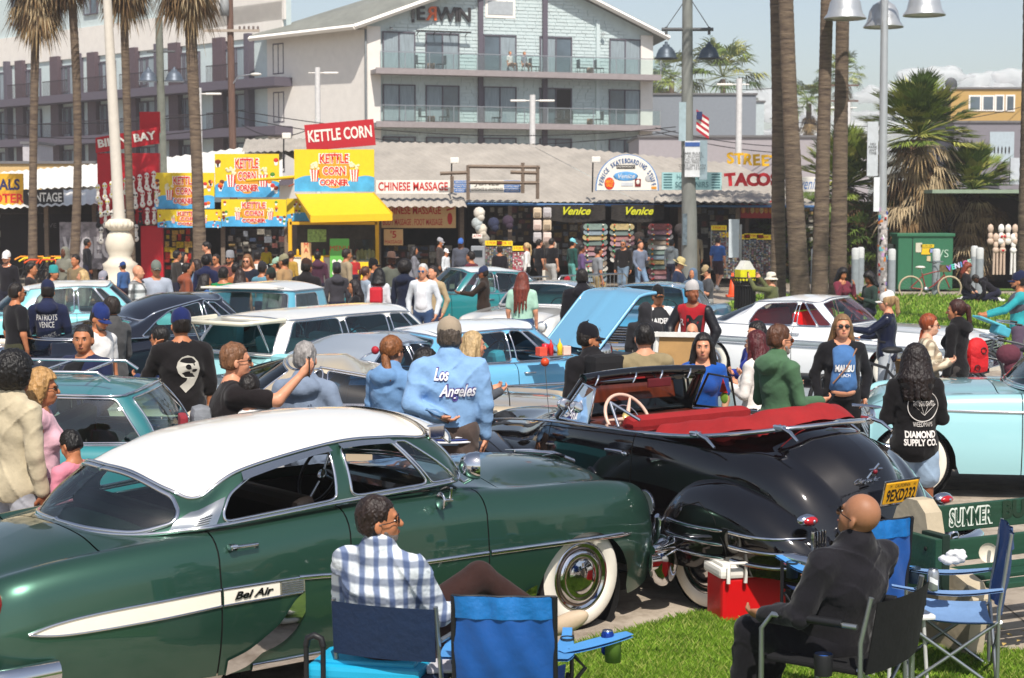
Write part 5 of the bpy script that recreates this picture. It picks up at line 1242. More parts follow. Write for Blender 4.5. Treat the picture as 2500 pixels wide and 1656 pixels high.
 # ------------------------------------------------------------------ buildings to the right
def block(name,u0,v0,u1,v1,d,depth,col,label,rz=0.,wins=(),zb=None):
 a,c=D(u0,v0,d),D(u1,v1,d);z0=0 if zb is None else c.z;r=empty(name,((a.x+c.x)/2,d,0),rz,label,'building');w_=c.x-a.x
 b=MB();b.box((0,depth/2,(a.z+z0)/2),(w_,depth,a.z-z0),col);b.build('wall',r);b=MB();b.box((0,depth/2,a.z+.06),(w_+.2,depth+.2,.12),M('#6d6b6c',.8));b.build('roof',r)
 for(x,z,ww,hh) in wins:
  q=D(x,z,d);b=MB();b.box((q.x-r.location.x,-.02,q.z),(ww,.08,hh),TRIMW);o=b.build('window',r);b=MB();b.box((q.x-r.location.x,-.08,q.z),(ww-.2,.02,hh-.2),GL);b.build('pane',o)
 return r
block('grey_building',1560,232,1845,345,118,14,M('#858b93',.85,var=.06),'plain grey block behind the twin bell lamps')
block('low_building',1560,336,2120,420,92,8,M('#a39c9f',.85,var=.06),'low pale wall building behind the taco lettering')
block('white_house',1780,250,1865,330,126,8,M('#b9c4c6',.85),'small pale house beside the grey block')
block('yellow_building',2322,218,2560,300,110,9,M('#b8965a',.8,var=.05),'mustard yellow rooftop room with white windows at the right',wins=((2380,252,.8,1.0),(2412,252,.8,1.0),(2440,252,.6,1.05),(2466,252,.6,1.05)),zb=1)
block('grey_building',2330,300,2560,480,108,10,M('#7f7b82',.85,var=.06),'grey lower storeys under the yellow rooftop room')
r,w_,h_=board(2417,322,2475,395,106,'pale banner with small figures on the grey wall at the right',M('#aab7bf',.7),'banner',cat='banner');b=MB();[b.ell((-w_*.3+k*w_*.15,-.02,-.2),(.05,.01,.25),BKT,None,6) for k in range(5)];b.build('figure_print',r)
q=D(2322,205,110);r=empty('satellite_dish',q,0,'small grey satellite dish on the yellow building','satellite dish');b=MB();b.ell((0,0,0),(.4,.12,.4),M('#4d5054',.6));b.build('dish',r);b=MB();b.tube([(0,0,0),(0,0,-.6)],.04,STEEL,6);b.build('mast',r)
block('left_building',-200,400,230,445,80,8,M('#cfae78',.85),'low sandy building with blue strip behind the left palms')
block('left_shed',55,352,90,400,84,3,M('#b9b4b6',.8),'small white rooftop unit behind the left palms')
corrugated_o=empty('shop_arcade',(20,60,0),0,'far right stretch of shops under a green grey roof behind the bushy palms','shop row')
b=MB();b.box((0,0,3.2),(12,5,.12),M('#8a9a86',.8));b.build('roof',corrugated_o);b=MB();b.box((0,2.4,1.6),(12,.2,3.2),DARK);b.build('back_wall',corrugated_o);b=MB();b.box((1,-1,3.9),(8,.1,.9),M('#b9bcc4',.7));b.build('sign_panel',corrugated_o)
for k in range(8):
 u=2418+k*10+(k%3)*3;q=D(u,575+(k%2)*22,57);b=MB();W=M(rnd.choice(('#e0d6cc','#c9b09c','#e8e4de')),.6);b.ell((0,0,.22),(.11,.07,.16),W,None,8);b.ell((0,0,-.02),(.09,.06,.14),W,None,8);b.ell((0,0,-.2),(.12,.08,.12),W,None,8)
 if k==3:[b.ell((s*.05,-.06,.26),(.05,.03,.05),M('#c01822',.6),None,6) for s in(-1,1)];b.ell((0,-.05,-.2),(.07,.04,.05),M('#c01822',.6),None,6)
 if k%2:b.tube([(.05,0,-.25),(.06,0,-1.0)],.045,W,6);b.tube([(-.05,0,-.25),(-.06,0,-1.0)],.045,W,6)
 o=b.build('mannequin');o.location=q;tag(o,'pale mannequin %s at the far right stall'%('in a red bikini' if k==3 else 'without a head'),'mannequin',None if k==3 else 'mannequins at the far right stall')
 # ------------------------------------------------------------------ poles, lamps, wires
def pole(b,p0,p1,r0,r1,m,n=14):b.tube([tuple(p0),tuple(Vector(p0).lerp(Vector(p1),.5)),tuple(p1)],[r0,(r0+r1)/2,r1],m,n)
def bell(parent,at,w_,mat,n=24):
 b=MB();s=w_/2;b.lathe([(.04,1.35*s),(.12*s,1.3*s),(.13*s,1.15*s),(.28*s,1.1*s),(.30*s,.95*s),(.45*s,.9*s),(.62*s,.7*s),(.78*s,.35*s),(.82*s,.16*s),(1.0*s,.0),(.98*s,-.03*s),(.7*s,.1*s),(.2*s,.3*s)],mat,n,tr(*at));return b.build('lamp_shade',parent)
LG=M('#7d7f7a',.7,var=.25,scale=3,stretch=(1,1,.3));DG=M('#56585a',.6,var=.15,scale=3);SIL=M('#c4c6c8',.35,.6,var=.06,scale=4)
q=G(1683,735);s_=4200/q.y
r=empty('street_lamp',q,0,'weathered grey lamp post with two bell lamps on a cross arm and signs attached','street lamp')
b=MB();zt=2.8+520/s_;b.tube([(0,0,0),(-.02,0,2.4),(-.1,0,4.8),(-.13,0,zt+.6)],[.24,.22,.17,.14],LG,14);b.build('post',r)
za=2.8+(497-78)/s_;b=MB();b.tube([(-.85,0,za),(.62,0,za)],.05,DG,8)
for sx in(-.72,.5):b.tube([(-.1,0,za+.95),(sx,0,za+.05)],.012,DG,4);b.tube([(sx,0,za+.07),(sx,0,za-.15)],.04,DG,6)
b.build('cross_arm',r)
for sx in(-.72,.5):bell(r,(sx,0,za-.82),.70,M('#4a5560',.45,.3,var=.1))
b=MB();b.box((.02,-.3,2.8+(497-390)/s_),(.43,.03,1.02),M('#d2d4d6',.5));o=b.build('notice_board',r);b=MB();b.box((.02,-.32,2.8+(497-355)/s_),(.42,.01,.12),M('#3a5a9a',.5));b.build('notice_header',o)
text('PARK RULES\nNO ALCOHOL\nNO GLASS\nNO FIRES\nDOGS ON LEASH\nCLOSED 12-5AM',o,tr(.02,-.33,2.8+(497-395)/s_)@UPR,.10,BKT)
b=MB();b.box((.33,-.2,2.8+(497-392)/s_),(.25,.04,1.12),M('#8ea0a8',.5));b.box((-.26,-.2,2.8+(497-300)/s_),(.2,.04,1.1),M('#9db0b6',.5));b.build('sign_plate',r)
b=MB();b.box((-.17,-.2,2.8-(560-497)/s_),(.13,.06,.9),M('#5d6a72',.5,var=.6,scale=9));b.build('stickered_box',r)
fl=empty('flag',D(1700,300,q.y-.2),0,'small striped flag hanging beside the lamp post signs','flag');b=MB()
for k in range(7):b.grid([[(x,.04*math.sin(x*9),.38-.085*kk-x*.7) for kk in(k,k+1)] for x in np.linspace(0,.36,8)],M('#b02233' if k%2==0 else '#e8e4dc',.7),True)
b.build('flag_cloth',fl);b=MB();b.box((.08,-.05,.2),(.16,.01,.22),M('#26305c',.7));b.build('flag_canton',fl)
q=D(405,700,62);q.z=0;r=empty('street_lamp',q,0,'dark lamp post with two bell lamps between the left palms','street lamp');b=MB();pole(b,(0,0,0),(-.1,0,9.4),.17,.13,M('#6f7268',.7,var=.2));b.build('post',r)
b=MB();b.tube([(-.55,0,8.2),(.45,0,8.2)],.04,DG,6);b.build('cross_arm',r);[bell(r,(sx,0,7.15),.75,M('#5d6672',.45,.3)) for sx in(-.5,.42)]
b=MB();b.box((-.06,-.2,2.6),(.22,.03,.6),M('#d2d4d6',.5));b.build('notice_board',r)
q=G(2152,742);s_=4200/q.y;r=empty('street_lamp',q,0,'silver lamp post with three dome lamps and a sticker covered foot','street lamp');zt=2.8+497/s_
b=MB();b.tube([(0,0,0),(-.03,0,4),(-.06,0,zt+1.4)],[.13,.115,.10],SIL,16);b.build('post',r)
b=MB();b.lathe([(.138,.2),(.137,2.6)],M('#b3a9a6',.6,var=.9,scale=7),16);b.build('stickers',r,fix=False)
for k in range(40):
 a=R(rnd.uniform(-160,-20));z=rnd.uniform(.3,2.7);b=MB();T=tr(.139*math.cos(a),.139*math.sin(a),z)@rot('Z',a+R(90))@rot('Y',rnd.uniform(-.3,.3));b.box((0,0,0),(rnd.uniform(.04,.09),.004,rnd.uniform(.04,.12)),M(rnd.choice(('#c8322a','#3a4a9a','#e8e8e8','#1c1c1c','#d87a2a','#5ac0c8','#c8a0c8')),.5),T);b.build('sticker',r)
for u,v,w_ in((2046,56,1.16),(2160,66,1.12),(2236,48,1.16)):
 x,z=(u-2150)/s_,2.8+(497-v)/s_;y=(-.25 if u!=2160 else .9);b=MB();b.lathe([(.05,.78),(.16,.72),(.33,.62),(.43,.46),(.47,.27),(.50,.16),(.60,.03),(.60,.0),(.5,.06),(.1,.3)],SIL,30,tr(x,y,z)@scl(w_/1.2,w_/1.2,1.0));b.build('lamp_shade',r)
 b=MB();b.tube([(x,y,z+.7),(x,y,z+.95),(x*.5,y*.5,z+1.15),(-.05,0,z+1.0)],.035,SIL,8);b.build('lamp_arm',r)
b=MB();b.box((-.33,-.05,2.8+(497-365)/s_),(.30,.04,1.5),M('#c2c6ca',.5));b.box((-.2,-.05,2.8+(497-475)/s_),(.16,.04,.95),M('#dfe2e4',.5));o=b.build('sign_plate',r);text('NO\nPARK\nANY\nTIME',o,tr(-.33,-.08,2.8+(497-365)/s_)@UPR,.1,BKT)
q=D(295,745,50);q.z=0;s_=84.;r=empty('lamp_column',q,0,'tall cream column on a moulded concrete foot, left of the red shop','lamp column');CC=M('#d6cdbb',.8,var=.08,scale=3)
b=MB();b.lathe([(.62,0),(.62,.5),(.55,.6),(.50,.95),(.53,1.05),(.38,1.15),(.32,1.28),(.40,1.45),(.44,1.65),(.36,1.9),(.25,2.0),(.28,2.05)],CC,28,scl(.95,.95,1));b.build('foot',r)
b=MB();b.lathe([(.30,2.02),(.38,2.1),(.38,2.25),(.3,2.34),(.18,2.36)],CC,28)
for k in range(16):a=2*math.pi*k/16;b.ell((.36*math.cos(a),.36*math.sin(a),2.18),(.06,.06,.1),CC,None,8)
b.build('capital',r);b=MB();b.tube([(0,0,2.3),(-.12,0,5.5),(-.26,0,9.4)],[.17,.15,.12],M('#cfc8bc',.6,var=.06),16);b.build('shaft',r)
for u,v0,v1,lb,dd in((485,215,372,'slim white luminaire pole right of the fourth palm',88),(775,165,370,'white luminaire pole against the hotel corner',96),(1300,232,350,'short white double luminaire in front of the hotel',90),(1805,192,372,'white luminaire pole left of the tall palm pair',88),(2070,250,360,'white luminaire pole right of the second palm pair',95)):
 a,c=D(u,v0,dd),D(u,v1,dd);r=empty('luminaire_pole',(a.x,dd,0),0,lb,'luminaire pole');b=MB();pole(b,(0,0,0),(0,0,a.z),.17,.15,M('#d4d2d0',.5));b.build('post',r);b=MB();[b.rbox((sx*.75,0,a.z-.3),(.8,.25,.1),TRIMW,r=.04) for sx in((-1,1) if u==1300 else(1 if u<800 else-1,))];b.tube([(-.5,0,a.z-.3),(.5,0,a.z-.3)],.03,TRIMW,5);b.build('lamp_head',r)
p=D(570,350,84);r=empty('power_pole',(p.x,84,0),0,'brown timber power pole with cross arm and cobra lamp by the fourth palm','power pole');TW=M('#6a5044',.9,var=.3,scale=4,stretch=(3,3,.3));b=MB();pole(b,(0,0,0),(-.1,0,14),.2,.15,TW);b.build('post',r)
z1=2.8+(497-82)/50;b=MB();b.box((0,-.2,z1),(2.7,.12,.12),M('#a89a8c',.9));[b.lathe([(.05,0),(.05,.15),(.0,.18)],M('#5a4a44',.5),8,tr(.4+.22*k,-.2,z1+.05)) for k in range(5)];b.build('cross_arm',r)
b=MB();z2=2.8+(497-190)/50;b.tube([(0,-.1,z2-.4),(.3,-.1,z2),(1.1,-.1,z2+.1)],.04,STEEL,6);b.ell((1.15,-.1,z2+.08),(.28,.12,.08),M('#d8d4cc',.5));b.build('street_light',r);b=MB();b.lathe([(.0,.4),(.2,.38),(.22,0),(.2,-.4),(0,-.42)],M('#8a8c8c',.6),12,tr(-.3,-.3,z1+1.1));b.build('transformer',r)
for i,(a,c,sag) in enumerate(((D(-60,300,82),D(600,268,84),.3),(D(570,268,84),D(1650,310,88),.8),(D(570,285,84),D(1650,320,88),1.),(D(-60,320,82),D(570,305,84),.5),(D(590,305,84),D(745,320,80),.4),(D(1600,312,88),D(2150,345,95),.6),(D(1600,322,88),D(2150,365,95),.6),(D(1880,290,100),D(2500,260,110),.8),(D(1610,170,100),D(1890,215,110),.5))):
 b=MB();b.tube([tuple(Vector(a).lerp(Vector(c),t)-Vector((0,0,sag*4*t*(1-t)))) for t in np.linspace(0,1,20)],.022,BLACKP,4);o=b.build('power_line');tag(o,'thin dark overhead wire sagging across the scene','wire','overhead power lines')
p=D(2060,240,112);r=empty('power_pole',(p.x,112,0),0,'distant power pole with cross arms right of the second palm pair','power pole');b=MB();pole(b,(0,0,0),(0,0,11),.16,.12,TW);[b.box((0,0,z),(1.9,.1,.1),TW) for z in(10.4,9.4)];b.build('post',r)
for u,v,t in((1988,722,606),(2087,726,605),(2100,712,603),(2176,721,607),(2284,731,607),(2390,723,604),(2377,712,600)):
 p=G(u,v);h_=(v-t)/(4200/p.y);b=MB();b.lathe([(.0,h_),(.08,h_-.01),(.115,h_-.05),(.115,h_-.35)],M('#c2c4c2',.6),20);b.lathe([(.117,h_-.35),(.117,0)],M('#8f979b',.6,var=.15,scale=6),20);o=b.build('bollard');o.location=p
 tag(o,{1988:'grey bollard behind the tall palm trunks',2087:'grey bollard nearer of the two overlapping ones left of the stickered post',2100:'grey bollard farther of the two overlapping ones left of the stickered post',2176:'grey bollard just right of the stickered post',2284:'grey bollard the red bicycle is chained to',2390:'grey bollard in front of the red haired woman',2377:'grey bollard half hidden behind its neighbour at the right'}[u],'bollard','grey bollards along the path')
p=G(2258,712);r=empty('utility_cabinet',p,0,'large green utility cabinet with yellow stickers behind the bicycle','cabinet');GC=M('#2f6a4c',.5,var=.08);s_=4200/p.y
b=MB();b.rbox((0,.5,.92),(1.75,1.0,1.72),GC,r=.03);b.rbox((0,.5,1.8),(1.85,1.1,.1),GC,r=.02);b.build('cabinet_body',r);b=MB();b.box((-.42,-.01,.92),(.02,.01,1.6),BLACKP);b.build('door_gap',r)
b=MB();b.box((.05,-.012,1.45),(.42,.01,.1),M('#e0c020',.5));b.box((.0,-.012,1.28),(.28,.01,.2),M('#e0b820',.5));b.box((-.22,-.012,1.4),(.2,.01,.3),M('#c8c4b0',.5));b.box((.2,-.012,1.3),(.18,.01,.12),M('#8a9ac8',.5));b.box((.1,-.012,1.05),(.12,.01,.16),M('#c9b890',.5));o=b.build('sticker',r);text('DANGER',o,tr(.05,-.02,1.45)@UPR,.08,BKT);text('VS',o,tr(.55,-.02,1.2)@UPR,.35,M('#a9c4b0',.6),'graffiti',bold=-.0)
p=G(2172,712);b=MB();b.rbox((0,.4,.75),(.5,.7,1.5),M('#2a302c',.7),r=.03);o=b.build('utility_box');o.location=p+Vector((0,.3,0));tag(o,'narrow dark utility box left of the green cabinet','cabinet')
p=G(1800,735);r=empty('sign_post',p,0,'thin perforated steel post with a white sign seen from behind','sign post');b=MB();b.box((.08,0,1.1),(.06,.04,2.2),STEEL);b.build('post',r);b=MB();b.box((-.12,-.05,1.8),(.3,.03,1.1),M('#c0c8cc',.6));b.build('sign_plate',r)
p=G(1788,725);r=empty('traffic_cone',p,0,'orange traffic cone left of the litter bin','traffic cone');OC=M('#e8501c',.5);b=MB();b.lathe([(.0,.72),(.03,.72),(.13,.06),(.13,.04)],OC,16);b.build('cone',r);b=MB();b.rbox((0,0,.03),(.38,.38,.05),OC,r=.01);b.build('cone_base',r)
p=G(1818,770);r=empty('litter_bin',p,0,'black slatted litter bin with a yellow box on top','litter bin');b=MB();
for k in range(26):a=2*math.pi*k/26;x,y=math.cos(a),math.sin(a);b.tube([(.26*x,.26*y,0),(.26*x,.26*y,.75),(.36*x,.36*y,.95)],.014,BLACKP,4)
[b.tube([(q*math.cos(a),q*math.sin(a),z) for a in np.linspace(0,6.283,25)],.02,BLACKP,5) for q,z in((.265,.1),(.265,.75),(.36,.95))];b.lathe([(.22,0),(.22,.8)],M('#16161a',.8),16);b.build('slatted_shell',r,fix=False)
r=empty('cardboard_box',p+Vector((0,0,.95)),R(20),'yellow and white takeaway box on top of the litter bin','box');b=MB();b.box((0,0,.06),(.42,.3,.28),M('#d8d014',.6));b.build('carton',r);b=MB();b.prism([(-.2,.2),(.2,.2),(.05,.42),(-.05,.42)],'y',.3,M('#d8d6cc',.7),tr(0,-.15,0));b.build('carton_lid',r)
def barrier(p,q,label):
 p,q=Vector(p),Vector(q);L=(q-p).length;r=empty('crowd_barrier',p,math.atan2(q.y-p.y,q.x-p.x),label,'barrier','steel crowd barriers');b=MB()
 b.tube([(0,0,.12),(0,0,1.0),(.1,0,1.1),(L-.1,0,1.1),(L,0,1.0),(L,0,.12),(0,0,.12)],.022,STEEL,6);b.build('frame',r)
 for k in range(1,int(L/.13)):b=MB();b.tube([(k*.13,0,.14),(k*.13,0,1.08)],.009,STEEL,4);b.build('bar',r)
 b=MB();[b.box((x,0,.03),(.06,.6,.03),STEEL) for x in(.2,L-.2)];b.build('foot',r)
for i,(u0,v0,u1,v1) in enumerate(((440,848,560,850),(770,835,880,838),(880,838,990,836),(1230,800,1345,790),(1362,788,1530,778),(1120,800,1228,800))):
 barrier(G(u0,v0),G(u1,v1),'steel crowd barrier '+('behind the green shirted man','left of the woman with the red backpack','behind the red backpack','left of the red haired woman','behind the man in the black hoodie','behind the teal saloon')[i])
for k in range(9):
 q=G(55+k*13,705+(k%3)*6);c=('#e8901c','#e8d01c','#d8501c')[k%3];r=empty('rental_bicycle',q,R(rnd.uniform(-40,40)),'parked rental bicycle with bright %s handlebar'%('orange','yellow','red')[k%3],'bicycle','rental bicycles by the left shops');b=MB();b.tube([(-.25,-.1,.95),(-.2,.1,1.05),(.2,.1,1.05),(.25,-.1,.95)],.03,M(c,.5),6);b.build('handlebar',r)
 b=MB();[b.tube([(0,y+.33*math.cos(a),.34+.33*math.sin(a)) for a in np.linspace(0,6.283,17)],.02,RUBBER,4) for y in(0,1.05)];b.build('wheels',r);b=MB();b.tube([(0,.1,1.0),(0,0,.34)],.02,BLACKP,5);b.tube([(0,.08,.8),(0,.5,.4),(0,.85,.85)],.02,BLACKP,5);b.build('frame',r)
hz=MB();hz.box((0,285,10.5),(820,650,23),M('#ffffff'));ho=hz.build('haze');ho['kind']='stuff';hm=bpy.data.materials.new('haze');hm.use_nodes=True;N=hm.node_tree.nodes;N.remove(N['Principled BSDF'])
pv=N.new('ShaderNodeVolumePrincipled');pv.inputs['Color'].default_value=(1,.97,.95,1);pv.inputs['Density'].default_value=.0009;pv.inputs['Anisotropy'].default_value=.2;hm.node_tree.links.new(pv.outputs[0],N['Material Output'].inputs['Volume']);ho.data.materials.clear();ho.data.materials.append(hm)
# ------------------------------------------------------------------ palms
BARK=MC.get('bark')
if not BARK:
 BARK=bpy.data.materials.new('bark');BARK.use_nodes=True;MC['bark']=BARK;nt,N,L=nodes(BARK);b=N['Principled BSDF'];b.inputs['Roughness'].default_value=.95
 tc=N.new('ShaderNodeTexCoord');mp=N.new('ShaderNodeMapping');mp.inputs['Scale'].default_value=(1.4,1.4,9);L.new(tc.outputs['Object'],mp.inputs[0]);n=N.new('ShaderNodeTexNoise');n.inputs['Scale'].default_value=1.6;n.inputs['Detail'].default_value=8;n.inputs['Roughness'].default_value=.7;L.new(mp.outputs[0],n.inputs['Vector'])
 r=N.new('ShaderNodeValToRGB');e=r.color_ramp.elements;e[0].position=.3;e[0].color=(*srgb('#3f322e'),1);e[1].position=.72;e[1].color=(*srgb('#86745f'),1);L.new(n.outputs['Fac'],r.inputs[0]);L.new(r.outputs[0],b.inputs['Base Color'])
 bp=N.new('ShaderNodeBump');bp.inputs['Strength'].default_value=.9;bp.inputs['Distance'].default_value=.05;L.new(n.outputs['Fac'],bp.inputs['Height']);L.new(bp.outputs[0],b.inputs['Normal'])
LEAFS=[M(c,.5,var=.3,scale=2,spec=.3) for c in('#5d7030','#7d8c3e','#465a28','#98994e')];DRY=[M(c,.95,var=.35,scale=3) for c in('#6e5638','#8a7452','#4f3b28','#9c8a6c')]
def trunk(r,pts,rads,n=18,name='trunk'):
 b=MB();P=cat(pts,10);rr=np.interp(np.linspace(0,1,len(P)),np.linspace(0,1,len(rads)),rads);Q=[];Z=[]
 for i in range(len(P)-1):
  m=max(1,int((P[i+1]-P[i])[2]/.09))
  for k in range(m):Q.append(P[i]+(P[i+1]-P[i])*k/m);Z.append((rr[i]+(rr[i+1]-rr[i])*k/m)*(1+.016*((len(Z)%2)*2-1)+rnd.uniform(-.010,.010)))
 b.tube([tuple(q) for q in Q],Z,BARK,n);return b.build(name,r)
def fan(b,base,d,ln,rad,mats,n=18,droop=.3,spread=150,rr=rnd):
 """one fan leaf: stalk then narrow leaflets"""
 d=Vector(d).normalized();base=Vector(base);side=d.cross(Vector((0,0,1)));side=side.normalized() if side.length>.01 else Vector((1,0,0));up=side.cross(d)
 tip=base+d*ln-Vector((0,0,droop*ln*.3));m=rr.choice(mats);b.tube([tuple(base),tuple(base.lerp(tip,.5)+Vector((0,0,.04*ln))),tuple(tip)],[.025,.018,.012],m,4,caps=False)
 for k in range(n):
  a=R((k/(n-1)-.5)*spread);L_=rad*rr.uniform(.75,1.05)*(1-.25*abs(k/(n-1)-.5));dd=(d*math.cos(a)+side*math.sin(a)).normalized();w_=side*math.cos(a)-d*math.sin(a);w_=w_*(rad*.035);md=tip+dd*L_*.55+up*rr.uniform(-.03,.06)*rad;en=tip+dd*L_-Vector((0,0,L_*(droop*rr.uniform(.5,1.4))))
  b.add([tuple(tip),tuple(md-w_),tuple(en),tuple(md+w_)],[(0,1,2,3)],m)
def palm(at,z,label,lean=(0,0),r0=.3,r1=.17,crown=1.3,dry=40,green=34,group='tall fan palms',seed=1,low=None,curve=0.):
 rr=random.Random(seed);r=empty('palm_tree',at,0,label,'palm tree',group);top=Vector((lean[0],lean[1],z));trunk(r,[(0,0,0),(lean[0]*.25+curve,0,z*.35),(lean[0]*.65+curve,0,z*.7),tuple(top)],[r0,r0*.72,(r0+r1)/2.3,r1])
 b=MB()
 for k in range(dry):a=rr.uniform(0,6.28);e=rr.uniform(-1.35,-.5);q=top-Vector((0,0,rr.uniform(.1,crown*1.2)));fan(b,q,(math.cos(a)*math.cos(e),math.sin(a)*math.cos(e),math.sin(e)),.5*crown*rr.uniform(.5,1),.75*crown,DRY,12,.55,110,rr)
 b.build('dry_fronds',r,fix=False);b=MB()
 for k in range(green):a=rr.uniform(0,6.28);e=rr.uniform(-.55,1.35);fan(b,top+Vector((0,0,.1)),(math.cos(a)*math.cos(e),math.sin(a)*math.cos(e),math.sin(e)),.95*crown*rr.uniform(.8,1.1),.8*crown,LEAFS,16,.35,150,rr)
 b.build('crown',r,fix=False);return r
for i,(u,v,ut,vt,r0,r1,z2,lb) in enumerate(((80,715,108,60,.165,.13,0,'leftmost palm with dry brown fronds below a green crown'),(178,715,172,20,.17,.125,0,'second palm from the left, slightly curved trunk'),(322,720,312,0,.16,.12,0,'palm just behind the cream column'),(492,740,468,0,.22,.15,0,'palm with a shaggy dry skirt in front of the kettle corn posters'))):
 p=G(u,v);s_=4200/p.y;z=2.8+(497-vt)/s_+(2.2,2.6,2.0,1.8)[i];palm(p,z,lb,((ut-u)/s_,0),r0,r1,1.25,90,46,seed=i+2,curve=(.25 if i==1 else 0)-.0)
for i,(u,v,ut,r0,lb) in enumerate(((1900,752,1876,.22,'left trunk of the first tall palm pair'),(1956,758,1922,.28,'right trunk of the first tall palm pair'),(2000,740,2008,.25,'left trunk of the second tall palm pair'),(2044,735,2044,.27,'right trunk of the second tall palm pair'),(2510,830,2488,.28,'palm trunk at the right edge of the picture'))):
 p=G(u,v);s_=4200/p.y;palm(p,15+i*.4,lb,((ut-u)/s_*1.6,0),r0,.15,1.5,12,12,seed=i+20,curve=.03 if i!=1 else-.22)
for i,(u,v,d,sc_) in enumerate(((1640,195,150,2.0),(1765,190,150,2.7),(1975,250,140,1.5),(2055,180,150,1.5),(1590,215,170,1.5))):
 p=D(u,v,d);palm((p.x,d,0),p.z,'distant fan palm '+('left of the twin bell lamp post','right of the twin bell lamp post','between the two tall trunk pairs','behind the second tall trunk pair','far off beside the hotel gable')[i],(0,0),.3,.22,sc_,14,40,'distant palms',seed=i+40)
def bushpalm(u,v0,v1,d,R_,label,seed,stemr=.35):
 p,t=D(u,v1,d),D(u,v0,d);rr=random.Random(seed);r=empty('bushy_palm',(p.x,d,0),0,label,'palm tree','bushy palms behind the lawn');top=Vector((0,0,t.z));trunk(r,[(0,0,0),(0,0,t.z*.5),tuple(top)],[stemr,stemr*.9,stemr*.7]);b=MB()
 for k in range(120):a=rr.uniform(0,6.28);e=rr.uniform(-1.3,-.1);q=top-Vector((0,0,rr.uniform(0,1.1)*R_));fan(b,q,(math.cos(a)*math.cos(e),math.sin(a)*math.cos(e),math.sin(e)),.55*R_*rr.uniform(.5,1),.55*R_,DRY,14,.45,110,rr)
 b.build('dry_fronds',r,fix=False);b=MB()
 for k in range(120):a=rr.uniform(0,6.28);e=rr.uniform(-.25,1.45);fan(b,top,(math.cos(a)*math.cos(e),math.sin(a)*math.cos(e),math.sin(e)),.75*R_*rr.uniform(.5,1.1),.5*R_,LEAFS,18,.1,85,rr)
 b.build('crown',r,fix=False)
bushpalm(2235,330,700,60,2.05,'largest bushy palm with a dark skirt of dead fronds above the green cabinet',1,.4)
bushpalm(2062,455,700,62,1.95,'bushy palm behind the second tall trunk pair',2);bushpalm(2372,460,700,60,1.55,'smaller bushy palm right of the green cabinet',3,.25)
sh=MB();rr=random.Random(9)
for u in(1960,2010,2075,2130,2185,2240,2290,2345,2395):
 p=G(u,712);
 for k in range(44):a=rr.uniform(0,6.28);e=rr.uniform(-.3,1.4);fan(sh,(p.x+rr.uniform(-.7,.7),61+rr.uniform(-1,1),rr.uniform(.1,2.5)),(math.cos(a)*math.cos(e),math.sin(a)*math.cos(e),math.sin(e)),.6,.8,LEAFS[::2] if k%4 else DRY[2:3],14,.35,130,rr)
o=sh.build('shrubbery',None,fix=False);o['kind']='stuff'
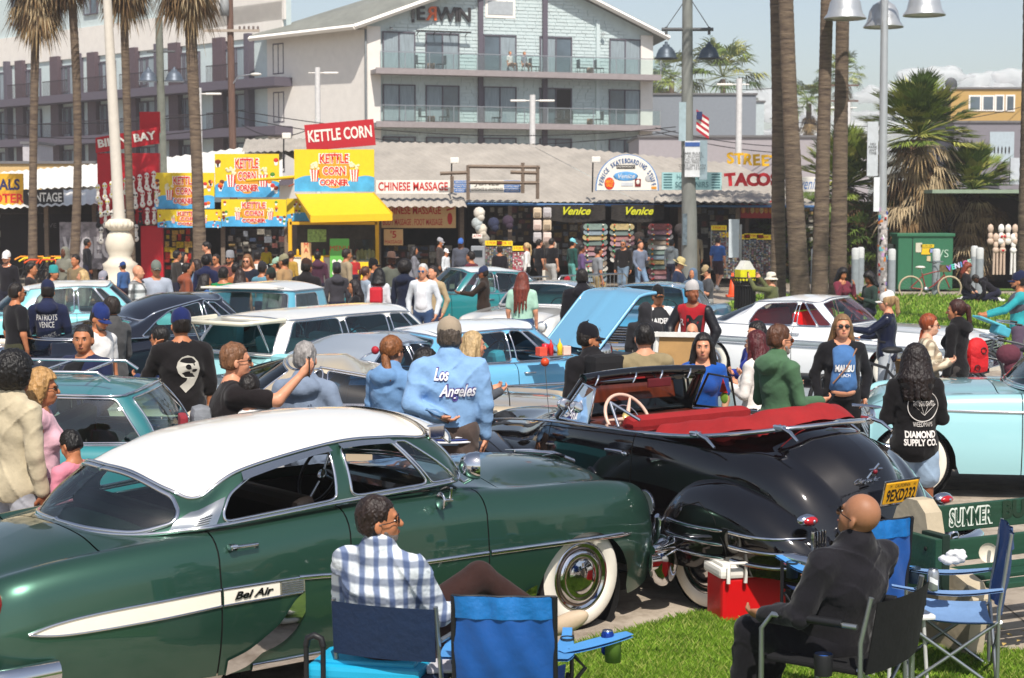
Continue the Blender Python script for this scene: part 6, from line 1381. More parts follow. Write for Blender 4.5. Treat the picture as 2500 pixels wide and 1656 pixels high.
# ---- the green and white saloon in front
def green_car(at,ang):
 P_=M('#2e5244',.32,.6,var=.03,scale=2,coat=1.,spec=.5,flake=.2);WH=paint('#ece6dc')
 c=Car('green_sedan','dark green 1950s four-door saloon with white roof and whitewall tyres, nearest the grass',at,ang)
 c.body(2.92,-2.60,2.26,[(-2.60,.30),(-2.3,.25),(-1.9,.21),(-1.,.17),(1.9,.17),(2.26,.26)],[(-2.60,.60),(-2.5,.74),(-2.3,.82),(-1.4,.90),(0,.91),(1.2,.91),(1.9,.88),(2.1,.83),(2.2,.76),(2.26,.66)],[(-2.60,.70),(-2.52,.80),(-2.4,.865),(-2.0,.93),(-1.3,.975),(-.2,1.025),(.6,1.01),(1.0,.985),(1.7,.955),(2.05,.90),(2.2,.83),(2.26,.74)],[(-2.60,.66),(-2.45,.82),(-2.2,.92),(-1.85,1.0),(-1.5,1.0),(.7,1.06),(1.0,1.085),(1.45,1.073),(1.9,1.01),(2.15,.90),(2.26,.78)],YI=[(-2.60,.4),(-2.0,.60),(-1.2,.70),(.6,.72),(1.2,.62),(1.9,.54),(2.26,.44)],ZI=[(-2.60,.66),(-2.4,.82),(-2.0,.90),(-1.3,.98),(.5,1.03),(1.1,.965),(1.7,.925),(2.1,.83),(2.26,.75)],rs=.16,hr=.19,arch=(.42,.0),archz=(.235,.3),r=.352,mat=P_,tuck=.06,doors=[(-1.27,-.40),(-.40,.63)],hood_x=.86,deck_x=-1.86,step=.035,hole=[(-1.55,-1),(-1.5,.5),(-1.1,.66),(.3,.7),(.5,.6),(.62,-1)],bellyz=.2)
 belt=[(.76,0,1.10),(.72,.38,1.10),(.53,.72,1.085),(.30,.775,1.07),(-.38,.80,1.05),(-1.15,.775,1.005),(-1.38,.71,.99),(-1.62,.56,.972),(-1.79,.32,.98),(-1.83,0,.985)]
 roof=[(.44,0,1.455),(.42,.36,1.44),(.36,.575,1.36),(.05,.62,1.385),(-.36,.64,1.39),(-.98,.625,1.285),(-1.24,.60,1.15),(-1.37,.50,1.20),(-1.47,.27,1.285),(-1.49,0,1.295)]
 c.cabin(belt,roof,[dict(p=[(-.2,.08),(1.75,.08),(1.82,.92),(-.2,.93)],mid=True,name='windscreen',gl=glass('#dcefe8',.3),tr=.013),dict(p=[(2.26,.07),(3.0,.07),(2.98,.90),(2.72,.90)],name='vent_window',gl=glass('#c8e4dc',.3),r=.06),dict(p=[(3.06,.07),(3.93,.07),(3.93,.91),(3.04,.91)],name='door_window',open=True),dict(p=[(4.08,.07),(5.06,.07),(5.16,.28),(5.14,.60),(4.8,.86),(4.08,.92)],name='door_window',open=True,r=.09),dict(p=[(6.35,.30),(6.9,.06),(9.2,.06),(9.2,.93),(7.4,.93),(6.7,.88),(6.38,.62)],mid=True,name='rear_window',gl=glass('#b9dcd8',.25),r=.3,tr=.014)],roofz=[(-1.49,1.295),(-1.3,1.385),(-1.0,1.455),(-.5,1.495),(-.1,1.503),(.2,1.492),(.44,1.455)],bulge=.035,n=12,nt=20,pillar=P_,roofmat=WH,trim_r=.010,gl=glass('#d8ece4',.25))
 b=MB();ss=[(u,t) for u in np.linspace(5.12,6.5,13) for t in(0,)]
 b.grid([[c.wall(u,t,.006)*np.array([1,-1,1]) for t in np.linspace(.03,.60 if u<6.1 else .60-(u-6.1),6)] for u in np.linspace(5.2,6.36,13)],M('#b5b9bb',.16,.95,var=0),True);c.part(b,'rear_pillar_trim')
 for k in range(4):b=MB();b.tube([c.wall(u,.14+.06*k,.012)*np.array([1,-1,1]) for u in(5.4,5.6,5.8)],.005,CHROME,6);c.part(b,'pillar_louvre')
 b=MB();b.grid([[c.wall(u,t,.007)*np.array([1,-1,1]) for t in(0,.06)] for u in np.linspace(2.3,5.2,30)],M('#c3c6c8',.12,1.,var=0),True);c.part(b,'belt_trim')
 c.interior(.72,[-.30,-1.15],1.04,y=.66,col='#1c1512',wheelcol='#1a1512',dash=M('#161b18',.25,coat=.6),xback=-1.62,low=.25)
 b=MB();b.rbox((-1.5,0,.93),(.5,1.1,.03),M('#20231f',.8),r=.01);c.part(b,'parcel_shelf')
 for u0,u1,nm in((3.02,3.95,'window_shade'),(4.08,5.0,'window_shade')):
  b=MB();rows=[[c.wall(u,t,.02+(.035 if k==0 else 0))*np.array([1,-1,1]) for k,t in enumerate((.89-.10*max(0,u-4.3),.96))] for u in np.linspace(u0,u1,14)]
  b.grid(rows,M('#c9cccf',.15,.95,var=0),True);c.part(b,nm)
 b=MB();rows=[]
 for y in np.linspace(-.60,.60,21):
  e=1-(abs(y)/.62)**4
  rows.append([(.40+.30*q*(0.55+.45*e)-.03*(1-e),y,1.475-.10*q**1.4-.075*(abs(y)/.6)**2.5) for q in np.linspace(0,1,7)])
 b.grid(rows,WH,True);b.grid([[(x,y,z-.012) for x,y,z in r_] for r_ in rows],WH,True,flip=True);b.tube([r_[-1] for r_ in rows],.011,CHROME,6);c.part(b,'sun_visor',fix=False)
 for sg in(1,-1):b=MB();b.rbox((.46,sg*.585,1.375),(.13,.03,.09),CHROME,r=.012);c.part(b,'visor_bracket')
 IV=M('#e9e2d2',.45,var=.03)
 c.strip([(-2.36,.578),(-2.2,.62),(-1.9,.65),(-1.275,.675)],.016,CHROME,'spear_moulding')
 c.strip([(-1.265,.675),(-.75,.672)],.018,CHROME,'spear_moulding')
 c.strip([(-.77,.672),(-.62,.662),(-.41,.652),(.62,.632)],.030,CHROME,'door_moulding')
 c.strip([(.64,.632),(1.3,.615),(1.87,.597)],lambda t:.034 if t<.93 else .034*(1-(t-.93)/.08),CHROME,'fender_moulding')
 c.strip([(-2.36,.578),(-2.15,.555),(-1.7,.565),(-1.275,.585)],.014,CHROME,'spear_moulding')
 c.strip([(-1.265,.585),(-.75,.588)],.014,CHROME,'spear_moulding')
 c.patch([(-2.345,.58),(-2.2,.618),(-1.9,.648),(-1.28,.672)],[(-2.345,.575),(-2.15,.558),(-1.7,.568),(-1.28,.587)],IV,off=.007)
 c.patch([(-1.26,.673),(-.90,.670)],[(-1.26,.587),(-.90,.588)],IV,off=.007)
 c.patch([(-.90,.670),(-.735,.668)],[(-.90,.588),(-.735,.59)],M('#a8a596',.3,.6,scale=40,var=.2),off=.008,name='ribbed_spear_tip')
 for k in range(6):c.strip([(-.89,.597+k*.012),(-.745,.597+k*.012)],.006,CHROME,'spear_rib',th=.013)
 me=text_mesh('Bel Air',.06,M('#77777a',.15,1.,var=0),ext=.003,shear=.35,bold=.001,width=.25)
 o=link('script_badge',me,c.root);o.matrix_local=tr(-1.07,-(c.side_y(-1.07,.63)+.012),.628)@UPR
 c.patch([(-1.0,.36),(-.90,.43),(-.80,.55),(-.735,.59)],[(-1.0,.27),(-.90,.30),(-.80,.37),(-.735,.47)],CHROME,name='gravel_shield',off=.012)
 c.patch([(-1.22,.26),(-1.10,.30),(-1.0,.36)],[(-1.22,.17),(-1.10,.20),(-1.0,.27)],CHROME,name='gravel_shield',off=.012)
 c.strip([(-1.05,.185),(0,.18),(.92,.185)],.05,CHROME,'rocker_moulding')
 c.patch([(.80,.22),(.98,.36),(1.03,.37)],[(.80,.19),(.98,.22),(1.03,.30)],CHROME,name='stone_guard',off=.012)
 b=MB();rows=[]
 for u in np.linspace(0,1,17):
  row=[]
  for v in np.linspace(0,1,13):
   a=math.pi*v;rr=u;x=-1.62+.78*rr*math.cos(a);z=.60+.33*rr*math.sin(a)
   row.append((x,-(c.side_y(x,min(z,.93))+.035*(1-rr**3)+.001),z))
  rows.append(row)
 for x,z in((-1.24,.90),(-.36,.93)):
  b=MB();y=-c.side_y(x+.1,z)
  b.rbox((x+.05,y-.03,z),(.05,.05,.034),CHROME,r=.012);b.tube([(x+.05,y-.045,z),(x+.20,y-.045,z),(x+.215,y-.02,z-.015),(x+.2,y,z-.025)],.011,CHROME,8);c.part(b,'door_handle')
 b=MB();y=-c.side_y(.38,.98);b.tube([(.38,y+.01,.96),(.34,y-.06,1.0),(.34,y-.07,1.07)],.010,CHROME,8);b.tube([(.27,y-.07,1.0),(.36,y-.05,.99)],.012,CHROME,8);b.ell((.25,y-.08,1.0),(.012,.05,.055),CHROME,n=16);c.part(b,'door_mirror')
 b=MB();T=tr(.60,-.80,1.17)@rot('Z',R(-35))@rot('Y',R(90));b.lathe([(.005,-.1),(.05,-.085),(.08,-.04),(.088,.01),(.085,.03)],CHROME,24,T);b.lathe([(.083,.028),(.0,.036)],M('#c9d0d2',.05,.6,var=0),24,T);b.tube([(.60,-.80,1.10),(.57,-.74,1.06),(.54,-.68,1.10)],.014,CHROME,8);c.part(b,'spot_lamp')
 c.bumper(2.36,.37,.84,'front_bumper',wrap=.28,h=.13,guards=(.42,),gh=.26)
 for sg in(-1,1):b=MB();b.ell((2.22,sg*.845,.35),(.13,.07,.17),CHROME,None,18);b.tube([(2.06,sg*.90,.46),(2.22,sg*.90,.475),(2.36,sg*.80,.47),(2.44,sg*.6,.46)],[.03,.045,.05,.045],CHROME,10);b.tube([(2.40,sg*.62,.40),(2.42,sg*.62,.58),(2.38,sg*.62,.62)],[.05,.045,.02],CHROME,10);c.part(b,'bumper_end')
 c.bumper(-2.72,.37,.84,'rear_bumper',wrap=.5,h=.13,guards=(.5,),gh=.26,sgn=-1)
 for sg in(1,-1):
  b=MB();b.lathe([(.10,0),(.105,.02),(.09,.035)],CHROME,20,tr(2.22,sg*.64,.72)@rot('Y',R(90)));b.lathe([(.09,.03),(.05,.055),(0,.06)],M('#e8ecec',.05,.3,var=0),20,tr(2.22,sg*.64,.72)@rot('Y',R(90)));c.part(b,'headlight')
  b=MB();b.ell((-2.50,sg*.70,.74),(.05,.045,.085),M('#a01414',.1,coat=1.));b.tube([(-2.5,sg*.70,.83),(-2.56,sg*.7,.74),(-2.5,sg*.7,.65)],.012,CHROME,8);c.part(b,'tail_light')
  b=MB();b.ell((-2.54,sg*.70,.56),(.05,.06,.08),CHROME);c.part(b,'tail_lamp_housing')
 b=MB()
 for k in range(3):b.rbox((2.3,0,.40+k*.09),(.06,1.15,.04),CHROME,r=.015)
 c.part(b,'grille')
 b=MB();b.tube([(2.14,0,.95),(1.95,0,1.03),(1.6,0,1.08)],[.03,.022,.006],CHROME,8);b.tube([(2.05,.0,1.0),(1.85,.12,1.05),(1.68,.2,1.06)],[.02,.012,.003],CHROME,6);b.tube([(2.05,.0,1.0),(1.85,-.12,1.05),(1.68,-.2,1.06)],[.02,.012,.003],CHROME,6);c.part(b,'bonnet_ornament')
 for sg in(-1,1):wheel(c.root,1.46,sg*.765,.352,sg,n=56);wheel(c.root,-1.46,sg*.70,.352,sg,n=56,gold=True)
 return c
 # ---- the black open car
def pod(c,name,xs,yin,yout,ztop,zbot,mat,sides=(1,-1),n=26,m=15,p=.8):
 fo,ft,fb=spl(*zip(*yout)),spl(*zip(*ztop)),spl(*zip(*zbot));fi=spl(*zip(*yin)) if hasattr(yin,'__len__') else(lambda x:yin)
 def pt(x,a):
  yo,zt,zb,yi=float(fo(x)),float(ft(x)),float(fb(x)),float(fi(x));zm=zb+(zt-zb)*.45
  if a<0:return(x,yo-.05*(a**2),zm+(zm-zb)*a)
  return(x,yi+(yo-yi)*math.cos(a*math.pi/2)**p,zm+(zt-zm)*math.sin(a*math.pi/2)**p)
 c_=[pt(x,a) for x in(xs[0],) for a in(0,)]
 for sg in sides:
  b=MB();L=[[(lambda q:(q[0],q[1]*sg,q[2]))(pt(x,a)) for a in list(np.linspace(-1,0,6))+list(np.linspace(0,1,m))[1:]] for x in np.linspace(xs[0],xs[1],n)]
  b.grid(L,mat,True,flip=sg<0);b.build(name,c.root,fix=False)
 def side(x,z):
  zt,zb=float(ft(x)),float(fb(x));zm=zb+(zt-zb)*.45
  if z<zm:a=-(zm-z)/(zm-zb);return pt(x,a)[1]
  a=math.asin(min(1,((z-zm)/(zt-zm))**(1/p)))/(math.pi/2);return pt(x,a)[1]
 return side
def black_car(at,ang):
 BK=M('#060304',.07,var=0,coat=1.,spec=.5);RED=M('#8e1518',.85,var=.12,scale=8,bump=.3,bscale=20)
 c=Car('black_convertible','black 1940s open tourer with red interior and folded red roof cover, rear towards the bench',at,ang)
 c.body(2.95,-2.60,2.05,.30,[(-2.60,.40),(-2.5,.54),(-2.3,.66),(-1.9,.74),(-1.3,.77),(-.4,.80),(.2,.76),(.9,.56),(1.6,.38),(1.95,.28),(2.05,.2)],[(-2.60,.52),(-2.5,.72),(-2.3,.95),(-2.1,1.07),(-1.8,1.14),(-1.4,1.14),(-.8,1.155),(.2,1.14),(.9,1.04),(1.6,.95),(1.95,.85),(2.05,.7)],[(-2.60,.62),(-2.53,.88),(-2.4,1.05),(-2.2,1.19),(-2.0,1.26),(-1.8,1.28),(-1.2,1.17),(.2,1.18),(.9,1.13),(1.6,1.05),(1.95,.94),(2.05,.75)],rs=[(-2.6,.24),(-1.8,.24),(-1.2,.10),(-.9,.07),(.2,.07),(.9,.16),(2.05,.16)],hr=.22,arch=(0,0),mat=BK,tuck=.05,doors=[(-.80,.22)],hood_x=.30,deck_x=-1.95,step=.04,hole=[(-1.85,-1),(-1.82,.3),(-1.6,.48),(-1.1,.56),(-.3,.62),(.06,.56),(.12,-1)])
 sd=pod(c,'rear_fender',(-1.10,-2.58),[(-2.58,.25),(-2.3,.42),(-1.9,.56),(-1.5,.66),(-1.10,.72)],[(-2.58,.58),(-2.5,.74),(-2.3,.87),(-1.9,.94),(-1.5,.94),(-1.25,.89),(-1.10,.78)],[(-2.58,.42),(-2.5,.60),(-2.3,.76),(-2.05,.88),(-1.75,.935),(-1.5,.90),(-1.28,.76),(-1.10,.48)],[(-2.58,.36),(-1.9,.33),(-1.3,.30),(-1.10,.30)],BK,n=40,m=20)
 fd=pod(c,'front_fender',(-.35,2.12),[(-.35,.74),(.6,.60),(1.4,.38),(2.12,.25)],[(-.35,.78),(.3,.86),(1.0,.93),(1.6,.95),(1.95,.88),(2.12,.62)],[(-.35,.36),(.1,.50),(.6,.74),(1.1,.86),(1.5,.90),(1.85,.84),(2.05,.66),(2.12,.5)],[(-.35,.30),(.9,.32),(1.05,.34),(1.15,.55),(1.475,.68),(1.8,.55),(1.92,.36),(2.12,.40)],BK,n=46,m=18)
 for sg in(1,-1):
  for k in range(3):
   for xa,xb in((-1.36,-1.93),(-1.985,-2.44)):
    b=MB();z0=.625-k*.095
    b.tube([(x,sg*(sd(x,z0+(x+1.36)*-.0)+.010),z0-.012*math.sin((x-xa)/(xb-xa)*3.1)) for x in np.linspace(xa,xb,12)],[.012]*11+[.006],CHROME,8,flat=.6);b.build('fender_bar',c.root)
  b=MB();b.tube([(x,sg*(sd(x,z)+.002),z) for x,z in[(-1.33,.34),(-1.36,.55),(-1.48,.72),(-1.66,.78),(-1.83,.70),(-1.94,.52),(-1.97,.34)]],.004,M('#020202',.9,var=0),5);b.build('skirt_edge',c.root)
  b=MB();b.grid([[(x,sg*(sd(x,z)+.004),z) for z in np.linspace(.30,.60,5)] for x in(-1.14,-1.18,-1.24)],M('#d8cfbf',.3,.5),True);b.build('stone_guard',c.root)
  b=MB();T=tr(-2.44,sg*.68,.745);b.ell((0,0,0),(.055,.085,.045),CHROME,T,16);b.ell((-.02,0,0),(.05,.068,.032),M('#b01016',.12,coat=1.,emit=.0),T,16);b.ell((-.065,0,0),(.01,.014,.014),CHROME,T,8);b.build('tail_light',c.root)
  b=MB()
  for k in range(5):b.rbox((-2.50,sg*(.58+k*.026),.60),(.03,.012,.16),CHROME,r=.004)
  b.build('lamp_grille',c.root)
  b=MB();b.lathe([(.02,-.07),(.058,-.03),(.062,.0)],CHROME,18,tr(-2.56,sg*.42,.66)@rot('Y',R(-90)));b.lathe([(.056,0),(.03,.02),(0,.025)],M('#dfe3e2',.1,.3,var=0),18,tr(-2.56,sg*.42,.66)@rot('Y',R(-90)));b.build('reversing_lamp',c.root)
  b=MB();b.lathe([(.02,-.16),(.09,-.08),(.115,0),(.11,.02)],BK if False else CHROME,20,tr(1.95,sg*.56,.88)@rot('Y',R(90)));b.lathe([(.105,.015),(.06,.045),(0,.05)],M('#dfe3e2',.05,.4,var=0),20,tr(1.95,sg*.56,.88)@rot('Y',R(90)));b.build('headlight',c.root)
 b=MB();half=cat([(1.9,.30,.93),(.9,.60,1.06),(.2,.775,1.13),(-.4,.80,1.15),(-.9,.76,1.15),(-1.3,.70,1.165),(-1.7,.60,1.215),(-1.95,.42,1.26),(-2.06,.20,1.28),(-2.08,0,1.285)],8)
 for sg in(1,-1):b.tube([(p[0],p[1]*sg,p[2]+.008) for p in half],[.010 if p[0]>-.9 else .017 for p in half],CHROME,8)
 b.build('bright_beading',c.root)
 for sg in(1,-1):
  for x,y,z,dx in((-1.40,.70,1.19,-.22),(-1.95,.44,1.27,-.20)):
   b=MB();b.rbox((x,sg*y,z+.01),(.09,.05,.04),CHROME,r=.012);b.tube([(x,sg*y,z+.02),(x+dx*.6,sg*(y+.02),z-.01),(x+dx,sg*(y+.03),z-.06)],[.016,.014,.010],CHROME,8);b.build('roof_clamp',c.root)
  b=MB();y=sg*(c.side_y(-.66,1.0));b.tube([(-.72,y+sg*.012,1.0),(-.55,y+sg*.035,1.005)],[.016,.011],CHROME,8);b.ell((-.74,y+sg*.01,.99),(.025,.012,.018),CHROME);b.build('door_handle',c.root)
 ctr=[(-.98,.70,1.17),(-1.2,.685,1.19),(-1.5,.63,1.225),(-1.75,.50,1.275),(-1.90,.28,1.31),(-1.95,0,1.32)]
 h_=cat(ctr,8);full=list(h_)+[np.array((p[0],-p[1],p[2])) for p in h_[::-1][1:]];rows=[]
 for i,p in enumerate(full):
  q=full[min(i+1,len(full)-1)]-full[max(i-1,0)];nr=np.array([-q[1],q[0],0]);nr/=np.linalg.norm(nr)
  if nr[0]*(p[0]+.9)+nr[1]*p[1]>0:nr=-nr
  t=min(1,i/8,(len(full)-1-i)/8);wd=.13+.15*t+.008*math.sin(i*.6);hh=.04+.035*t+.006*math.sin(i*.45+1)
  rows.append([tuple(p+nr*(wd*a)+np.array([0,0,hh*math.sin(math.pi*min(1,a*1.05))+.004*math.sin(i*.7+a*4)-.05*(a>.95)])) for a in np.linspace(-.06,1.0,12)])
 b=MB();b.grid(rows,RED,True);c.part(b,'roof_cover',fix=False)
 for x,w_ in((-.35,.62),(-1.25,.56)):
  b=MB();b.rbox((x+.15,0,.72),(.5,w_*2,.2),RED,r=.07);b.rbox((0,0,.24),(.14,w_*2,.56),RED,T=tr(x-.12,0,.72)@rot('Y',R(-12)),r=.06);c.part(b,'bench_seat')
 b=MB();b.box((-.8,0,.45),(1.8,1.15,.03),M('#2a1a16',.9))
 for sg in(1,-1):b.box((-.62,sg*.60,.74),(1.4,.03,.66),M('#4d1416',.8))
 b.box((-1.72,0,.80),(.04,.8,.6),M('#5a1616',.8));c.part(b,'cabin_lining')
 b=MB();b.rbox((.02,0,1.06),(.22,1.36,.18),M('#5a2410',.3,coat=.8,scale=3,var=.35,stretch=(1,6,1)),r=.06)
 for k in range(7):b.rbox((-.10,-.02,1.0+k*.018),(.02,.36,.008),CHROME,r=.003)
 c.part(b,'dashboard')
 b=MB();IVO=M('#d6b3a0',.3,var=.03,coat=.5);T=tr(-.28,.36,1.17)@rot('Y',R(-58))
 b.tube([(.205*math.cos(a),.205*math.sin(a),0) for a in np.linspace(0,2*math.pi,33)],.0135,IVO,8,T);b.tube([(.12*math.cos(a),.12*math.sin(a),-.01) for a in np.linspace(0,2*math.pi,25)],.005,CHROME,6,T)
 for a in(R(90),R(210),R(330)):b.tube([(0,0,-.01),(.2*math.cos(a),.2*math.sin(a),0)],[.022,.010],IVO,6,T)
 b.ell((0,0,.005),(.055,.055,.025),M('#c9b070',.3,.4),T);b.tube([(0,0,0),(0,0,-.4)],.02,IVO,6,T);c.part(b,'steering_wheel')
 b=MB();y0,y1,x0,x1,z0,z1=.66,.60,.17,-.06,1.15,1.47
 for sg in(1,-1):b.tube([(x0,sg*y0,z0),(x1,sg*y1,z1)],[.05,.035],BK,10)
 b.tube([(x1+.02*(1-(y/.6)**2),y,z1+.02*(1-(y/.6)**2)) for y in np.linspace(-.62,.62,15)],.04,BK,10)
 b.rbox((x1+.05,0,z1-.02),(.05,1.2,.10),BK,r=.02);b.tube([(x0,y,z0+.01) for y in np.linspace(-y0,y0,9)],.03,BK,8);c.part(b,'windscreen_frame')
 b=MB();b.grid([[(x0+(x1-x0)*t,y*(1-.09*t),z0+(z1-z0)*t) for t in(0,1)] for y in(-.62,.62)],glass('#dfeeea',.2),False);c.part(b,'windscreen')
 for k in(-.45,-.15,.12,.5):b=MB();b.tube([(x1-.04,k,z1+.02),(x1-.07,k+.03,z1-.0),(x1-.06,k+.05,z1-.05)],.008,CHROME,6);c.part(b,'roof_latch')
 b=MB();b.rbox((-.12,-.1,1.405),(.02,.24,.07),M('#5c0f18',.6),r=.01);b.tube([(-.05,-.1,1.46),(-.12,-.1,1.41)],.008,BK,6);c.part(b,'rear_view_mirror')
 for sg in(1,-1):
  b=MB();m_=CHROME if sg>0 else BK;b.tube([(.12,sg*.70,1.16),(-.10,sg*.645,1.44),(-.30,sg*.70,1.42),(-.30,sg*.76,1.16),(.12,sg*.70,1.16)],.011,m_,6);fr=c.part(b,'vent_window_frame')
  b=MB();b.add([(.12,sg*.70,1.16),(-.10,sg*.645,1.44),(-.30,sg*.70,1.42),(-.30,sg*.76,1.16)],[(0,1,2,3)],glass('#dfeeea',.2));b.build('vent_glass',fr)
 b=MB();b.ell((-.2,-.725,1.25),(.045,.006,.05),M('#7ea53a',.5));b.prism([(-.245,1.29),(-.155,1.29),(-.19,1.40)],'y',.006,M('#c01818',.5),T=tr(0,-.722,0));c.part(b,'window_sticker')
 b=MB();b.tube([(-.05,.68,1.17),(-.02,.70,1.20),(.0,.72,1.26)],.01,CHROME,6);b.ell((.02,.74,1.28),(.012,.07,.05),CHROME);c.part(b,'door_mirror')
 b=MB();b.tube([(.35,.62,1.08),(.36,.66,1.55)],.003,CHROME,5);b.ell((.36,.66,1.57),(.035,.035,.035),M('#d2451c',.4));c.part(b,'antenna_ball')
 b=MB();b.tube([(-.62,.74,1.17),(-.5,.72,1.34)],.012,CHROME,6);b.tube([(-.5,.72,1.34),(-.72,.62,1.22)],.012,CHROME,6);c.part(b,'roof_strut')
 c.bumper(-2.74,.50,.80,'rear_bumper',wrap=.35,h=.10,guards=(.32,),gh=.24,sgn=-1);c.bumper(2.22,.50,.80,'front_bumper',wrap=.35,h=.10,guards=(.32,),gh=.24)
 T=tr(-2.615,-.02,.885)@rot('Y',R(-14))@rot('Z',R(-90));YE=M('#e0a416',.45,var=.05)
 b=MB();b.rbox((0,0,0),(.35,.012,.18),CHROME,T,r=.02);b.rbox((0,-.008,0),(.315,.008,.148),YE,T,r=.01)
 pl=c.part(b,'number_plate');BT=M('#151210',.5,var=0)
 text('CALIFORNIA',pl,T@tr(.0,-.014,.052)@UPR,.034,BT,'plate_lettering',width=.15);text('9EXD232',pl,T@tr(0,-.014,-.018)@UPR,.115,BT,'plate_lettering',width=.285,bold=.003)
 text('19',pl,T@tr(-.12,-.014,.052)@UPR,.026,BT,'plate_lettering');text('63',pl,T@tr(.12,-.014,.052)@UPR,.026,BT,'plate_lettering')
 b=MB();TS=tr(-2.565,.17,1.03)@rot('Y',R(-32))@rot('Z',R(-90));o_=[]
 for k in range(10):r_=.068 if k%2==0 else .028;a=R(90+36*k);o_.append((r_*math.cos(a),r_*math.sin(a)))
 b.prism(o_,'y',.012,CHROME,TS);b.ell((0,-.004,0),(.017,.01,.017),M('#7d1b2a',.2),TS);b.rbox((0,0,-.09),(.085,.01,.026),M('#8b8f98',.4),TS,r=.004)
 sb=c.part(b,'star_badge');text('SAFETY',sb,TS@tr(0,-.008,-.09)@UPR,.022,BT,'badge_lettering')
 text('Chevrolet',c.root,tr(-2.57,.27,.985)@rot('Y',R(-30))@rot('Z',R(-90))@tr(0,-.006,0)@UPR,.06,CHROME,'script_badge',shear=.4,ext=.002)
 for sg in(1,-1):wheel(c.root,1.475,sg*.68,.345,sg);wheel(c.root,-1.58,sg*.70,.345,sg)
 return c
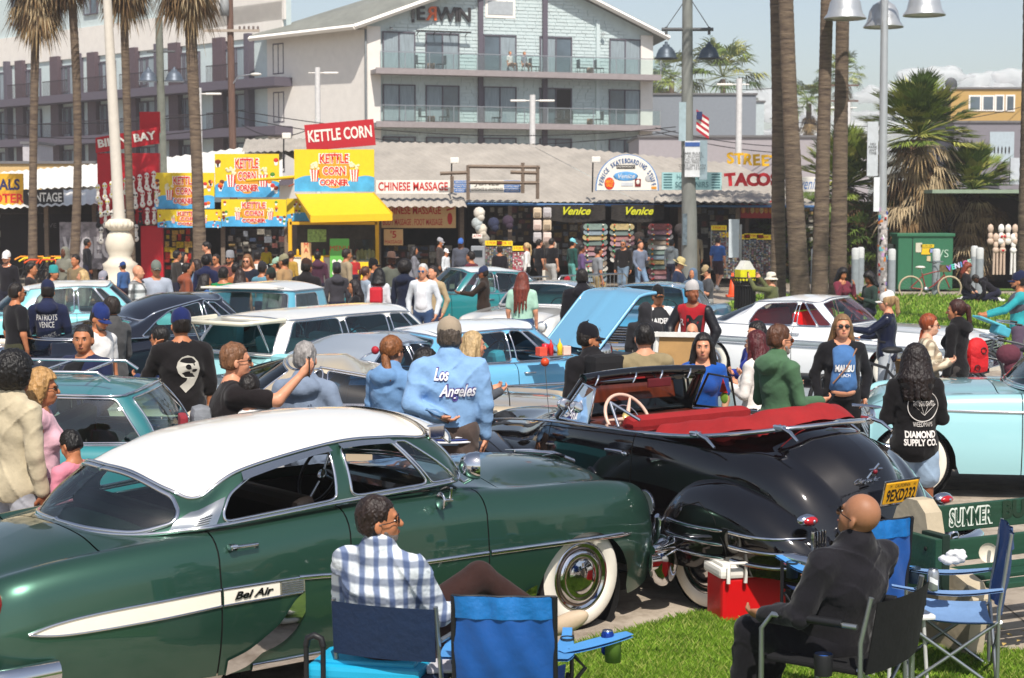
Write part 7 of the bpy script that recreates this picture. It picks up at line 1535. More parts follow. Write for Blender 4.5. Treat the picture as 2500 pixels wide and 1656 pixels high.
 # ---- the other cars, from a common pattern
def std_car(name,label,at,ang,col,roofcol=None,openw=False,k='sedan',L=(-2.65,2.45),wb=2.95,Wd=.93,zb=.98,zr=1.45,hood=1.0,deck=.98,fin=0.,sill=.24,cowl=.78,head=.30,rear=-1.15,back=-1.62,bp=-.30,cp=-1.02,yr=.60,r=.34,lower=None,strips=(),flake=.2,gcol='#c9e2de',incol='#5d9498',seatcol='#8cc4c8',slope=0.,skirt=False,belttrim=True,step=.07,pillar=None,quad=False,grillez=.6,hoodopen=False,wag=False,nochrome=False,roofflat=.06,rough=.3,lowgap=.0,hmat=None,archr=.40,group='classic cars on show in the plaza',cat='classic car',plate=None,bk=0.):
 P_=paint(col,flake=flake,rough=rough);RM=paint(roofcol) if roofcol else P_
 c=Car(name,label,at,ang,group,cat)
 a,f=L;zf=hood-.04
 ZS=[(a,deck-.18+fin*.6),(a+.12,deck-.04+fin),(a+.6,deck-.01+fin*.7),(a+1.2,(deck+zb)/2+fin*.15),(-.4,zb),(cowl,zb),(f-.7,zf),(f-.2,zf-.03),(f,zf-.12)]
 ZT=[(a,deck-.22),(a+.15,deck-.03),(a+.5,deck),(back+.1,deck+.02),(cowl-.1,zb+.02),(cowl+.2,hood+.03),(f-.6,hood+.01),(f-.15,hood-.05),(f,hood-.18)]
 Wk=[(a,Wd-.14),(a+.2,Wd-.04),(a+.8,Wd),(f-.8,Wd),(f-.2,Wd-.04),(f,Wd-.13)]
 ZI=[(a,deck-.24),(a+.2,deck-.06),(a+.6,deck-.04),(back,zb-.01),(cowl,zb),(f-.7,hood-.03),(f,hood-.19)]
 c.body(wb,a,f,[(a,sill+.16),(a+.4,sill+.08),(a+.9,sill),(f-.6,sill),(f,sill+.12)],Wk,ZS,ZT,YI=[(a,Wd-.3),(f,Wd-.3)],ZI=ZI,rs=.10,hr=.15,arch=(archr,0 if skirt else archr),archz=(r-.02,r-.02),r=r,mat=P_,doors=[(bp,cowl-.05)]+([(cp-.12,bp)] if k in('sedan','wagon') else[]),hood_x=cowl+.15,deck_x=back-.12,step=step,hoodmat=hmat,nohood=hoodopen,hole=[(back+.25,-1),(back+.3,Wd-.35),(cp,Wd-.22),(cowl-.35,Wd-.2),(cowl-.15,Wd-.4),(cowl-.12,-1)])
 yb=Wd-.13
 if wag:
  belt=[(cowl,0,zb+.03),(cowl-.04,.42,zb+.025),(cowl-.22,yb-.05,zb+.015),(cowl-.5,yb,zb),(bp,yb+.01,zb),(cp,yb,zb),(back+.12,yb-.04,zb),(back,yb-.16,zb),(back-.04,.3,zb),(back-.05,0,zb)]
  roof=[(head,0,zr-.0),(head-.03,.38,zr-.015),(head-.12,yr-.02,zr-.07),(head-.35,yr+.02,zr-.06),(bp,yr+.03,zr-.055),(cp,yr+.02,zr-.06),(rear+.12,yr-.01,zr-.08),(rear,yr-.12,zr-.07),(rear-.06,.25,zr-.05),(rear-.07,0,zr-.05)]
  wins=[dict(p=[(-.2,.08),(1.85,.08),(1.85,.92),(-.2,.93)],mid=True,name='windscreen'),dict(p=[(2.2,.06),(2.9,.06),(2.9,.92),(2.45,.92)],name='vent_window',r=.06),dict(p=[(2.97,.06),(3.93,.06),(3.93,.93),(2.97,.93)],name='door_window'),dict(p=[(4.07,.06),(4.95,.06),(4.95,.93),(4.07,.93)],name='door_window'),dict(p=[(5.07,.06),(6.1,.06),(6.1,.93),(5.07,.93)],name='side_window'),dict(p=[(6.9,.08),(9.2,.08),(9.2,.9),(6.9,.9)],mid=True,name='tailgate_window',open=wag=='open')]
 else:
  belt=[(cowl,0,zb+.03),(cowl-.04,.42,zb+.025),(cowl-.22,yb-.05,zb+.015),(cowl-.5,yb,zb),(bp,yb+.01,zb),(cp,yb,zb),((cp+back)/2,yb-.06,zb),(back+.06,.46,zb+.01),(back,0,zb+.015)]
  roof=[(head,0,zr),(head-.03,.38,zr-.015),(head-.12,yr-.02,zr-.07),(head-.35,yr+.02,zr-.06),(bp,yr+.02,zr-.055),(cp+.08+slope*.3,yr-.02,zr-.09-slope*.1),(rear+.14,yr-.10,zr-.13-slope*.16),(rear+.02,.30,zr-.10-slope*.16),(rear,0,zr-.09-slope*.16)]
  wins=[dict(p=[(-.2,.08),(1.85,.08),(1.85,.92),(-.2,.93)],mid=True,name='windscreen'),dict(p=[(2.2,.06),(2.9,.06),(2.9,.92),(2.45,.92)],name='vent_window',r=.06),dict(p=[(2.97,.06),(3.93,.06),(3.93,.93),(2.97,.93)],name='door_window',open=openw),dict(p=[(4.05,.06),(4.98+bk,.06),(4.9+bk*.6,.6),(4.7,.90),(4.05,.93)],name='rear_side_window',r=.1),dict(p=[(6.05,.10),(8.2,.06),(8.2,.93),(6.25,.9)],mid=True,name='rear_window',r=.2)]
 c.cabin(belt,roof,wins,bulge=.03,n=7,nt=12,pillar=pillar or(RM if wag else P_),roofmat=RM,gl=glass(gcol,.18),crown=roofflat,drip=not nochrome,base_trim=belttrim,roofz=[(roof[-1][0],roof[-1][2]),(rear+.35,zr-.03-slope*.05),(bp-.2,zr+roofflat*.2),(head-.25,zr+.01),(head,zr)] if not wag else[(roof[-1][0],roof[-1][2]),(rear+.4,zr-.005),(bp,zr+.01),(head-.25,zr+.01),(head,zr)])
 c.interior(cowl,[bp+.2,bp-.75] if k!='coupe' else[bp+.15,bp-.6],zb,y=yb-.12,col=incol,seatcol=seatcol,xback=back+.22,wheelcol='#1c2c2e')
 c.wheels(y=Wd-.13)
 for st in strips:
  if len(st)==4:c.strip(st[0],st[1],st[2],st[3],sides=(-1,1),n=6)
  else:c.strip(st[0],st[1],CHROME,'side_moulding',sides=(-1,1),n=6)
 if lower:
  top,bot,lc=lower;c.patch(top,bot,paint(lc),'two_tone_panel',sides=(-1,1),off=.004)
 c.bumper(f+.1,.46,Wd-.06,'front_bumper',wrap=.4,h=.12,guards=(.4,),gh=.16);c.bumper(a-.1,.46,Wd-.06,'rear_bumper',wrap=.5,h=.12,guards=(.4,),gh=.16,sgn=-1)
 for sg in(1,-1):
  for q in((.70,.52) if quad else(.68,)):
   b=MB();rr=.075 if quad else .10;b.lathe([(rr*1.25,-.02),(rr*1.22,.03),(rr,.03)],CHROME,16,tr(f-.02,sg*q,grillez+.14)@rot('Y',R(90)));b.lathe([(rr,.02),(rr*.6,.045),(0,.05)],M('#e4e8e8',.06,.3,var=0),16,tr(f-.02,sg*q,grillez+.14)@rot('Y',R(90)));b.build('headlight',c.root)
  b=MB();b.ell((a-.01,sg*(Wd-.24),deck-.22),(.03,.07,.06),CHROME);b.ell((a-.025,sg*(Wd-.24),deck-.22),(.03,.05,.042),M('#a3151a',.15,coat=1.));b.build('tail_light',c.root)
 b=MB();
 for q in range(6):b.rbox((f+.005,0,grillez-.08+q*.045),(.03,(Wd-.42)*2 if not quad else(Wd-.5)*2,.018),CHROME,r=.005)
 b.box((f-.0,0,grillez+.03),(.012,(Wd-.4)*2,.3),M('#0c0c0c',.8,var=0));b.build('grille',c.root)
 for dx in([cowl-.9] if k=='coupe' else[bp+.12,cp+.02]):
  for sg in(1,-1):b=MB();y=sg*(c.side_y(dx,zb-.1)+.02);b.tube([(dx,y-sg*.02,zb-.1),(dx,y,zb-.1),(dx+.14,y,zb-.1),(dx+.14,y-sg*.02,zb-.1)],.010,CHROME,6);b.build('door_handle',c.root)
 if plate:
  b=MB();b.rbox((f+.16,0,.44),(.012,.32,.16),M('#e0a416',.45),r=.01);o=b.build('number_plate',c.root)
  text(plate,o,tr(f+.168,0,.44)@rot('Z',R(90))@UPR,.09,M('#151210',.5,var=0),'plate_lettering',width=.27)
 return c
 # ------------------------------------------------------------------ the cars where they stand
def deg(x):return R(x)
C1=green_car((-1.207,10.863,0),.698)
C2=black_car((1.0,13.43,0),math.atan2(.8,-.6))
AQ,LB,TL='#6fb3bd','#5aa6cf','#137a82'
std_car('turquoise_sedan','pale turquoise 1950s saloon with chrome spot lamp, cut off at the edge behind the bench',(5.66,16.9,0),deg(172),'#93c2c8','#dfe6e6',k='coupe',L=(-2.65,2.12),wb=3.46,fin=.12,zb=1.0,zr=1.5,hood=1.02,step=.05,strips=[([(-2.4,.80),(-1.0,.82),(1.2,.84),(2.3,.86)],.022)])
std_car('blue_hardtop','sky blue and white late 1950s hardtop with its bonnet raised',(-.25,20.1,0),deg(33),'#66a8cc','#e9ecee',k='coupe',L=(-2.85,2.55),wb=3.1,zb=1.0,zr=1.44,hood=1.0,hoodopen=True,openw=True,cp=-1.0,bp=-.2,back=-1.75,rear=-1.1,step=.05,seatcol='#58b2cf',incol='#2a5d74',strips=[([(-2.5,.74),(-.5,.76),(2.3,.72)],.04),([(-2.5,.60),(-.6,.58),(.2,.70),(1.0,.73)],.02)])
std_car('light_blue_saloon','steel blue 1960s saloon facing the crowd with a yellow D VENICE plate',(2.53,30.8,0),math.atan2(-.94,-.34),'#3f86a8','#5f7f92',L=(-2.7,2.6),zb=.95,zr=1.38,hood=.95,deck=.93,quad=True,plate='D VENICE',step=.1)
std_car('white_saloon','white 1960s saloon with grey roof behind the raised blue bonnet',(.66,31.4,0),math.atan2(-.95,-.32),'#e6e2da','#8b98a2',L=(-2.7,2.6),zb=.95,zr=1.38,hood=.95,deck=.93,quad=True,step=.1,strips=[([(-2.5,.7),(2.4,.7)],.03)])
std_car('teal_saloon','deep teal 1950s saloon with white roof by the crowd barriers',(-.9,34.6,0),deg(205),'#1a7276','#e8ebe8',zb=1.02,zr=1.52,hood=1.02,step=.1,fin=.04)
std_car('open_wagon','pale aqua station wagon with white roof and its tailgate window lifted',(-1.95,22.3,0),deg(52),'#93c8ca','#eae6dc',k='wagon',wag='open',L=(-2.55,2.45),zb=1.0,zr=1.50,back=-2.25,rear=-1.95,cp=-1.1,bp=-.28,fin=.06,step=.06,yr=.64,seatcol='#6fc3ca',gcol='#bfe2e0')
std_car('grey_coupe','grey blue 1960s coupe with a long sloping rear window',(-1.5,19.4,0),deg(48),'#8b9aa9','#8d959f',k='coupe',L=(-2.75,2.5),zb=.95,zr=1.34,hood=.95,deck=.93,back=-1.95,rear=-.95,cp=-.95,bp=-.2,quad=True,step=.06,slope=.6,gcol='#7f93a0')
std_car('beige_fastback','champagne beige 1960s fastback coupe behind the green saloon',(-1.5,16.6,0),deg(181),'#a89a84','#b4a68c',k='coupe',L=(-2.15,2.9),wb=2.97,zb=.93,zr=1.33,hood=.94,deck=.94,back=-1.35,rear=-.35,cp=-.62,bp=.25,cowl=1.15,head=.65,quad=True,step=.06,slope=.8,gcol='#5f8fa8',flake=.3)
std_car('teal_wagon','blue green 1960s station wagon with a roof rack, behind the white roof',(-4.8,13.7,0),deg(180),'#2e7a80','#2f7378',k='wagon',wag=True,L=(-2.5,2.3),zb=.97,zr=1.42,back=-2.1,rear=-1.85,cp=-1.1,bp=-.3,step=.06,seatcol='#20383a',yr=.66)
std_car('aqua_saloon','aqua 1950s saloon with white roof beside the man in a navy hoodie',(-7.0,28.6,0),deg(18),'#7cc3c9','#e9e6de',zb=1.02,zr=1.52,step=.1,fin=.04)
std_car('navy_fastback','dark navy 1940s fastback with a glossy rounded tail',(-4.4,23.2,0),deg(38),'#10131f',None,k='coupe',L=(-2.6,2.3),zb=1.08,zr=1.60,hood=1.10,deck=.95,back=-2.25,rear=-1.0,cp=-1.1,bp=-.1,slope=1.1,step=.07,seatcol='#3b3a3e',flake=.0,rough=.15,yr=.56)
std_car('white_hardtop','white 1960 two-door hardtop with bright red interior at the kerb',(4.85,26.8,0),deg(-33),'#e4e4e2','#eceae6',k='coupe',L=(-2.85,2.6),wb=3.02,Wd=.98,zb=.93,zr=1.37,hood=.94,deck=.92,fin=.04,cp=-.9,bp=-.1,back=-1.75,rear=-.95,step=.06,quad=True,seatcol='#d8181c',incol='#c8161a',gcol='#e6f2f0',openw=True,strips=[([(-2.7,.78),(-.8,.74),(2.3,.70)],.02),([(-2.6,.68),(-.8,.64),(2.3,.62)],.02),([(-2.6,.73),(-.8,.69),(2.3,.66)],.05,M('#9aa3a6',.3,.3),'side_moulding')])
# ------------------------------------------------------------------ people
def W(u,v,label,h=1.72,d=None,z=0.,**k):
 """head top at pixel (u, v); the distance follows from the height unless given"""
 if d is None:d=4200./((v-497)/(2.8-h))
 elif k.get('pose','stand') in('stand','walk') and not k.pop('keep',0):h=2.8-(v-497)*d/4200.+.0
 p=D(u,v,d);return person((p.x,d,z),label=label,h=h,**k)
BL,NV,GY,WT_,DN,TN='#17161a','#1e2440','#6f747c','#d9d6d2','#34496b','#8d7c66'
i1=W(30,866,'man with black curly hair in a cream fleece, back turned at the left edge',1.80,yaw=-35,top='#b8ab90',hair='afro',hcol='#100c0a',baggy=.7,pants='#9a9aa0',skin='brown',collar=True)
W(98,903,'woman with curly blond hair and sunglasses beside the cream fleece',1.66,yaw=-80,top='#d6a9b4',sleeve='none',hair='curly',hcol='#a8804e',hlen=.05,fem=True,skin='tan',glasses=True,pants='#b06a80',leg='short')
W(176,1051,'dark haired boy looking down between the white roof and the teal wagon',1.32,yaw=60,nod=-25,top='#c77a8a',hair='short',hcol='#0e0a08',skin='tan')
W(38,688,'man in black tee with a blue and orange backpack at the far left',1.8,yaw=-50,top=BL,sleeve='short',hair='buzz',skin='tan',pants='#3a3a2a',glasses=True,fat=.2)
i5=W(116,686,'man in navy hoodie with a white back print and grey cargo trousers',1.8,yaw=5,top=NV,hood=True,hat='cap',hatcol=NV,pants='#857d78',baggy=.6,arms=('phone','phone'));decal(i5,'PATRIOTS\nVENICE',1.25,.11,M(WT_,.7),width=.26)
i6=W(206,790,'stocky man in open navy jacket over a black printed tee, looking left',1.75,yaw=150,head=30,top=NV,open_jacket='#151518',hair='buzz',skin='tan',fat=.45,arms=('low','low'),pants='#20242e',hem=.76);decal(i6,'Kings',1.28,.13,M(WT_,.7),front=True,dx=-.07,shear=.3)
W(240,745,'man in blue cap and white tee behind the stocky man',1.74,yaw=-120,nod=-20,top=WT_,sleeve='short',hat='cap',hatcol='#1f2f66',beard='#5a4a40',skin='tan',pants='#557',d=17.8)
i8=W(272,721,'man in charcoal jacket holding an orange capped bottle',1.8,yaw=60,top='#4c4b4b',collar=True,baggy=.5,hair='short',hcol='#241a14',arms=('phone','low'),pants='#4c6384',skin='tan')
b=MB();b.lathe([(0,0),(.03,0),(.033,.12),(.015,.17),(.018,.2),(0,.2)],M('#e8641c',.4),12);o=b.build('bottle');o.location=world(i8,i8['hand'][0]);tag(o,'small orange topped bottle held by the man in charcoal','bottle')
W(392,795,'woman in sunglasses and a navy white jacket beside the black jersey',1.58,yaw=70,top='#20315c',open_jacket='#cfd2d6',hair='lowtail',hcol='#120d0b',hlen=.1,fem=True,glasses=True,arms=('phone','cross'),pants=BL,skin='tan')
i10=W(442,757,'man in a loose black number jersey and navy cap, seen from behind',1.82,yaw=25,top='#1a1718',sleeve='push',hat='cap',hatcol='#1c2656',arms=('face','down'),baggy=.9,hem=.74,pants='#18181c',skin='tan',fat=.25,hair='buzz');decal(i10,'9',1.18,.42,M('#b9b4a8',.7),bold=.02,dx=.02)
b=MB();[b.tube([(s*.13,-.02,.12),(s*.15,-.0,.9)],.03,M(WT_,.7),6) for s in(-1,1)];b.build('side_stripe',i10['root'])
i11=W(570,834,'man in sunglasses and black tee holding up a phone, wearing a grey backpack',1.80,yaw=-75,top='#1b1617',sleeve='short',hair='short',hcol='#6e4a30',glasses=True,skin='light',fat=.45,arms=('down',((.1,.8,-.1),(-.1,.75,.75))),pants='#2a2c34')
b=MB();b.rbox((0,-.24,1.16),(.28,.15,.36),M('#7a7d82',.8,bump=.5),r=.07);b.rbox((0,-.37,1.15),(.24,.06,.26),M('#8d2430',.8),r=.02);[b.tube([(s*.13,-.15,1.0),(s*.15,.0,1.38),(s*.14,.13,1.3)],.028,M('#85888c',.8),6) for s in(-1,1)];b.build('rucksack',i11['root'])
phone(i11,1,label='black smartphone held up by the man with the grey backpack',up=1)
W(608,911,'short dark haired youth in a white shirt just below the raised phone',None or 1.55,d=12.3,yaw=-10,top=WT_,hair='short',hcol='#17100c',skin='light')
W(744,831,'white haired man in a pale blue grey hoodie, back turned',1.78,yaw=-8,top='#79869a',hood=True,hair='short',hcol='#8a8582',baggy=.5,pants='#39414f',skin='light',arms=('pocket','pocket'))
i14=W(955,819,'woman in a sky blue hoodie with long auburn ponytail, back turned',1.68,d=14.1,yaw=-35,top='#6a8fb8',hood=True,hair='lowtail',hcol='#7a4a26',hlen=.05,fem=True,fat=.15,baggy=.5,pants='#4a5a7a',arms=('phone','pocket'),glasses=True,skin='light',hem=.72)
b=MB();b.ell((-.08,-.11,1.60),(.035,.03,.035),M('#a81c2c',.6));b.build('hair_tie',i14['root'])
i15=W(1097,780,'big man in a light blue jacket lettered Los Angeles, with tan cap',1.87,d=13.7,yaw=4,top='#80a4cc',hat='cap',hatcol='#a2927e',hair='short',hcol='#4a4038',skin='light',fat=.42,baggy=.8,arms=('behind','down'),pants='#564842',hem=.82,collar=True)
for c_,bo_,of_ in(('#4c3f86',.011,.006),('#f0eef2',.003,.014)):decal(i15,'Los',1.35,.13,M(c_,.6),dx=-.07,shear=.4,bold=bo_,off=of_,width=.12);decal(i15,'Angeles',1.23,.13,M(c_,.6),dx=.06,shear=.4,bold=bo_,off=of_,width=.30)
b=MB();tp_=i15['tp'];
for z,c in((.845,'#e8e6ea'),(.865,'#2c3c7a'),(.885,'#e8e6ea')):b.tube([tuple(tp_(.212*math.cos(a),.025+.178*math.sin(a),z)) for a in np.linspace(0,6.283,33)],.010,M(c,.7),6)
b.build('knit_waistband',i15['root'])
b=MB();b.lathe([(0,0),(.034,0),(.034,.14),(.014,.19),(.014,.21),(0,.21)],glass('#e8f2f6',.6),14);o=b.build('water_bottle');o.location=world(i15,i15['hand'][0]);o.rotation_euler=(0,R(-65),0);tag(o,'clear plastic water bottle held behind the blue jacket','bottle')
W(1038,852,'woman with black curly hair and black top between the two blue jackets',1.6,d=15.0,yaw=-60,top=BL,hair='curly',hcol='#140d0a',hlen=.1,fem=True,skin='brown',pants='#5a4438')
W(1153,808,'blond woman in grey jacket and shorts half hidden by the light blue jacket',1.66,d=15.35,yaw=-70,top='#4d5158',hair='long',hcol='#b0946a',hlen=.08,fem=True,pants='#7f97b0',leg='short',skin='light',arms=('phone','phone'))
i18=W(1442,792,'man in black LA cap and black puffer with backpack, looking right',1.72,d=15.4,yaw=30,head=-110,top='#19171a',hood=True,hat='cap',hatcol='#15141a',skin='tan',beard='#1a120e',fat=.15,pants='#2a3448',baggy=.5)
text('LA',i18['root'],i18['head']@tr(0,.098,.10)@rot('Z',R(180))@rot('X',R(75)),.05,M('#eee',.6),'cap_lettering',bold=.002)
b=MB();b.rbox((0,-.24,1.22),(.34,.2,.5),M('#141316',.9),r=.07);b.rbox((0,-.35,1.05),(.24,.06,.2),M('#7a1420',.8),r=.02);b.build('rucksack',i18['root'])
W(1574,787,'man in an olive tan tee, back turned behind the black windscreen',1.75,d=15.3,yaw=12,top='#8a7c5e',sleeve='short',hair='short',hcol='#120c09',skin='light',fat=.2,baggy=.4,pants='#27324a',arms=('phone','phone'))
W(1576,738,'person in a charcoal hoodie with the hood up',1.6,d=21.9,yaw=-20,top='#2b2a2e',hood='up',hair='none',pants='#222',fat=.2,face=False)
i21=W(1606,699,'man in a black RAIDERS vest over white tee with cap and chain',1.7,d=23.2,yaw=195,top=WT_,sleeve='short',hat='cap',hatcol='#141416',skin='tan',glasses='#a86a28',pants='#222',fat=.1,arms=('low','down'))
g=Field(.05);T_=i21['tp'];b=MB();b.ell(tuple(T_(0,.0,1.2)),(.2,.165,.27),M('#16161a',.8),None,18);v_=b.build('vest',i21['root']);decal(i21,'RAIDERS',1.27,.1,M(WT_,.6),front=True,width=.3,bold=.004,target=v_)
i22=W(1692,687,'man in a red and black varsity jacket with backward grey cap',1.80,yaw=150,head=55,top='#9e1a24',sleeve='none',hat='backcap',hatcol='#b5b0ae',skin='brown',pants='#222430',baggy=.5,arms=('pocket','low'))
g=[Field(.02),Field(.02)];S_=i22['S']
for q,(w_,hd) in enumerate(zip(i22['wrist'],i22['hand'])):a=np.array(i22['tp']((-1,1)[q]*.19,-.01,1.385))/S_;w__=np.array(w_)/S_;m_=(a+w__)/2+np.array([(-1,1)[q]*.09,-.05,0]);g[q].cap(a,m_,.072,.066);g[q].cap(m_,w__,.066,.05)
V,Q=mesh_fields(g,.016);to_obj('sleeves',V*S_,Q,M('#17151a',.45,bump=.3),i22['root']);decal(i22,'M',1.22,.26,M('#17151a',.6),front=True,dx=.07,bold=.02);decal(i22,'R',1.24,.12,M('#e8e4e0',.6),front=True,dx=-.1)
W(1690,786,'balding man in dark glasses seated behind the white easel',1.5,d=19.2,yaw=170,top='#5f6f74',hair='none',beard='#8a8480',glasses=True,skin='light')
W(1717,812,'young woman with long black hair and royal blue top facing the camera',1.64,yaw=172,top='#1c4fa0',sleeve='short',hair='long',hcol='#120b09',hlen=.34,fem=True,skin='light',arms=('low','low'),pants='#1d2b4c')
W(1849,783,'black haired woman in blue behind the red haired one, holding a phone',1.62,yaw=120,top='#1d2f8a',hair='long',hcol='#120b0a',hlen=.25,fem=True,skin='light',arms=('phone','phone'),pants='#2a3450')
i27=W(1848,806,'woman with very long dark red hair and white knit top',1.62,d=16.0,yaw=55,top='#ddd6cf',hair='long',hcol='#4a1014',hlen=.42,fem=True,skin='light',pants=BL,arms=('phone','phone'),baggy=.2)
phone(i27,0,label='smartphone held by the dark red haired woman')
i28=W(1900,789,'bearded man in a green hoodie and amber glasses looking at his phone',1.80,yaw=-58,head=-10,nod=-4,top='#47664a',hood=True,hair='short',hcol='#4f2f1c',beard='#8a7f78',skin='light',glasses='#8a4a10',pants='#9a9a96',arms=('phone',((.1,.25,-1),(-.1,1,.02))),baggy=.35)
phone(i28,1,label='dark phone held by the man in the green hoodie')
i29=W(2057,766,'woman in open black jacket and knotted blue MALIBU tee with sunglasses',1.70,yaw=178,nod=8,top=BL,open_jacket='#446a9a',hair='long',hlen=.12,hcol='#7a5c3c',fem=True,fat=.2,skin='light',glasses=True,pants='#141316',arms=('pocket','pocket'),hem=.86,baggy=.3)
sh_=[c for c in i29['root'].children if c.name.startswith('shirt')][0];decal(i29,'MALIBU',1.20,.09,M('#e8e6e4',.7),front=True,width=.19,bold=.005,target=sh_);decal(i29,'BEACH',1.13,.045,M('#e8e6e4',.7),front=True,width=.11,target=sh_)
b=MB();b.ell(tuple(i29['tp'](0,.10,.955)),(.13,.085,.06),SKIN('light'),None,16);b.build('waist',i29['root'])
b=MB();tp_=i29['tp'];b.tube([tuple(tp_(-.13,.12,1.4)),tuple(tp_(-.02,.235,1.22)),tuple(tp_(.12,.21,1.05))],.008,M('#8a6248',.6),6);b.build('bag_strap',i29['root'])
i30=W(2168,713,'woman in navy satin jacket and red white cap holding a black bicycle',1.66,yaw=70,top='#151a30',topmat=M('#151a30',.25,var=.1,bump=.5,bscale=12),hair='tail',hlen=.05,hcol='#a08058',hat='cap',hatcol='#d8d4ce',fem=True,skin='light',pants='#b4b8bc',baggy=.5,arms=(((.2,.7,-.5),(-.1,1,.1)),((.2,.5,-.8),(-.1,1,-.2))))
i31=W(2236,842,'young woman with long curly black hair and a black DIAMOND hoodie, back turned',1.66,d=13.95,yaw=-5,top='#141214',hood=True,hair='curly',hcol='#1a0e0b',hlen=.16,fem=True,fat=.15,skin='brown',pants='#8fa3b8',leg='short',arms=('phone','phone'),baggy=.6,hem=.74)
PW=M('#d2ccc6',.7);decal(i31,'DIAMOND',.99,.07,PW,width=.25,bold=.003,dx=.03,off=.014);decal(i31,'SUPPLY CO.',.925,.07,PW,width=.27,bold=.003,dx=.03,off=.014);decal(i31,'TAYLOR GANG',1.255,.06,PW,width=.17,dx=.05,off=.014);decal(i31,'WEEDMAPS',1.075,.055,PW,width=.16,dx=.05,off=.014)
b=MB();ring=[];me_=i31['shirt'].data;bv=BVHTree.FromPolygons([v.co[:] for v in me_.vertices],[p.vertices[:] for p in me_.polygons])
def onback(x,z):hit=bv.ray_cast(Vector((x,-.6,z)),Vector((0,1,0)))[0];return(x,(hit.y if hit else-.2)-.006,z)
cz=1.165
b.tube([onback(.05+.125*math.cos(a),cz+.125*math.sin(a)) for a in np.linspace(0,6.283,33)],.004,PW,5)
for pl_ in([(-.03,1.18),(.0,1.21),(.12,1.21),(.15,1.18),(.06,1.09),(-.03,1.18),(.15,1.18)],[(.0,1.21),(.03,1.18),(.06,1.21),(.09,1.18),(.12,1.21)],[(.03,1.18),(.06,1.09),(.09,1.18)]):b.tube([onback(x,z) for x,z in pl_],.0028,PW,4)
b.build('diamond_print',i31['root'])
i32=W(2267,765,'red haired woman in round glasses and beige plaid shirt beside the black hoodie',1.63,d=18.5,yaw=-100,head=0,top='#b8a68a',topmat=plaid('#cdbfa6','#6f5a48','#9b8468',60),hair='braid',hcol='#8a3c18',fem=True,skin='fair',glasses='#5a3028',arms=('phone','phone'),pants='#44403e',baggy=.4)
i33=W(2338,730,'woman in black hoodie with reddish ponytail carrying a red backpack',1.72,d=19.8,yaw=50,head=20,top='#151315',hood=True,hair='tail',hcol='#3a1a12',hlen=.2,fem=True,skin='tan',pants='#3c3836',arms=('down','low'),baggy=.5)
i34=W(2490,664,'man in navy cap and turquoise sleeved top pushing a bicycle at the right edge',1.8,d=25.5,yaw=75,top='#2f9aa0',hat='cap',hatcol='#1d2440',skin='tan',beard='#2a1f1a',pants='#5a4a5a',arms=(((.2,.8,-.7),(0,1,-.3)),((.2,.8,-.7),(0,1,-.3))))
b=MB();b.ell(tuple(i34['tp'](0,.02,1.27)),(.185,.15,.2),M('#4a4c54',.8),None,16);b.build('jersey_chest',i34['root'])
r=empty('backpack',world(i33,(.27,-.12,.92)),R(20),'bright red backpack slung behind the woman in the black hoodie','backpack');b=MB();b.ell((0,0,.16),(.15,.10,.17),M('#c8161e',.7,bump=.5),None,16);b.rbox((0,0,.04),(.27,.17,.26),M('#c8161e',.7,bump=.5),r=.08);b.build('bag_body',r);b=MB();[b.tube([(.035*math.cos(a)+x,-.10,z+.035*math.sin(a)) for a in np.linspace(0,6.283,13)],.006,BLACKP,5) for x,z in((.03,.18),(-.05,-.02))];b.build('pocket_ring',r)
W(2056,672,'seated woman with black curly hair in a maroon top by the palm trunks',1.72,d=37,pose='sit',yaw=-150,nod=-20,top='#6d2b3a',hair='curly',hcol='#0f0908',hlen=.1,fem=True,skin='tan',arms=('chin','chin'),z=.1)
W(2124,681,'dark haired man in green vest seated left of the stickered lamp post',1.72,d=35,pose='sit',yaw=110,nod=-30,top='#2a3a34',hair='curly',hcol='#0f0908',hlen=0,skin='brown',arms=('phone','phone'),z=.1)
i37=W(1884,655,'person in white bucket hat and camouflage waistcoat taking a photo',1.75,d=36,pose='sit',seat=.46,yaw=60,top='#5a5e3c',hat='bucket',hatcol='#d8d0c0',hair='short',hcol='#5a4a3a',skin='light',arms=(((.2,.8,.1),(-.1,.5,.8)),((.3,.6,.1),(-.3,.5,.8))),pants='#4a4a44',fat=.2)
phone(i37,0,label='black phone raised by the person in the bucket hat',up=1)
W(1657,630,'man in straw hat and navy jacket rubbing his face',1.66,d=36,yaw=-110,nod=-25,top='#232d44',hat='brim',hatcol='#b8a878',skin='light',arms=('face','pocket'),fat=.3)
W(1692,654,'hooded person in grey blue beside the straw hat',1.5,d=34.5,yaw=150,top='#5a6c80',hood='up',hair='none',hem=.7,face=False)
W(1727,649,'man in tan cap and charcoal tee looking down by the cone',1.6,d=35,yaw=90,nod=-30,top='#45464a',sleeve='short',hat='cap',hatcol='#a08a68',skin='light',fat=.3,pants='#8a8a86',arms=('phone','phone'))
W(1753,577,'man in a blue tee walking away past the postcard racks',1.76,yaw=-30,pose='walk',top='#3c5f9a',sleeve='short',hair='short',hcol='#120c0a',skin='light',pants='#3a2a30',leg='short')
W(1695,560,'tan clad shop figure standing by the photograph wall',1.9,yaw=170,d=57,top='#6a604c',hat='helmet',hatcol='#5c543e',pants='#6a604c',skin='brown',hem=.5)
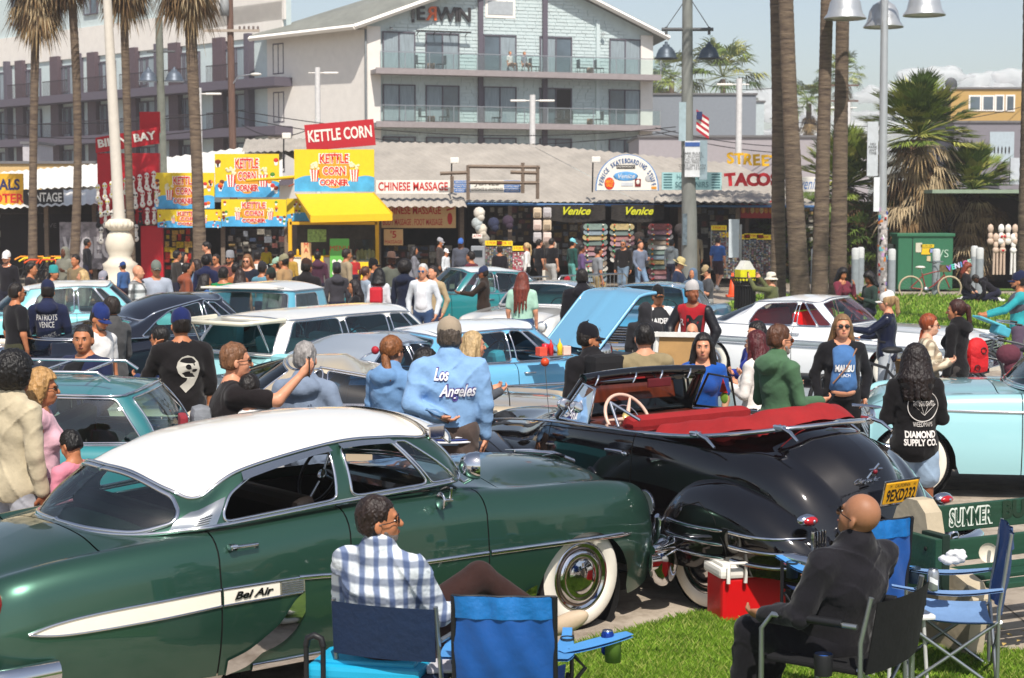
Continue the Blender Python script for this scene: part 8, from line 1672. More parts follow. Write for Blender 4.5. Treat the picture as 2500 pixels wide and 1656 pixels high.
FAR=[(1074,581,'man in grey cap and dark jacket with a face mask by the massage shop',dict(top='#443c3a',hat='cap',hatcol='#9a9a9e',yaw=-100,mask=True,pants='#333')),(1089,608,'small person in white cap and blue scarf between two men',dict(h=1.38,top='#cfd4d8',hat='cap',hatcol='#dcdcdc',yaw=-120)),(1125,583,'man in blue cap and grey jacket near the cash machine',dict(top='#4c4f5a',hat='cap',hatcol='#3a66b0',yaw=170,skin='dark',fat=.2)),(1286,592,'blond woman in a white top walking left past the racks',dict(h=1.64,top=WT_,hair='tail',hcol='#b89c70',fem=True,yaw=80,glasses=True,pose='walk',pants=BL)),(1316,583,'man in black tee walking just left of the white bag',dict(top=BL,sleeve='short',pants=BL,yaw=-60,pose='walk',fat=.2,skin='light')),(1347,581,'man in black tee and grey trousers carrying a white tote bag',dict(top=BL,sleeve='short',pants='#a8a8a6',yaw=-50,pose='walk',fat=.25,skin='light',h=1.76)),(1398,583,'person in turquoise cap and dark green jacket',dict(top='#1f4a44',hat='cap',hatcol='#7ac0c8',yaw=-60,pants='#5a9a94')),(1420,597,'woman in a purple top leaning to the right',dict(h=1.62,top='#5f4a72',hair='bun',hcol='#120c0c',fem=True,yaw=-80,skin='brown',pose='walk',arms=('reach','down'))),(1522,584,'man in black leather jacket and jeans by the skateboards',dict(h=1.76,top='#1c191a',yaw=160,hcol='#6a6460',beard='#6a6460',pants='#66788a',pose='walk',glasses=True)),(1563,587,'man in a grey blue sweater and jeans walking right',dict(top='#6b7486',yaw=-150,pose='walk',pants='#6f86a0',skin='light',arms=('phone','low'),hair='buzz')),(1567,577,'man with dark hair behind the grey blue sweater',dict(top=BL,yaw=90,h=1.76,hcol='#0e0a08')),(1033,642,'white haired man in mirrored glasses and white jacket',dict(h=1.78,top='#c9cdd2',open_jacket='#dcdce0',hcol='#b9b7b4',yaw=165,glasses='#2a6a9a',pants=DN,arms=('pocket','pocket'),skin='light')),(1057,647,'man in a tan sweater and jeans with hands in pockets',dict(h=1.74,d=30.4,top='#a89474',yaw=150,hcol='#2a2220',pants='#2c3a58',arms=('pocket','pocket'),skin='light')),(988,636,'person with curly black hair and navy hoodie, back turned',dict(h=1.74,d=30.8,top='#1c2236',hood=True,hair='afro',hcol='#17100d',yaw=-30,pants='#b9b0a2',baggy=.4)),(955,618,'bearded man in a brown hat and camouflage jacket',dict(h=1.76,top='#5c5e54',hat='cowboy',hatcol='#5c463c',skin='dark',yaw=-140,beard='#141010')),(911,632,'person in black cap behind the red backpack',dict(h=1.7,top='#3a3a3e',hat='cap',hatcol='#141416',yaw=-100)),(925,656,'black haired woman in white sweatshirt with a small red backpack',dict(h=1.6,top='#d4d6dc',hair='curly',hlen=.0,hcol='#100c0c',fem=True,yaw=-10,pants='#333')),(892,650,'brown haired woman with pale scarf left of the red backpack',dict(h=1.62,d=32.8,top='#8d9aa8',hair='tail',hcol='#4a2c20',fem=True,yaw=-60)),(866,681,'dark haired woman in sunglasses and black tee reaching left',dict(h=1.58,top=BL,sleeve='short',hair='wavy',hcol='#1a0f10',fem=True,yaw=100,glasses=True,arms=('reach','down'),skin='tan')),(822,643,'man in charcoal hoodie and beanie, back turned',dict(h=1.7,d=33,top='#3c3a40',hood=True,hat='beanie',hatcol='#33343a',yaw=20)),(748,633,'large man in black hoodie and brown cap, back turned',dict(h=1.82,top='#1d191b',hood=True,hat='cap',hatcol='#3a2620',yaw=-30,fat=.45,baggy=.7)),(604,620,'long haired man in sunglasses and navy tee facing the camera',dict(h=1.8,top='#20232f',sleeve='short',hair='wavy',hlen=.0,hcol='#7d5636',yaw=170,glasses=True,skin='light',arms=('low','low'))),(545,650,'man in a bright green PEREZ shirt, back turned',dict(h=1.74,top='#1f7f4a',sleeve='short',hair='short',hcol='#17100c',yaw=-15,fat=.2)),(503,621,'person in navy hoodie with dark hair bun left of the green shirt',dict(h=1.74,d=33,top='#1c2140',hood=True,hair='bun',hcol='#120c0b',yaw=-20,baggy=.6)),(506,589,'tall young man in black tee with white cloth on his shoulder',dict(h=1.86,top=BL,sleeve='short',hcol='#120c0a',yaw=100,nod=-20,skin='light')),(446,614,'girl in a white tee with black sleeves near the fourth palm',dict(h=1.66,top=WT_,sleeve='short',hair='long',hlen=.1,hcol='#1a1210',fem=True,yaw=-90,pants=BL,skin='light')),(431,610,'youth in dark jacket behind the girl in the white tee',dict(h=1.72,top='#34302e',hcol='#17110e',yaw=-60)),(381,638,'man in grey sweatshirt, cap and sunglasses with hands out',dict(h=1.78,top='#9fa4b0',hat='cap',hatcol='#6a7068',yaw=-160,glasses=True,skin='tan',arms=('low','low'),fat=.2)),(335,645,'bald man in a black and white flannel shirt',dict(h=1.74,top='#333',topmat=plaid('#d8d6d2','#1a1a1e','#1a1a1e',40),hair='none',yaw=-100,skin='light',fat=.25,pants='#333')),(252,663,'woman in a grey cap and black top left of the flannel shirt',dict(h=1.62,top='#241e20',hat='cap',hatcol='#8a8892',fem=True,hair='lowtail',hlen=.0,yaw=170,skin='light',arms=('phone','phone'))),(203,658,'blond woman looking left above the white roofed aqua saloon',dict(h=1.62,d=31.5,top='#8a8078',hair='long',hlen=0.,hcol='#b89a6a',fem=True,yaw=100,skin='light')),(158,602,'person in a hooded camouflage jacket by the rental bikes',dict(h=1.78,top='#77766a',hood='up',hair='none',yaw=160,skin='dark',arms=('phone','phone'))),(212,582,'man in black standing at the graffiti shutter',dict(h=1.78,top='#16161c',yaw=-60,hcol='#0f0c0c',skin='brown')),(16,614,'man in white cap and black jacket at the far left by the bikes',dict(h=1.78,top='#1d1b20',hat='cap',hatcol='#dad8d4',yaw=170,skin='light',beard='#5a4a40')),(693,622,'man in tan jacket and tan cap in the kiosk queue',dict(h=1.76,top='#a8865e',hat='cap',hatcol='#8a8468',yaw=70,fat=.3)),(676,630,'person in pale green cap and beige coat in the queue',dict(h=1.68,top='#b0a080',hat='cap',hatcol='#8fae98',yaw=80)),(528,619,'woman in sunglasses behind the green shirt',dict(h=1.66,top='#5a3a3a',glasses=True,fem=True,hcol='#231a16',yaw=150)),(562,614,'man in grey beanie and sunglasses in the queue',dict(h=1.76,top='#6a4038',hat='beanie',hatcol='#86868a',glasses=True,yaw=160,beard='#3a2e28')),(586,655,'person with bare shoulders behind the pickup roof',dict(h=1.6,top='#3a3438',sleeve='none',hcol='#2a1a14',yaw=0,hair='long',hlen=0,fem=True)),(640,640,'person in dark cap and blue top in the queue',dict(h=1.68,top='#5f8ea0',hat='cap',hatcol='#2c2a2e',yaw=-30)),(662,655,'person in dark green cap and grey top in the queue',dict(h=1.62,top='#6f7068',hat='cap',hatcol='#26302c',yaw=60)),(500,668,'woman in blue jacket behind the navy fastback',dict(h=1.58,d=29,top='#3c5c8c',hair='long',hlen=0,fem=True,hcol='#1f1613',yaw=-60)),(1181,651,'man in brown leather coat and navy cap pointing at the teal saloon',dict(d=32.5,top='#2f241e',collar=True,hat='cap',hatcol='#2a3350',yaw=80,skin='brown',arms=('reach','down'),hem=.6,baggy=.6)),(1275,663,'woman with long red hair, mint tee and jeans, back turned',dict(d=27.5,top='#a5c9b4',sleeve='short',hair='long',hcol='#6a2c1c',hlen=.36,fem=True,fat=.25,yaw=-15,pants='#2e4568',skin='light')),(1421,653,'tall person in a black hoodie with braids, back turned',dict(h=1.86,d=25.2,keep=1,top='#16141a',hood=True,hair='buzz',hcol='#1a120e',yaw=5,skin='dark',baggy=.8,fat=.2,hem=.7,pants='#222')),(1385,676,'child in a red cap behind the crowd barrier',dict(h=1.25,top='#2a2024',hat='cap',hatcol='#9a1c28',yaw=100,skin='brown')),(1237,690,'child in a dark cap low behind the crowd barrier',dict(h=1.15,top='#3a2c30',hat='cap',hatcol='#2a1c20',yaw=-160)),(455,640,'youth in a rust hoodie behind the barrier by the column',dict(h=1.7,top='#8a4a34',hood=True,yaw=-70)),(480,632,'woman in a denim jacket in the crowd by the fourth palm',dict(h=1.62,top='#5a7494',fem=True,hair='long',hlen=.1,hcol='#2a1a14',yaw=100)),(575,640,'man in an orange brown tee between the green shirt and the long haired man',dict(h=1.7,top='#9a5a34',sleeve='short',hcol='#1c1410',yaw=20)),(628,612,'man in a white tee ordering at the kiosk counter',dict(h=1.74,top='#cfccc6',sleeve='short',yaw=-10)),(710,612,'woman in a mustard top by the kiosk post',dict(h=1.62,top='#a8863a',fem=True,hair='tail',hcol='#3a2418',yaw=-30)),(775,612,'person in a plum jacket before the menu boards',dict(h=1.7,top='#4a2c3c',hood=True,yaw=10)),(845,606,'tall man in a sand jacket right of the green menu board',dict(h=1.82,top='#9a8a70',yaw=-60,hcol='#241a14')),(865,622,'child in red tee near the popcorn case',dict(h=1.3,top='#a82a2a',sleeve='short',yaw=30)),(1010,600,'woman in a long grey coat before the massage shop',dict(h=1.66,top='#75757c',hem=.6,fem=True,hair='long',hlen=.1,hcol='#1a1210',yaw=-80)),(1150,612,'man in a maroon tee between the coat and the racks',dict(h=1.74,top='#5a2430',sleeve='short',yaw=60,pose='walk')),(1220,600,'woman in black dress looking at the postcards',dict(h=1.64,top='#1c1a20',fem=True,hair='bun',hcol='#2a1a14',yaw=0,pants='#1c1a20')),(1460,600,'man in khaki shorts and grey tee by the wide skateboard stand',dict(h=1.74,top='#85888c',sleeve='short',pants='#8a7a58',leg='short',yaw=-70,pose='walk')),(300,640,'boy in a blue cap at the foot of the cream column',dict(h=1.4,top='#3a5a8a',hat='cap',hatcol='#22407a',yaw=60)),(130,650,'woman in a teal headscarf by the rental bikes',dict(h=1.62,top='#3a4a50',hat='beanie',hatcol='#2f8a8a',yaw=-120)),(185,620,'man in a tan vest by the graffiti shutter',dict(h=1.74,top='#7a6a50',yaw=150)),(1238,610,'shopkeeper in black in the dark doorway',dict(h=1.7,top=BL,yaw=170,d=59)),(650,600,'stallholder inside the snack kiosk beside the popcorn',dict(h=1.7,d=60,top='#c8b020',yaw=180)),(1640,584,'shopper in a grey hoodie behind the lamp post',dict(h=1.7,top='#7d8488',hood=True,yaw=-40)),(75,640,'dim figure in dark clothes among the rental bikes',dict(h=1.7,top='#2a2628',yaw=-90))]
for u,v,lb,k in FAR:
 k=dict(k);k.setdefault('skin','tan');inf=W(u,v,lb,**k)
 if 'PEREZ' in lb:decal(inf,'PEREZ',1.36,.09,M(WT_,.7),width=.26);decal(inf,'9',1.16,.26,M(WT_,.7))
 if 'tote' in lb:b=MB();b.rbox((0,0,0),(.3,.06,.42),M('#cfc8ba',.8),r=.025);o=b.build('tote_bag');o.location=world(inf,inf['hand'][0]+Vector((0,0,-.22)));tag(o,'white tote bag hanging from the walking man','bag')
 if 'small red backpack' in lb:b=MB();b.rbox((0,-.2,1.12),(.24,.14,.3),M('#c01c2c',.7),r=.05);b.build('rucksack',inf['root'])
for u,x_,c,lb in((1262,HW*.475,'#d8d4d0','sunbathing person in white on the upper hotel balcony'),(1300,HW*.525,'#8a8f98','person in grey sitting on the upper hotel balcony')):
 q=HA+FT@Vector((x_,-.8,10.62));person(q,yaw=math.degrees(FA)-150,label=lb,pose='sit',top=c,sleeve='short',leg='short',pants='#c08a6a',skin='light',hair='short',hcol='#8a6a4a',cat='person')
W(2369,639,'red haired woman kneeling on the far grass with a paper bag',1.7,d=47.5,pose='kneel',yaw=-120,nod=-30,top='#1c181c',hair='curly',hcol='#7a3018',hlen=.15,fem=True,skin='fair',arms=('low','low'),z=.1)
W(2425,655,'person in a black hoodie bent forward on the far grass',1.7,d=47,pose='kneel',yaw=75,lean=55,top='#16141a',hood=True,hair='buzz',skin='dark',arms=('reach','reach'),z=.1)
# ------------------------------------------------------------------ bicycles, easel, tray
def bicycle(at,rz,col,label,tyre='#b9a88a',seatc='#d8d2c8',hb='cruiser',basket=None):
 r=empty('bicycle',at,rz,label,'bicycle');m=M(col,.35,coat=.6)
 for x in(-.56,.56):
  b=MB();b.tube([(x+.33*math.cos(a),0,.355+.33*math.sin(a)) for a in np.linspace(0,6.283,37)],.026,M(tyre,.6),8);w_=b.build('wheel',r)
  b=MB();b.tube([(x+.305*math.cos(a),0,.355+.305*math.sin(a)) for a in np.linspace(0,6.283,37)],.009,STEEL,5)
  for k in range(16):a=6.283*k/16;b.tube([(x,.02*(-1)**k,.355),(x+.30*math.cos(a+.2),0,.355+.30*math.sin(a+.2))],.0018,STEEL,3)
  b.lathe([(.03,-.04),(.03,.04)],STEEL,8,tr(x,0,.355)@rot('X',R(90)));b.build('rim',w_)
 b=MB();bb,st,ht,hb_=(-.12,0,.30),(-.24,0,.78),(.36,0,.86),(.40,0,.72)
 for pl in([(-.56,0,.355),bb],[(-.56,0,.355),(-.22,0,.70)],[bb,st],[bb,(.1,0,.42),hb_],[(-.22,0,.72),(.05,0,.80),(.2,0,.83),ht],[(.34,0,.92),(.42,0,.68),(.56,0,.355)]):b.tube(pl,.019,m,8)
 b.build('frame',r);b=MB();b.tube([st,(-.27,0,.92)],.013,CHROME,6);b.ell((-.29,0,.95),(.15,.10,.045),M(seatc,.6));b.build('saddle',r)
 b=MB();b.tube([(.33,0,.9),(.31,0,1.05)],.012,CHROME,6);b.tube([(.02,-.32,1.08),(.15,-.3,1.10),(.34,-.12,1.12),(.34,.12,1.12),(.15,.3,1.10),(.02,.32,1.08)],.012,CHROME,6);[b.tube([(.02,s*.32,1.08),(.12,s*.31,1.095)],.018,BLACKP,6) for s in(-1,1)];b.build('handlebar',r)
 b=MB();b.lathe([(.0,-.01),(.09,-.01),(.09,.01),(0,.01)],STEEL,16,tr(bb[0],-.05,bb[2])@rot('X',R(90)));b.tube([(bb[0],-.07,bb[2]),(bb[0]+.1,-.07,bb[2]-.14)],.01,STEEL,5);b.box((bb[0]+.1,-.12,bb[2]-.15),(.09,.09,.02),BLACKP);b.tube([(bb[0],.07,bb[2]),(bb[0]-.1,.07,bb[2]+.14)],.01,STEEL,5);b.build('crankset',r)
 if basket:
  b=MB();n=20;P_=[[(.62+.16*q*math.cos(a)*1.2,.2*q*math.sin(a),z) for a in[6.283*k/n for k in range(n)]] for q,z in((.75,.80),(.85,.9),(1,1.06),(1.04,1.08),(1.0,1.06),(.7,.81))];b.grid(P_,M(basket,.8,var=.5,scale=25,bump=.5),True,close_v=True);b.build('basket',r)
 return r
p=G(2270,733);r=bicycle(p,R(-3),'#8a2a24','red cruiser bicycle with a white saddle chained to a bollard on the lawn')
b=MB();b.box((.42,-.05,.92),(.34,.03,.2),M('#6a5a3a',.7,var=.5,scale=20));o=b.build('front_plaque',r);VC=('#8a6ad8','#5ad0c0','#e0d8f0','#6a9ad8','#d86a9a','#b0e0d0')
for k,ch in enumerate('VENICE'):text(ch,o,tr(.52+.115*k,-.08,.93+.035*k)@rot('Y',R(-12))@UPR,.2,M(VC[k],.4),'glitter_letter',ext=.015,bold=.008)
p=D(2100,900,21.6);bicycle((p.x+.15,21.6,0),R(200),'#1c1a1c','black beach cruiser with a wicker basket held in front of the white car','#1a1a1c','#222',basket=None)
r=empty('wicker_basket',D(2225,905,22.4),0,'brown wicker basket behind the rear wheel of the black cruiser','basket');b=MB();b.lathe([(.18,-.16),(.22,.12),(.24,.14),(.22,.12),(.17,-.15),(0,-.15)],M('#8a6a42',.8,var=.5,scale=25,bump=.6),20);b.build('woven_shell',r)
bicycle((6.3,21.8,0),R(165),'#1f2124','dark city bicycle at the right edge behind the red backpack','#1a1a1c','#222');bicycle((7.3,24.6,0),R(170),'#3a3d40','grey bicycle pushed by the man in turquoise sleeves','#2a2a2c','#222')
b=MB();b.rbox((0,0,0),(.42,.2,.03),M('#58b4c4',.5),r=.012);b.rbox((.2,0,-.06),(.2,.2,.12),M('#4aa6b8',.5),r=.02);o=b.build('bike_trailer_cover');o.location=D(2415,785,22.5);o.rotation_euler=(0,.35,.3);tag(o,'turquoise folded cover lying on the bicycle rack','cover')
b=MB();b.ell((0,0,0),(.16,.10,.13),M('#5c2b38',.9,bump=.5));b.ell((.05,.02,-.16),(.10,.07,.14),M('#5c2b38',.9,bump=.5));o=b.build('jacket_bundle');o.location=D(2462,865,21.5);tag(o,'maroon jacket draped over the dark bicycle','jacket')
q=D(1665,840,18.4);r=empty('easel_board',(q.x,18.4,0),R(-12),'white framed A board with a brown panel behind the black car','sign board');WH2=M('#dcdad4',.6)
for s in(-1,1):b=MB();b.tube([(s*.34,-.25,0),(s*.27,0,1.42)],.028,WH2,4);b.tube([(s*.34,.3,0),(s*.27,0,1.42)],.028,WH2,4);b.build('leg',r)
b=MB();b.box((0,-.04,1.4),(.6,.05,.05),WH2);b.box((0,-.13,.68),(.6,.04,.04),WH2);b.build('crossbar',r);b=MB();b.add([(-.27,-.14,.66),(.27,-.14,.66),(.24,-.02,1.38),(-.24,-.02,1.38)],[(0,1,2,3),(3,2,1,0)][:1],M('#a5804e',.6));b.build('panel',r,fix=False)
q=D(1345,868,19.25);r=empty('food_tray',q,R(33),'drive-in tray with ketchup and mustard clipped to the blue car window','tray');b=MB();b.rbox((0,0,0),(.42,.28,.015),STEEL,r=.005);b.build('tray',r)
for x,c,h_ in((.0,'#c81c1c',.17),(.1,'#e8c81c',.18)):b=MB();b.lathe([(0,0),(.03,0),(.03,h_*.6),(.008,h_*.8),(.004,h_)],M(c,.4),12,tr(x,0,.01));o=b.build('sauce_bottle',None);o.location=q;tag(o,('red ketchup' if x<.05 else 'yellow mustard')+' bottle standing on the drive-in tray','bottle')
b=MB();b.rbox((-.13,0,.05),(.1,.1,.1),M('#d8503a',.6),r=.01);b.rbox((.18,-.02,.05),(.1,.1,.1),M('#e0b8a8',.6),r=.01);b.lathe([(0,0),(.03,0),(.04,.12),(0,.12)],M('#c81c2c',.4),12,tr(-.05,.04,.01));b.build('snack_boxes',r)
HB_=[o for o in COL.objects if o.name=='blue_hardtop'][0];b=MB();rows=[];x0,z0,A_=1.12,1.05,R(46)
for t in np.linspace(0,1,16):L_=1.22*t;zz=L_*math.sin(A_)-.42*max(0,t-.72)**1.2*2.2;xx=L_*math.cos(A_)+.1*max(0,t-.7);rows.append([(x0+xx,y,z0+zz+.03*math.cos(y*2.1)+.012*(abs(y)<.05)) for y in np.linspace(-.56,.56,15)])
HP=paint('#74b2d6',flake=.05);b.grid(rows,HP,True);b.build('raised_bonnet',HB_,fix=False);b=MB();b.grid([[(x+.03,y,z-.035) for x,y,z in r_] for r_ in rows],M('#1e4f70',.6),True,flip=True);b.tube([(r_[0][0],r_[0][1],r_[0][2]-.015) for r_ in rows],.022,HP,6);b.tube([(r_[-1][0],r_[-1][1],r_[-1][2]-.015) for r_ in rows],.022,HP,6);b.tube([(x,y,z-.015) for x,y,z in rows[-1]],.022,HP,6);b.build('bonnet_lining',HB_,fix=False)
b=MB();b.rbox((1.6,0,.8),(.8,.55,.35),M('#3a3d40',.4,.6),r=.05);b.lathe([(0,.12),(.2,.12),(.22,.05),(.22,0)],CHROME,20,tr(1.5,0,.98));b.box((1.75,0,.62),(1.6,1.3,.03),M('#111',.9));b.build('engine',HB_)
hb=[c for c in HB_.children if c.name.startswith('door')][0]
OW=[o for o in COL.objects if o.name=='open_wagon'][0];b=MB();CW=paint('#d8d2bc');b.add([(-1.98,-.60,1.42),(-1.98,.60,1.42),(-2.62,.56,1.40),(-2.62,-.56,1.40)],[(0,1,2,3)],CW);b.tube([(-1.98,-.6,1.42),(-2.62,-.56,1.40),(-2.62,.56,1.40),(-1.98,.6,1.42)],.03,CW,6);b.build('lifted_tailgate',OW,fix=False)
b=MB();[b.tube([(-2.2,s*.58,1.02),(-2.4,s*.57,1.40)],.012,CHROME,5) for s in(-1,1)];b.build('tailgate_stay',OW)
PC=paint('#5aa3ba');PW_=paint('#e8e4da');d_=24.6;q=D(650,700,d_)
c=Car('pickup_truck','light blue 1950s pickup truck with a white cab roof and wide windscreen',(q.x,d_,0),R(250))
c.body(2.9,-2.4,2.3,.40,[(-2.4,.86),(-.9,.86),(-.5,.88),(1.2,.86),(2.0,.82),(2.3,.7)],[(-2.4,.95),(-.9,.95),(-.8,1.07),(.9,1.06),(1.9,1.0),(2.2,.95),(2.3,.85)],[(-2.4,.96),(-.9,.96),(-.8,1.07),(.9,1.09),(1.9,1.06),(2.2,1.0),(2.3,.88)],rs=.1,hr=.14,arch=(.42,.42),archz=(.38,.38),r=.38,mat=PC,doors=[(-.55,.6)],hood_x=.9,deck_x=-.85,step=.1,hole=[(-.6,-1),(-.55,.6),(.6,.6),(.7,-1)])
c.cabin([(.82,0,1.09),(.8,.4,1.09),(.66,.72,1.08),(.4,.76,1.07),(-.3,.76,1.07),(-.62,.70,1.07),(-.72,.35,1.07),(-.73,0,1.07)],[(.62,0,1.62),(.60,.4,1.61),(.46,.64,1.59),(.3,.66,1.59),(-.3,.66,1.59),(-.60,.60,1.59),(-.70,.3,1.59),(-.71,0,1.59)],[dict(p=[(-.2,.06),(1.8,.06),(1.8,.9),(-.2,.9)],mid=True,name='windscreen',r=.1),dict(p=[(2.3,.06),(3.85,.06),(3.85,.9),(2.5,.9)],name='door_window'),dict(p=[(5.1,.08),(7.2,.08),(7.2,.88),(5.1,.88)],mid=True,name='rear_window')],n=7,nt=10,pillar=PC,roofmat=PW_,crown=.1,bulge=.01)
c.interior(.75,[-.1],1.05,y=.6,low=.4,col='#3b4a50',xback=-.6);c.wheels(r=.37,y=.72);c.bumper(2.4,.55,.8,'front_bumper',h=.16,guards=());b=MB();[b.rbox((2.31,0,.7+k*.06),(.03,1.1,.02),CHROME,r=.006) for k in range(5)];[b.lathe([(.12,0),(.1,.03),(0,.06)],CHROME,16,tr(2.3,s*.62,.92)@rot('Y',R(90))) for s in(-1,1)];c.part(b,'grille')
b=MB();T=rot('X',R(0));c2=CHROME;b.add([(.5,-.3,1.86),(.5,.3,1.86),(1.0,.3,1.78),(1.0,-.3,1.78)],[(0,1,2,3)],PW_) if False else b.rbox((.7,0,1.63),(.22,1.2,.03),PW_,r=.01);c.part(b,'sun_visor')
TWG=[o for o in COL.objects if o.name=='teal_wagon'][0];b=MB()
for s in(-1,1):b.tube([(-1.7,s*.5,1.43),(-1.6,s*.5,1.50),(-.5,s*.5,1.52),(-.35,s*.5,1.44)],.014,CHROME,6)
[b.tube([(x,-.5,1.50),(x,.5,1.50)],.012,CHROME,6) for x in(-1.5,-1.15,-.8,-.5)];b.build('roof_rack',TWG)
# ------------------------------------------------------------------ foreground: chairs, coolers, bench, the two seated men
CB,CB2,NVF=M('#0b4d96',.6,var=.1,scale=9,bump=.5,bscale=7,sheen=.1),M('#4a8cc8',.65,var=.1,bump=.5,bscale=9),M('#0c2342',.8,var=.1,bump=.3)
ALU,BTB=M('#a9adb0',.35,.9,var=.1),M('#17171a',.5)
def cloth(b,f,nu,nv,mat,flip=False):b.grid([[f(u,v) for v in np.linspace(0,1,nv)] for u in np.linspace(0,1,nu)],mat,True,flip=flip)
def camp_chair(at,rz,label,back=CB,seat=CB,arm=CB2,tube_=BTB,w_=.25,hb=.92,piping=True,hs=.42,can=None):
 """local: faces +y, sitter looks to +y"""
 r=empty('camping_chair',at,rz,label,'folding chair');
 def part(nm,pts,rad=.011):b=MB();b.tube(pts,rad,tube_,8);b.build(nm,r)
 for s in(-1,1):
  part('rear_post',[(s*w_,-.30,.02),(s*w_,-.30,hb-.45),(s*w_*.98,-.36,hb)]);part('front_post',[(s*(w_+.06),.22,.02),(s*(w_+.06),.22,.60)])
  part('side_brace',[(s*w_,-.30,.03),(s*(w_+.04),.22,hs-.02)]);part('side_brace',[(s*(w_+.04),.22,.03),(s*w_,-.30,hs)])
 part('front_brace',[(-w_,.2,.03),(w_,.2,hs)]);part('front_brace',[(w_,.21,.03),(-w_,.21,hs)]);part('rear_brace',[(-w_,-.3,.03),(w_,-.3,hs)]);part('rear_brace',[(w_,-.31,.03),(-w_,-.31,hs)])
 def bf(u,v):x=(u*2-1)*w_*1.02;z=hs+.02+(hb-hs-.02)*v;sag=.05*(1-(u*2-1)**2)*math.sin(math.pi*(.2+v*.7));return(x,-.30-.06*max(0,v-.1)-sag+.008*math.sin(u*19+v*9),z)
 b=MB();cloth(b,bf,18,14,back);cloth(b,lambda u,v:tuple(Vector(bf(u,v))+Vector((0,-.004,0))),18,14,back,True);o=b.build('backrest',r,fix=False)
 if piping:b=MB();b.tube([bf(u,1) for u in np.linspace(0,1,12)],.007,BTB,6);b.tube([bf(0,v) for v in np.linspace(0,1,8)],.007,BTB,6);b.tube([bf(1,v) for v in np.linspace(0,1,8)],.007,BTB,6);b.build('piping',o)
 b=MB();hem_=lambda u,v:tuple(Vector(bf(u,.78+.22*v))+Vector((0,-.012-.006*math.sin(u*31),0)));cloth(b,hem_,22,5,M('#1668ac',.45,var=.15,scale=12,bump=.6,bscale=14) if back is CB else back,True);b.build('backrest_sleeve',r,fix=False)
 b=MB();sf=lambda u,v:((u*2-1)*(w_+.03),-.28+.5*v,hs-.045*(1-(u*2-1)**2)-.02*math.sin(math.pi*v)+.03*v);cloth(b,sf,14,12,seat);cloth(b,lambda u,v:tuple(Vector(sf(u,v))-Vector((0,0,.004))),14,12,seat,True);b.build('seat',r,fix=False)
 for s in(-1,1):
  b=MB();af=lambda u,v:(s*(w_+.035)+(u-.5)*(.05+.05*math.sin(math.pi*min(1,v*1.2))),-.32+.62*v,.62-.03*math.sin(math.pi*v));cloth(b,af,5,14,arm);cloth(b,lambda u,v:tuple(Vector(af(u,v))-Vector((0,0,.012))),5,14,arm,True);b.build('armrest',r,fix=False)
  b=MB();b.lathe([(.036,0),(.034,-.1),(0,-.1)],M('#23343f',.8),12,tr(s*(w_+.04),.14,.61));b.build('cup_holder',r,fix=False)
 return r
def can_at(p,label,c0='#1b3f94'):
 r=empty('drink_can',p,0,label,'can');b=MB();b.lathe([(0,0),(.026,0),(.033,.012),(.033,.105),(.026,.12),(.024,.122)],M(c0,.25,.6,var=.1),20);b.build('can_body',r);b=MB();b.lathe([(.026,.121),(.027,.124),(.023,.119),(0,.118)],STEEL,20);b.rbox((.004,0,.121),(.02,.012,.003),STEEL,r=.002);b.build('can_lid',r,fix=False)
 b=MB();b.grid([[(.0338*math.cos(a),.0338*math.sin(a),.045+.03*t+.01*math.sin(a*2)) for t in(0,1)] for a in np.linspace(-2.4,-.9,10)],M('#e6e8ec',.4),True);b.build('can_print',r,fix=False);return r
q=D(948,1320,8.8);PM=(q.x,8.8,0);PLAID=plaid('#d6dce0','#2f4f86','#20365e',64)
m1=person(PM,yaw=-32,label='man in a blue and white plaid shirt and sunglasses sitting in a folding chair',pose='sit',h=1.78,top='#ccc',topmat=PLAID,sleeve='long',hair='short',hcol='#241712',skin='tan',glasses=True,fat=.38,beard='#6a625e',pants='#34211e',arms=('rest','lap'),lean=-8,head=-52,baggy=.45,hem=.86,collar=True,res=.0085,seat=.40,shoes='#d8d2c8')
r=empty('folding_chair',(PM[0]+.10,PM[1],0),R(-20),'folding chair with a navy back strap under the man in plaid','folding chair')
for s in(-1,1):b=MB();b.tube([(s*.29,-.27,.02),(s*.29,-.25,.42),(s*.28,-.30,.80)],.013,ALU,8);b.build('rear_post',r);b=MB();b.tube([(s*.29,.24,.02),(s*.29,.24,.58),(s*.29,.2,.62),(s*.29,-.26,.62)],.013,ALU,8);b.build('arm_frame',r)
b=MB();cloth(b,lambda u,v:((u*2-1)*.28,-.305-.03*(1-(u*2-1)**2)-.02*v,.52+.27*v),12,6,NVF,True);cloth(b,lambda u,v:((u*2-1)*.28,-.297-.03*(1-(u*2-1)**2)-.02*v,.52+.27*v),12,6,NVF);b.build('backrest',r,fix=False);b=MB();b.rbox((0,-.02,.40),(.56,.5,.03),NVF,r=.012);b.build('seat',r)
g=Field(.03);yv=R(-72);
for a_,b_,ra,rb in(((-.05,.25,.54),(.17,.60,.78),.10,.082),((.17,.60,.78),(.44,.88,.52),.075,.05)):g.cap(a_,b_,ra,rb)
V,Q=mesh_fields([g],.012);to_obj('raised_trouser_leg',V,Q,fabric('#34211e'),m1['root']);g=Field(.03);g.ell((.53,.93,.50),(.13,.045,.055),rotm(0,-25,30));V,Q=mesh_fields([g],.01);to_obj('raised_shoe',V,Q,M('#b9a48a',.6),m1['root'])
q=D(1243,1458,8.25);camp_chair((q.x,8.05+.4,0),R(-4),'empty bright blue camping chair seen from behind, with a can on its arm',w_=.245,hb=.93)
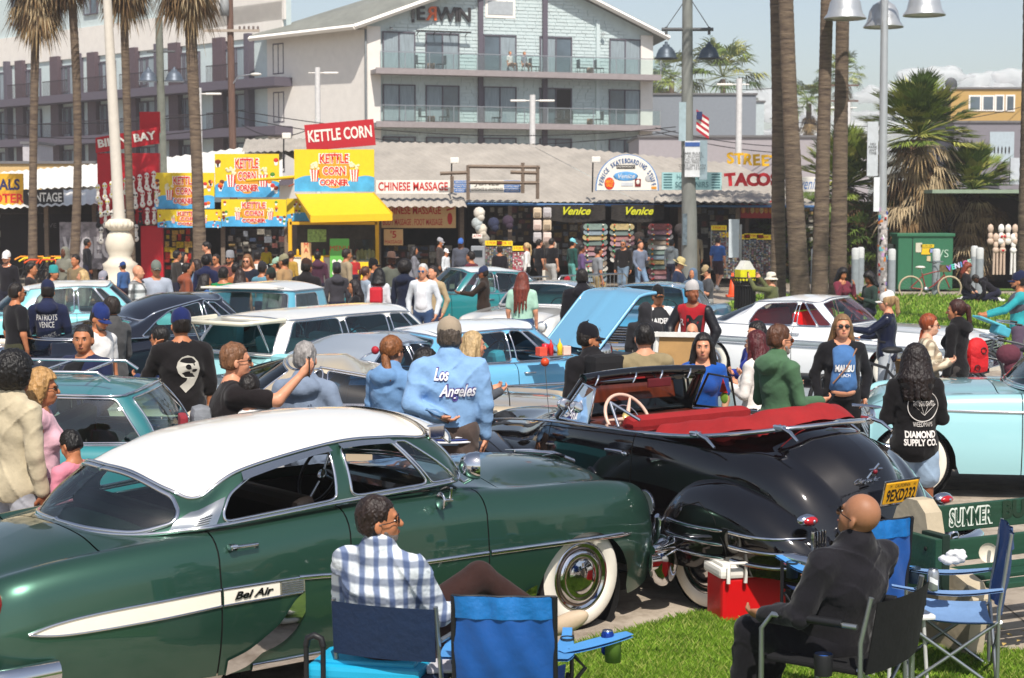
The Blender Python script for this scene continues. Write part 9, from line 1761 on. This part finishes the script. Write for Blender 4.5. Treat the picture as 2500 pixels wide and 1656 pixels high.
r2=empty('armrest_table',(q.x+.29,8.35,.60),R(-62),'light blue folding arm table of the empty blue chair holding a can','arm table');b=MB();cloth(b,lambda u,v:((u-.5)*(.07+.09*v*(1-v)*2),-.04+.40*v,.045*v),6,12,CB2);cloth(b,lambda u,v:((u-.5)*(.07+.09*v*(1-v)*2),-.04+.40*v,.045*v-.014),6,12,CB2,True);b.build('fabric_arm',r2,fix=False);b=MB();b.lathe([(.042,.03),(.04,-.09),(0,-.09)],M('#5a7a2a',.8),14,tr(0,.26,0));b.tube([(0,0,0),(0,.1,-.1),(0,-.1,-.3)],.011,BTB,6);b.build('cup_holder',r2,fix=False)
q2=D(1483,1598,8.5);can_at((q2.x,8.5,q2.z),'blue and white soft drink can on the blue chair arm')
q=D(912,1610,8.75);r=empty('cooler',(q.x,8.75,0),R(-12),'white cooler box with turquoise lid and grey pull handle','cooler');WP,TQ=M('#d9d5cc',.45,var=.04),M('#18a0c8',.45,var=.05)
b=MB();b.rbox((0,0,.20),(.56,.36,.36),WP,r=.03);b.build('cooler_body',r);b=MB();b.rbox((0,0,.415),(.60,.40,.08),TQ,r=.025);b.rbox((.01,0,.46),(.50,.31,.03),TQ,r=.012);b.rbox((.12,-.06,.478),(.12,.05,.012),M('#1286aa',.5),r=.005);b.build('cooler_lid',r)
b=MB();[b.tube([(-.29+dx,-.22,.28),(-.29+dx,-.22,.56)],.014,BTB,8) for dx in(0,.09)];b.tube([(-.29,-.22,.56),(-.28,-.22,.60),(-.245,-.22,.615),(-.21,-.22,.60),(-.20,-.22,.56)],.018,BTB,8);b.rbox((-.245,-.215,.30),(.15,.05,.14),M('#c5c0b8',.5),r=.02);b.build('pull_handle',r)
q=D(1118,1600,8.7);r=empty('side_table',(q.x,8.75,0),R(5),'small white folding table between the plaid man and the blue chair','table');b=MB();b.rbox((0,0,.43),(.34,.34,.02),M('#c9c6cc',.5),r=.008);b.build('tabletop',r);[MB().tube([(x,y,0),(x,y,.42)],.011,ALU,6).build('leg',r) for x in(-.15,.15) for y in(-.15,.15)]
q=G(1830,1530);r=empty('cooler',(q.x,q.y+.18,0),R(14),'bright red cooler box with a white lid on the edge of the grass','cooler');RC,WL_=M('#cc0f14',.4,var=.04),M('#e6e2d8',.45,var=.03)
b=MB();b.rbox((0,0,.17),(.46,.30,.33),RC,T=scl(1,1,1),r=.03);b.build('cooler_body',r);b=MB();b.rbox((0,0,.36),(.50,.33,.075),WL_,r=.025);b.rbox((0,0,.405),(.45,.28,.03),WL_,r=.012);b.build('cooler_lid',r);b=MB();b.tube([(-.20,-.185,.30),(-.20,-.195,.435),(-.08,-.195,.435),(-.08,-.185,.30)],.014,WL_,6);b.build('carry_handle',r)
q=D(2042,1240,9.0);BM=(q.x,9.0,0)
m2=person(BM,yaw=50,label='bald man in a black shirt and sunglasses sitting with his back to the camera',pose='sit',h=1.80,top='#19171f',topmat=M('#131118',.82,var=.1,scale=4,bump=.9,bscale=7,sheen=.15,spec=.25),sleeve='long',hair='none',skin='#9a6a4e',glasses=True,fat=.44,pants='#141318',arms=(((.3,.0,-1),(.1,1,-.45)),'lap'),lean=-15,twist=-16,head=18,nod=6,baggy=.6,hem=.80,collar=True,res=.0085,seat=.40)
r=empty('folding_chair',BM,R(54),'silver tube folding chair with black fabric under the bald man','folding chair')
for s in(-1,1):b=MB();b.tube([(s*.33,-.30,.02),(s*.33,-.30,.58),(s*.32,-.35,.82)],.015,ALU,8);b.build('rear_post',r);b=MB();b.tube([(s*.33,.26,.02),(s*.33,.26,.58),(s*.33,.20,.66),(s*.33,-.28,.66)],.015,ALU,8);b.build('arm_frame',r);b=MB();b.tube([(s*.33,.15,.665),(s*.33,-.2,.665)],.024,BTB,8);b.build('arm_grip',r)
b=MB();b.tube([(-.33,-.30,.05),(.33,-.28,.44)],.012,ALU,8);b.build('rear_brace',r);b=MB();b.tube([(.33,-.31,.05),(-.33,-.29,.44)],.012,ALU,8);b.build('rear_brace',r)
BKF=M('#08080b',.9,bump=.4,bscale=10);b=MB();cloth(b,lambda u,v:((u*2-1)*.33,-.33-.05*(1-(u*2-1)**2)-.06*v,.42+.38*v),12,8,BKF,True);cloth(b,lambda u,v:((u*2-1)*.33,-.325-.05*(1-(u*2-1)**2)-.06*v,.42+.38*v),12,8,BKF);b.build('backrest',r,fix=False);b=MB();b.rbox((0,-.03,.42),(.64,.54,.03),BKF,r=.012);b.build('seat',r)
b=MB();b.lathe([(.045,0),(.05,.1),(.046,.11)],BTB,16);b.lathe([(.046,.09),(0,.1)],M('#1f6ad0',.4),16);o=b.build('cup',None,fix=False);o.location=D(2010,1648,8.6);tag(o,'dark cup with blue rim behind the bald man chair','cup')
q=D(2118,1215,10.4);camp_chair((q.x-.14,10.4,0),R(24),'blue camping chair standing beyond the bald head, by the rear bumper',w_=.24,hb=.93,back=CB,tube_=BTB)
q=D(2345,1500,9.9);LBF=M('#6f8fb8',.7,var=.12,bump=.5,bscale=9);camp_chair((q.x-.10,9.95,0),R(80),'faded pale blue camping chair with steel legs in front of the bench',back=M('#33507f',.7,bump=.4),seat=LBF,arm=LBF,tube_=ALU,w_=.25,hb=.93,piping=False)
q=D(2262,1428,9.75);can_at((q.x,9.6,q.z),'silver drink can in the pale blue chair arm','#a9adb4')
q=D(2200,1480,9.8);r=empty('side_table',(q.x,9.8,0),R(10),'small white plastic table beside the bald man','table');b=MB();b.rbox((0,0,.44),(.30,.30,.03),M('#e2e0e0',.45),r=.012);b.build('tabletop',r);[MB().tube([(x,y,0),(x*.8,y*.8,.43)],.012,M('#b9b9b6',.5),6).build('leg',r) for x in(-.12,.12) for y in(-.12,.12)]
q=D(2262,1240,10.75);r=empty('park_bench',(q.x-.06,10.75,0),R(26),'green slatted park bench on thick concrete ends with SUMMER graffiti','bench');CO=M('#b5a78e',.85,var=.15,scale=5,bump=.2);GR=M('#1c4230',.5,var=.2,scale=3,stretch=(.4,3,3),bump=.15)
def endp(x):
 prof=[(.22,0),(.26,.72),(.20,.86),(.10,.93),(0,.93),(-.08,.86),(-.12,.70),(-.14,.52),(-.36,.53),(-.48,.49),(-.54,.40),(-.52,.28),(-.48,0)]
 b=MB();b.prism(prof,'x',.13,CO,tr(x,0,0));b.build('concrete_end',r)
endp(0);endp(1.75)
for i,(y,z,w_,h_) in enumerate(((-.02,.80,.03,.17),(-.06,.60,.03,.14),(-.20,.50,.14,.03),(-.36,.50,.13,.03),(-.50,.47,.12,.035))):
 b=MB();b.rbox((1.45,y,z),(2.6,w_ if w_>.05 else .04,h_),GR,r=.006);o=b.build('slat',r)
 if i==0:WG_=M('#d6dcd2',.7);text('SUMMER',o,tr(.40,-.045,.80)@UPR,.15,WG_,'graffiti',bold=.012,width=.36);text('SUMMER',o,tr(.40,-.049,.80)@UPR,.15,GR,'graffiti',bold=.001,width=.345);text('BURN',o,tr(.86,-.045,.82)@UPR,.15,M('#17301f',.7),'graffiti',bold=.008,width=.4)
b=MB();b.rbox((-.17,-.28,.60),(.05,.28,.34),GR,r=.006);b.rbox((-.08,-.28,.60),(.06,.2,.36),M('#142a20',.6),r=.006);o=b.build('slat_end',r);b=MB();[b.lathe([(.014,0),(.014,.004),(0,.004)],M('#0a0f0c',.8),10,tr(-.198,-.33,z)@rot('Y',R(-90))) for z in(.50,.70)];b.build('bolt_hole',o)
b=MB();cl=Field(.03);rr_=random.Random(4)
for k in range(9):cl.ell((rr_.uniform(-.1,.1),rr_.uniform(-.06,.06),rr_.uniform(0,.12)),(rr_.uniform(.05,.09),rr_.uniform(.04,.07),rr_.uniform(.03,.06)))
V,Q=mesh_fields([cl],.01,mod=lambda F,X,Y,Z:F+.008*np.sin(60*X+20*Z)*np.sin(45*Z+30*Y));o=to_obj('white_cloth',V*np.array([.5,.5,.5]),Q,M('#dcdade',.8,bump=.4));o.location=D(2325,1372,9.95);tag(o,'crumpled white cloth lying over the chair arm by the bench','cloth')
b=MB();b.lathe([(0,0),(.05,0),(.06,.015)],M('#cfc6b4',.6),20);o=b.build('paper_plate',None,fix=False);o.location=D(2412,1350,10.3);o.rotation_euler=(R(80),0,0);tag(o,'round paper plate leaning on the bench slats','plate')
for k in range(6):q=G(2440+k*12,1545+(k*37)%60);b=MB();b.add([(-.03,0,0),(0,-.015,.01),(.035,0,.004),(0,.018,.012)],[(0,1,2,3)],M('#b59a5a',.8));o=b.build('dry_leaf',None,fix=False);o.location=q+Vector((0,0,.02));o.rotation_euler=(0,0,k);tag(o,'small dry leaf on the ground near the bench','leaf','dry leaves near the bench')
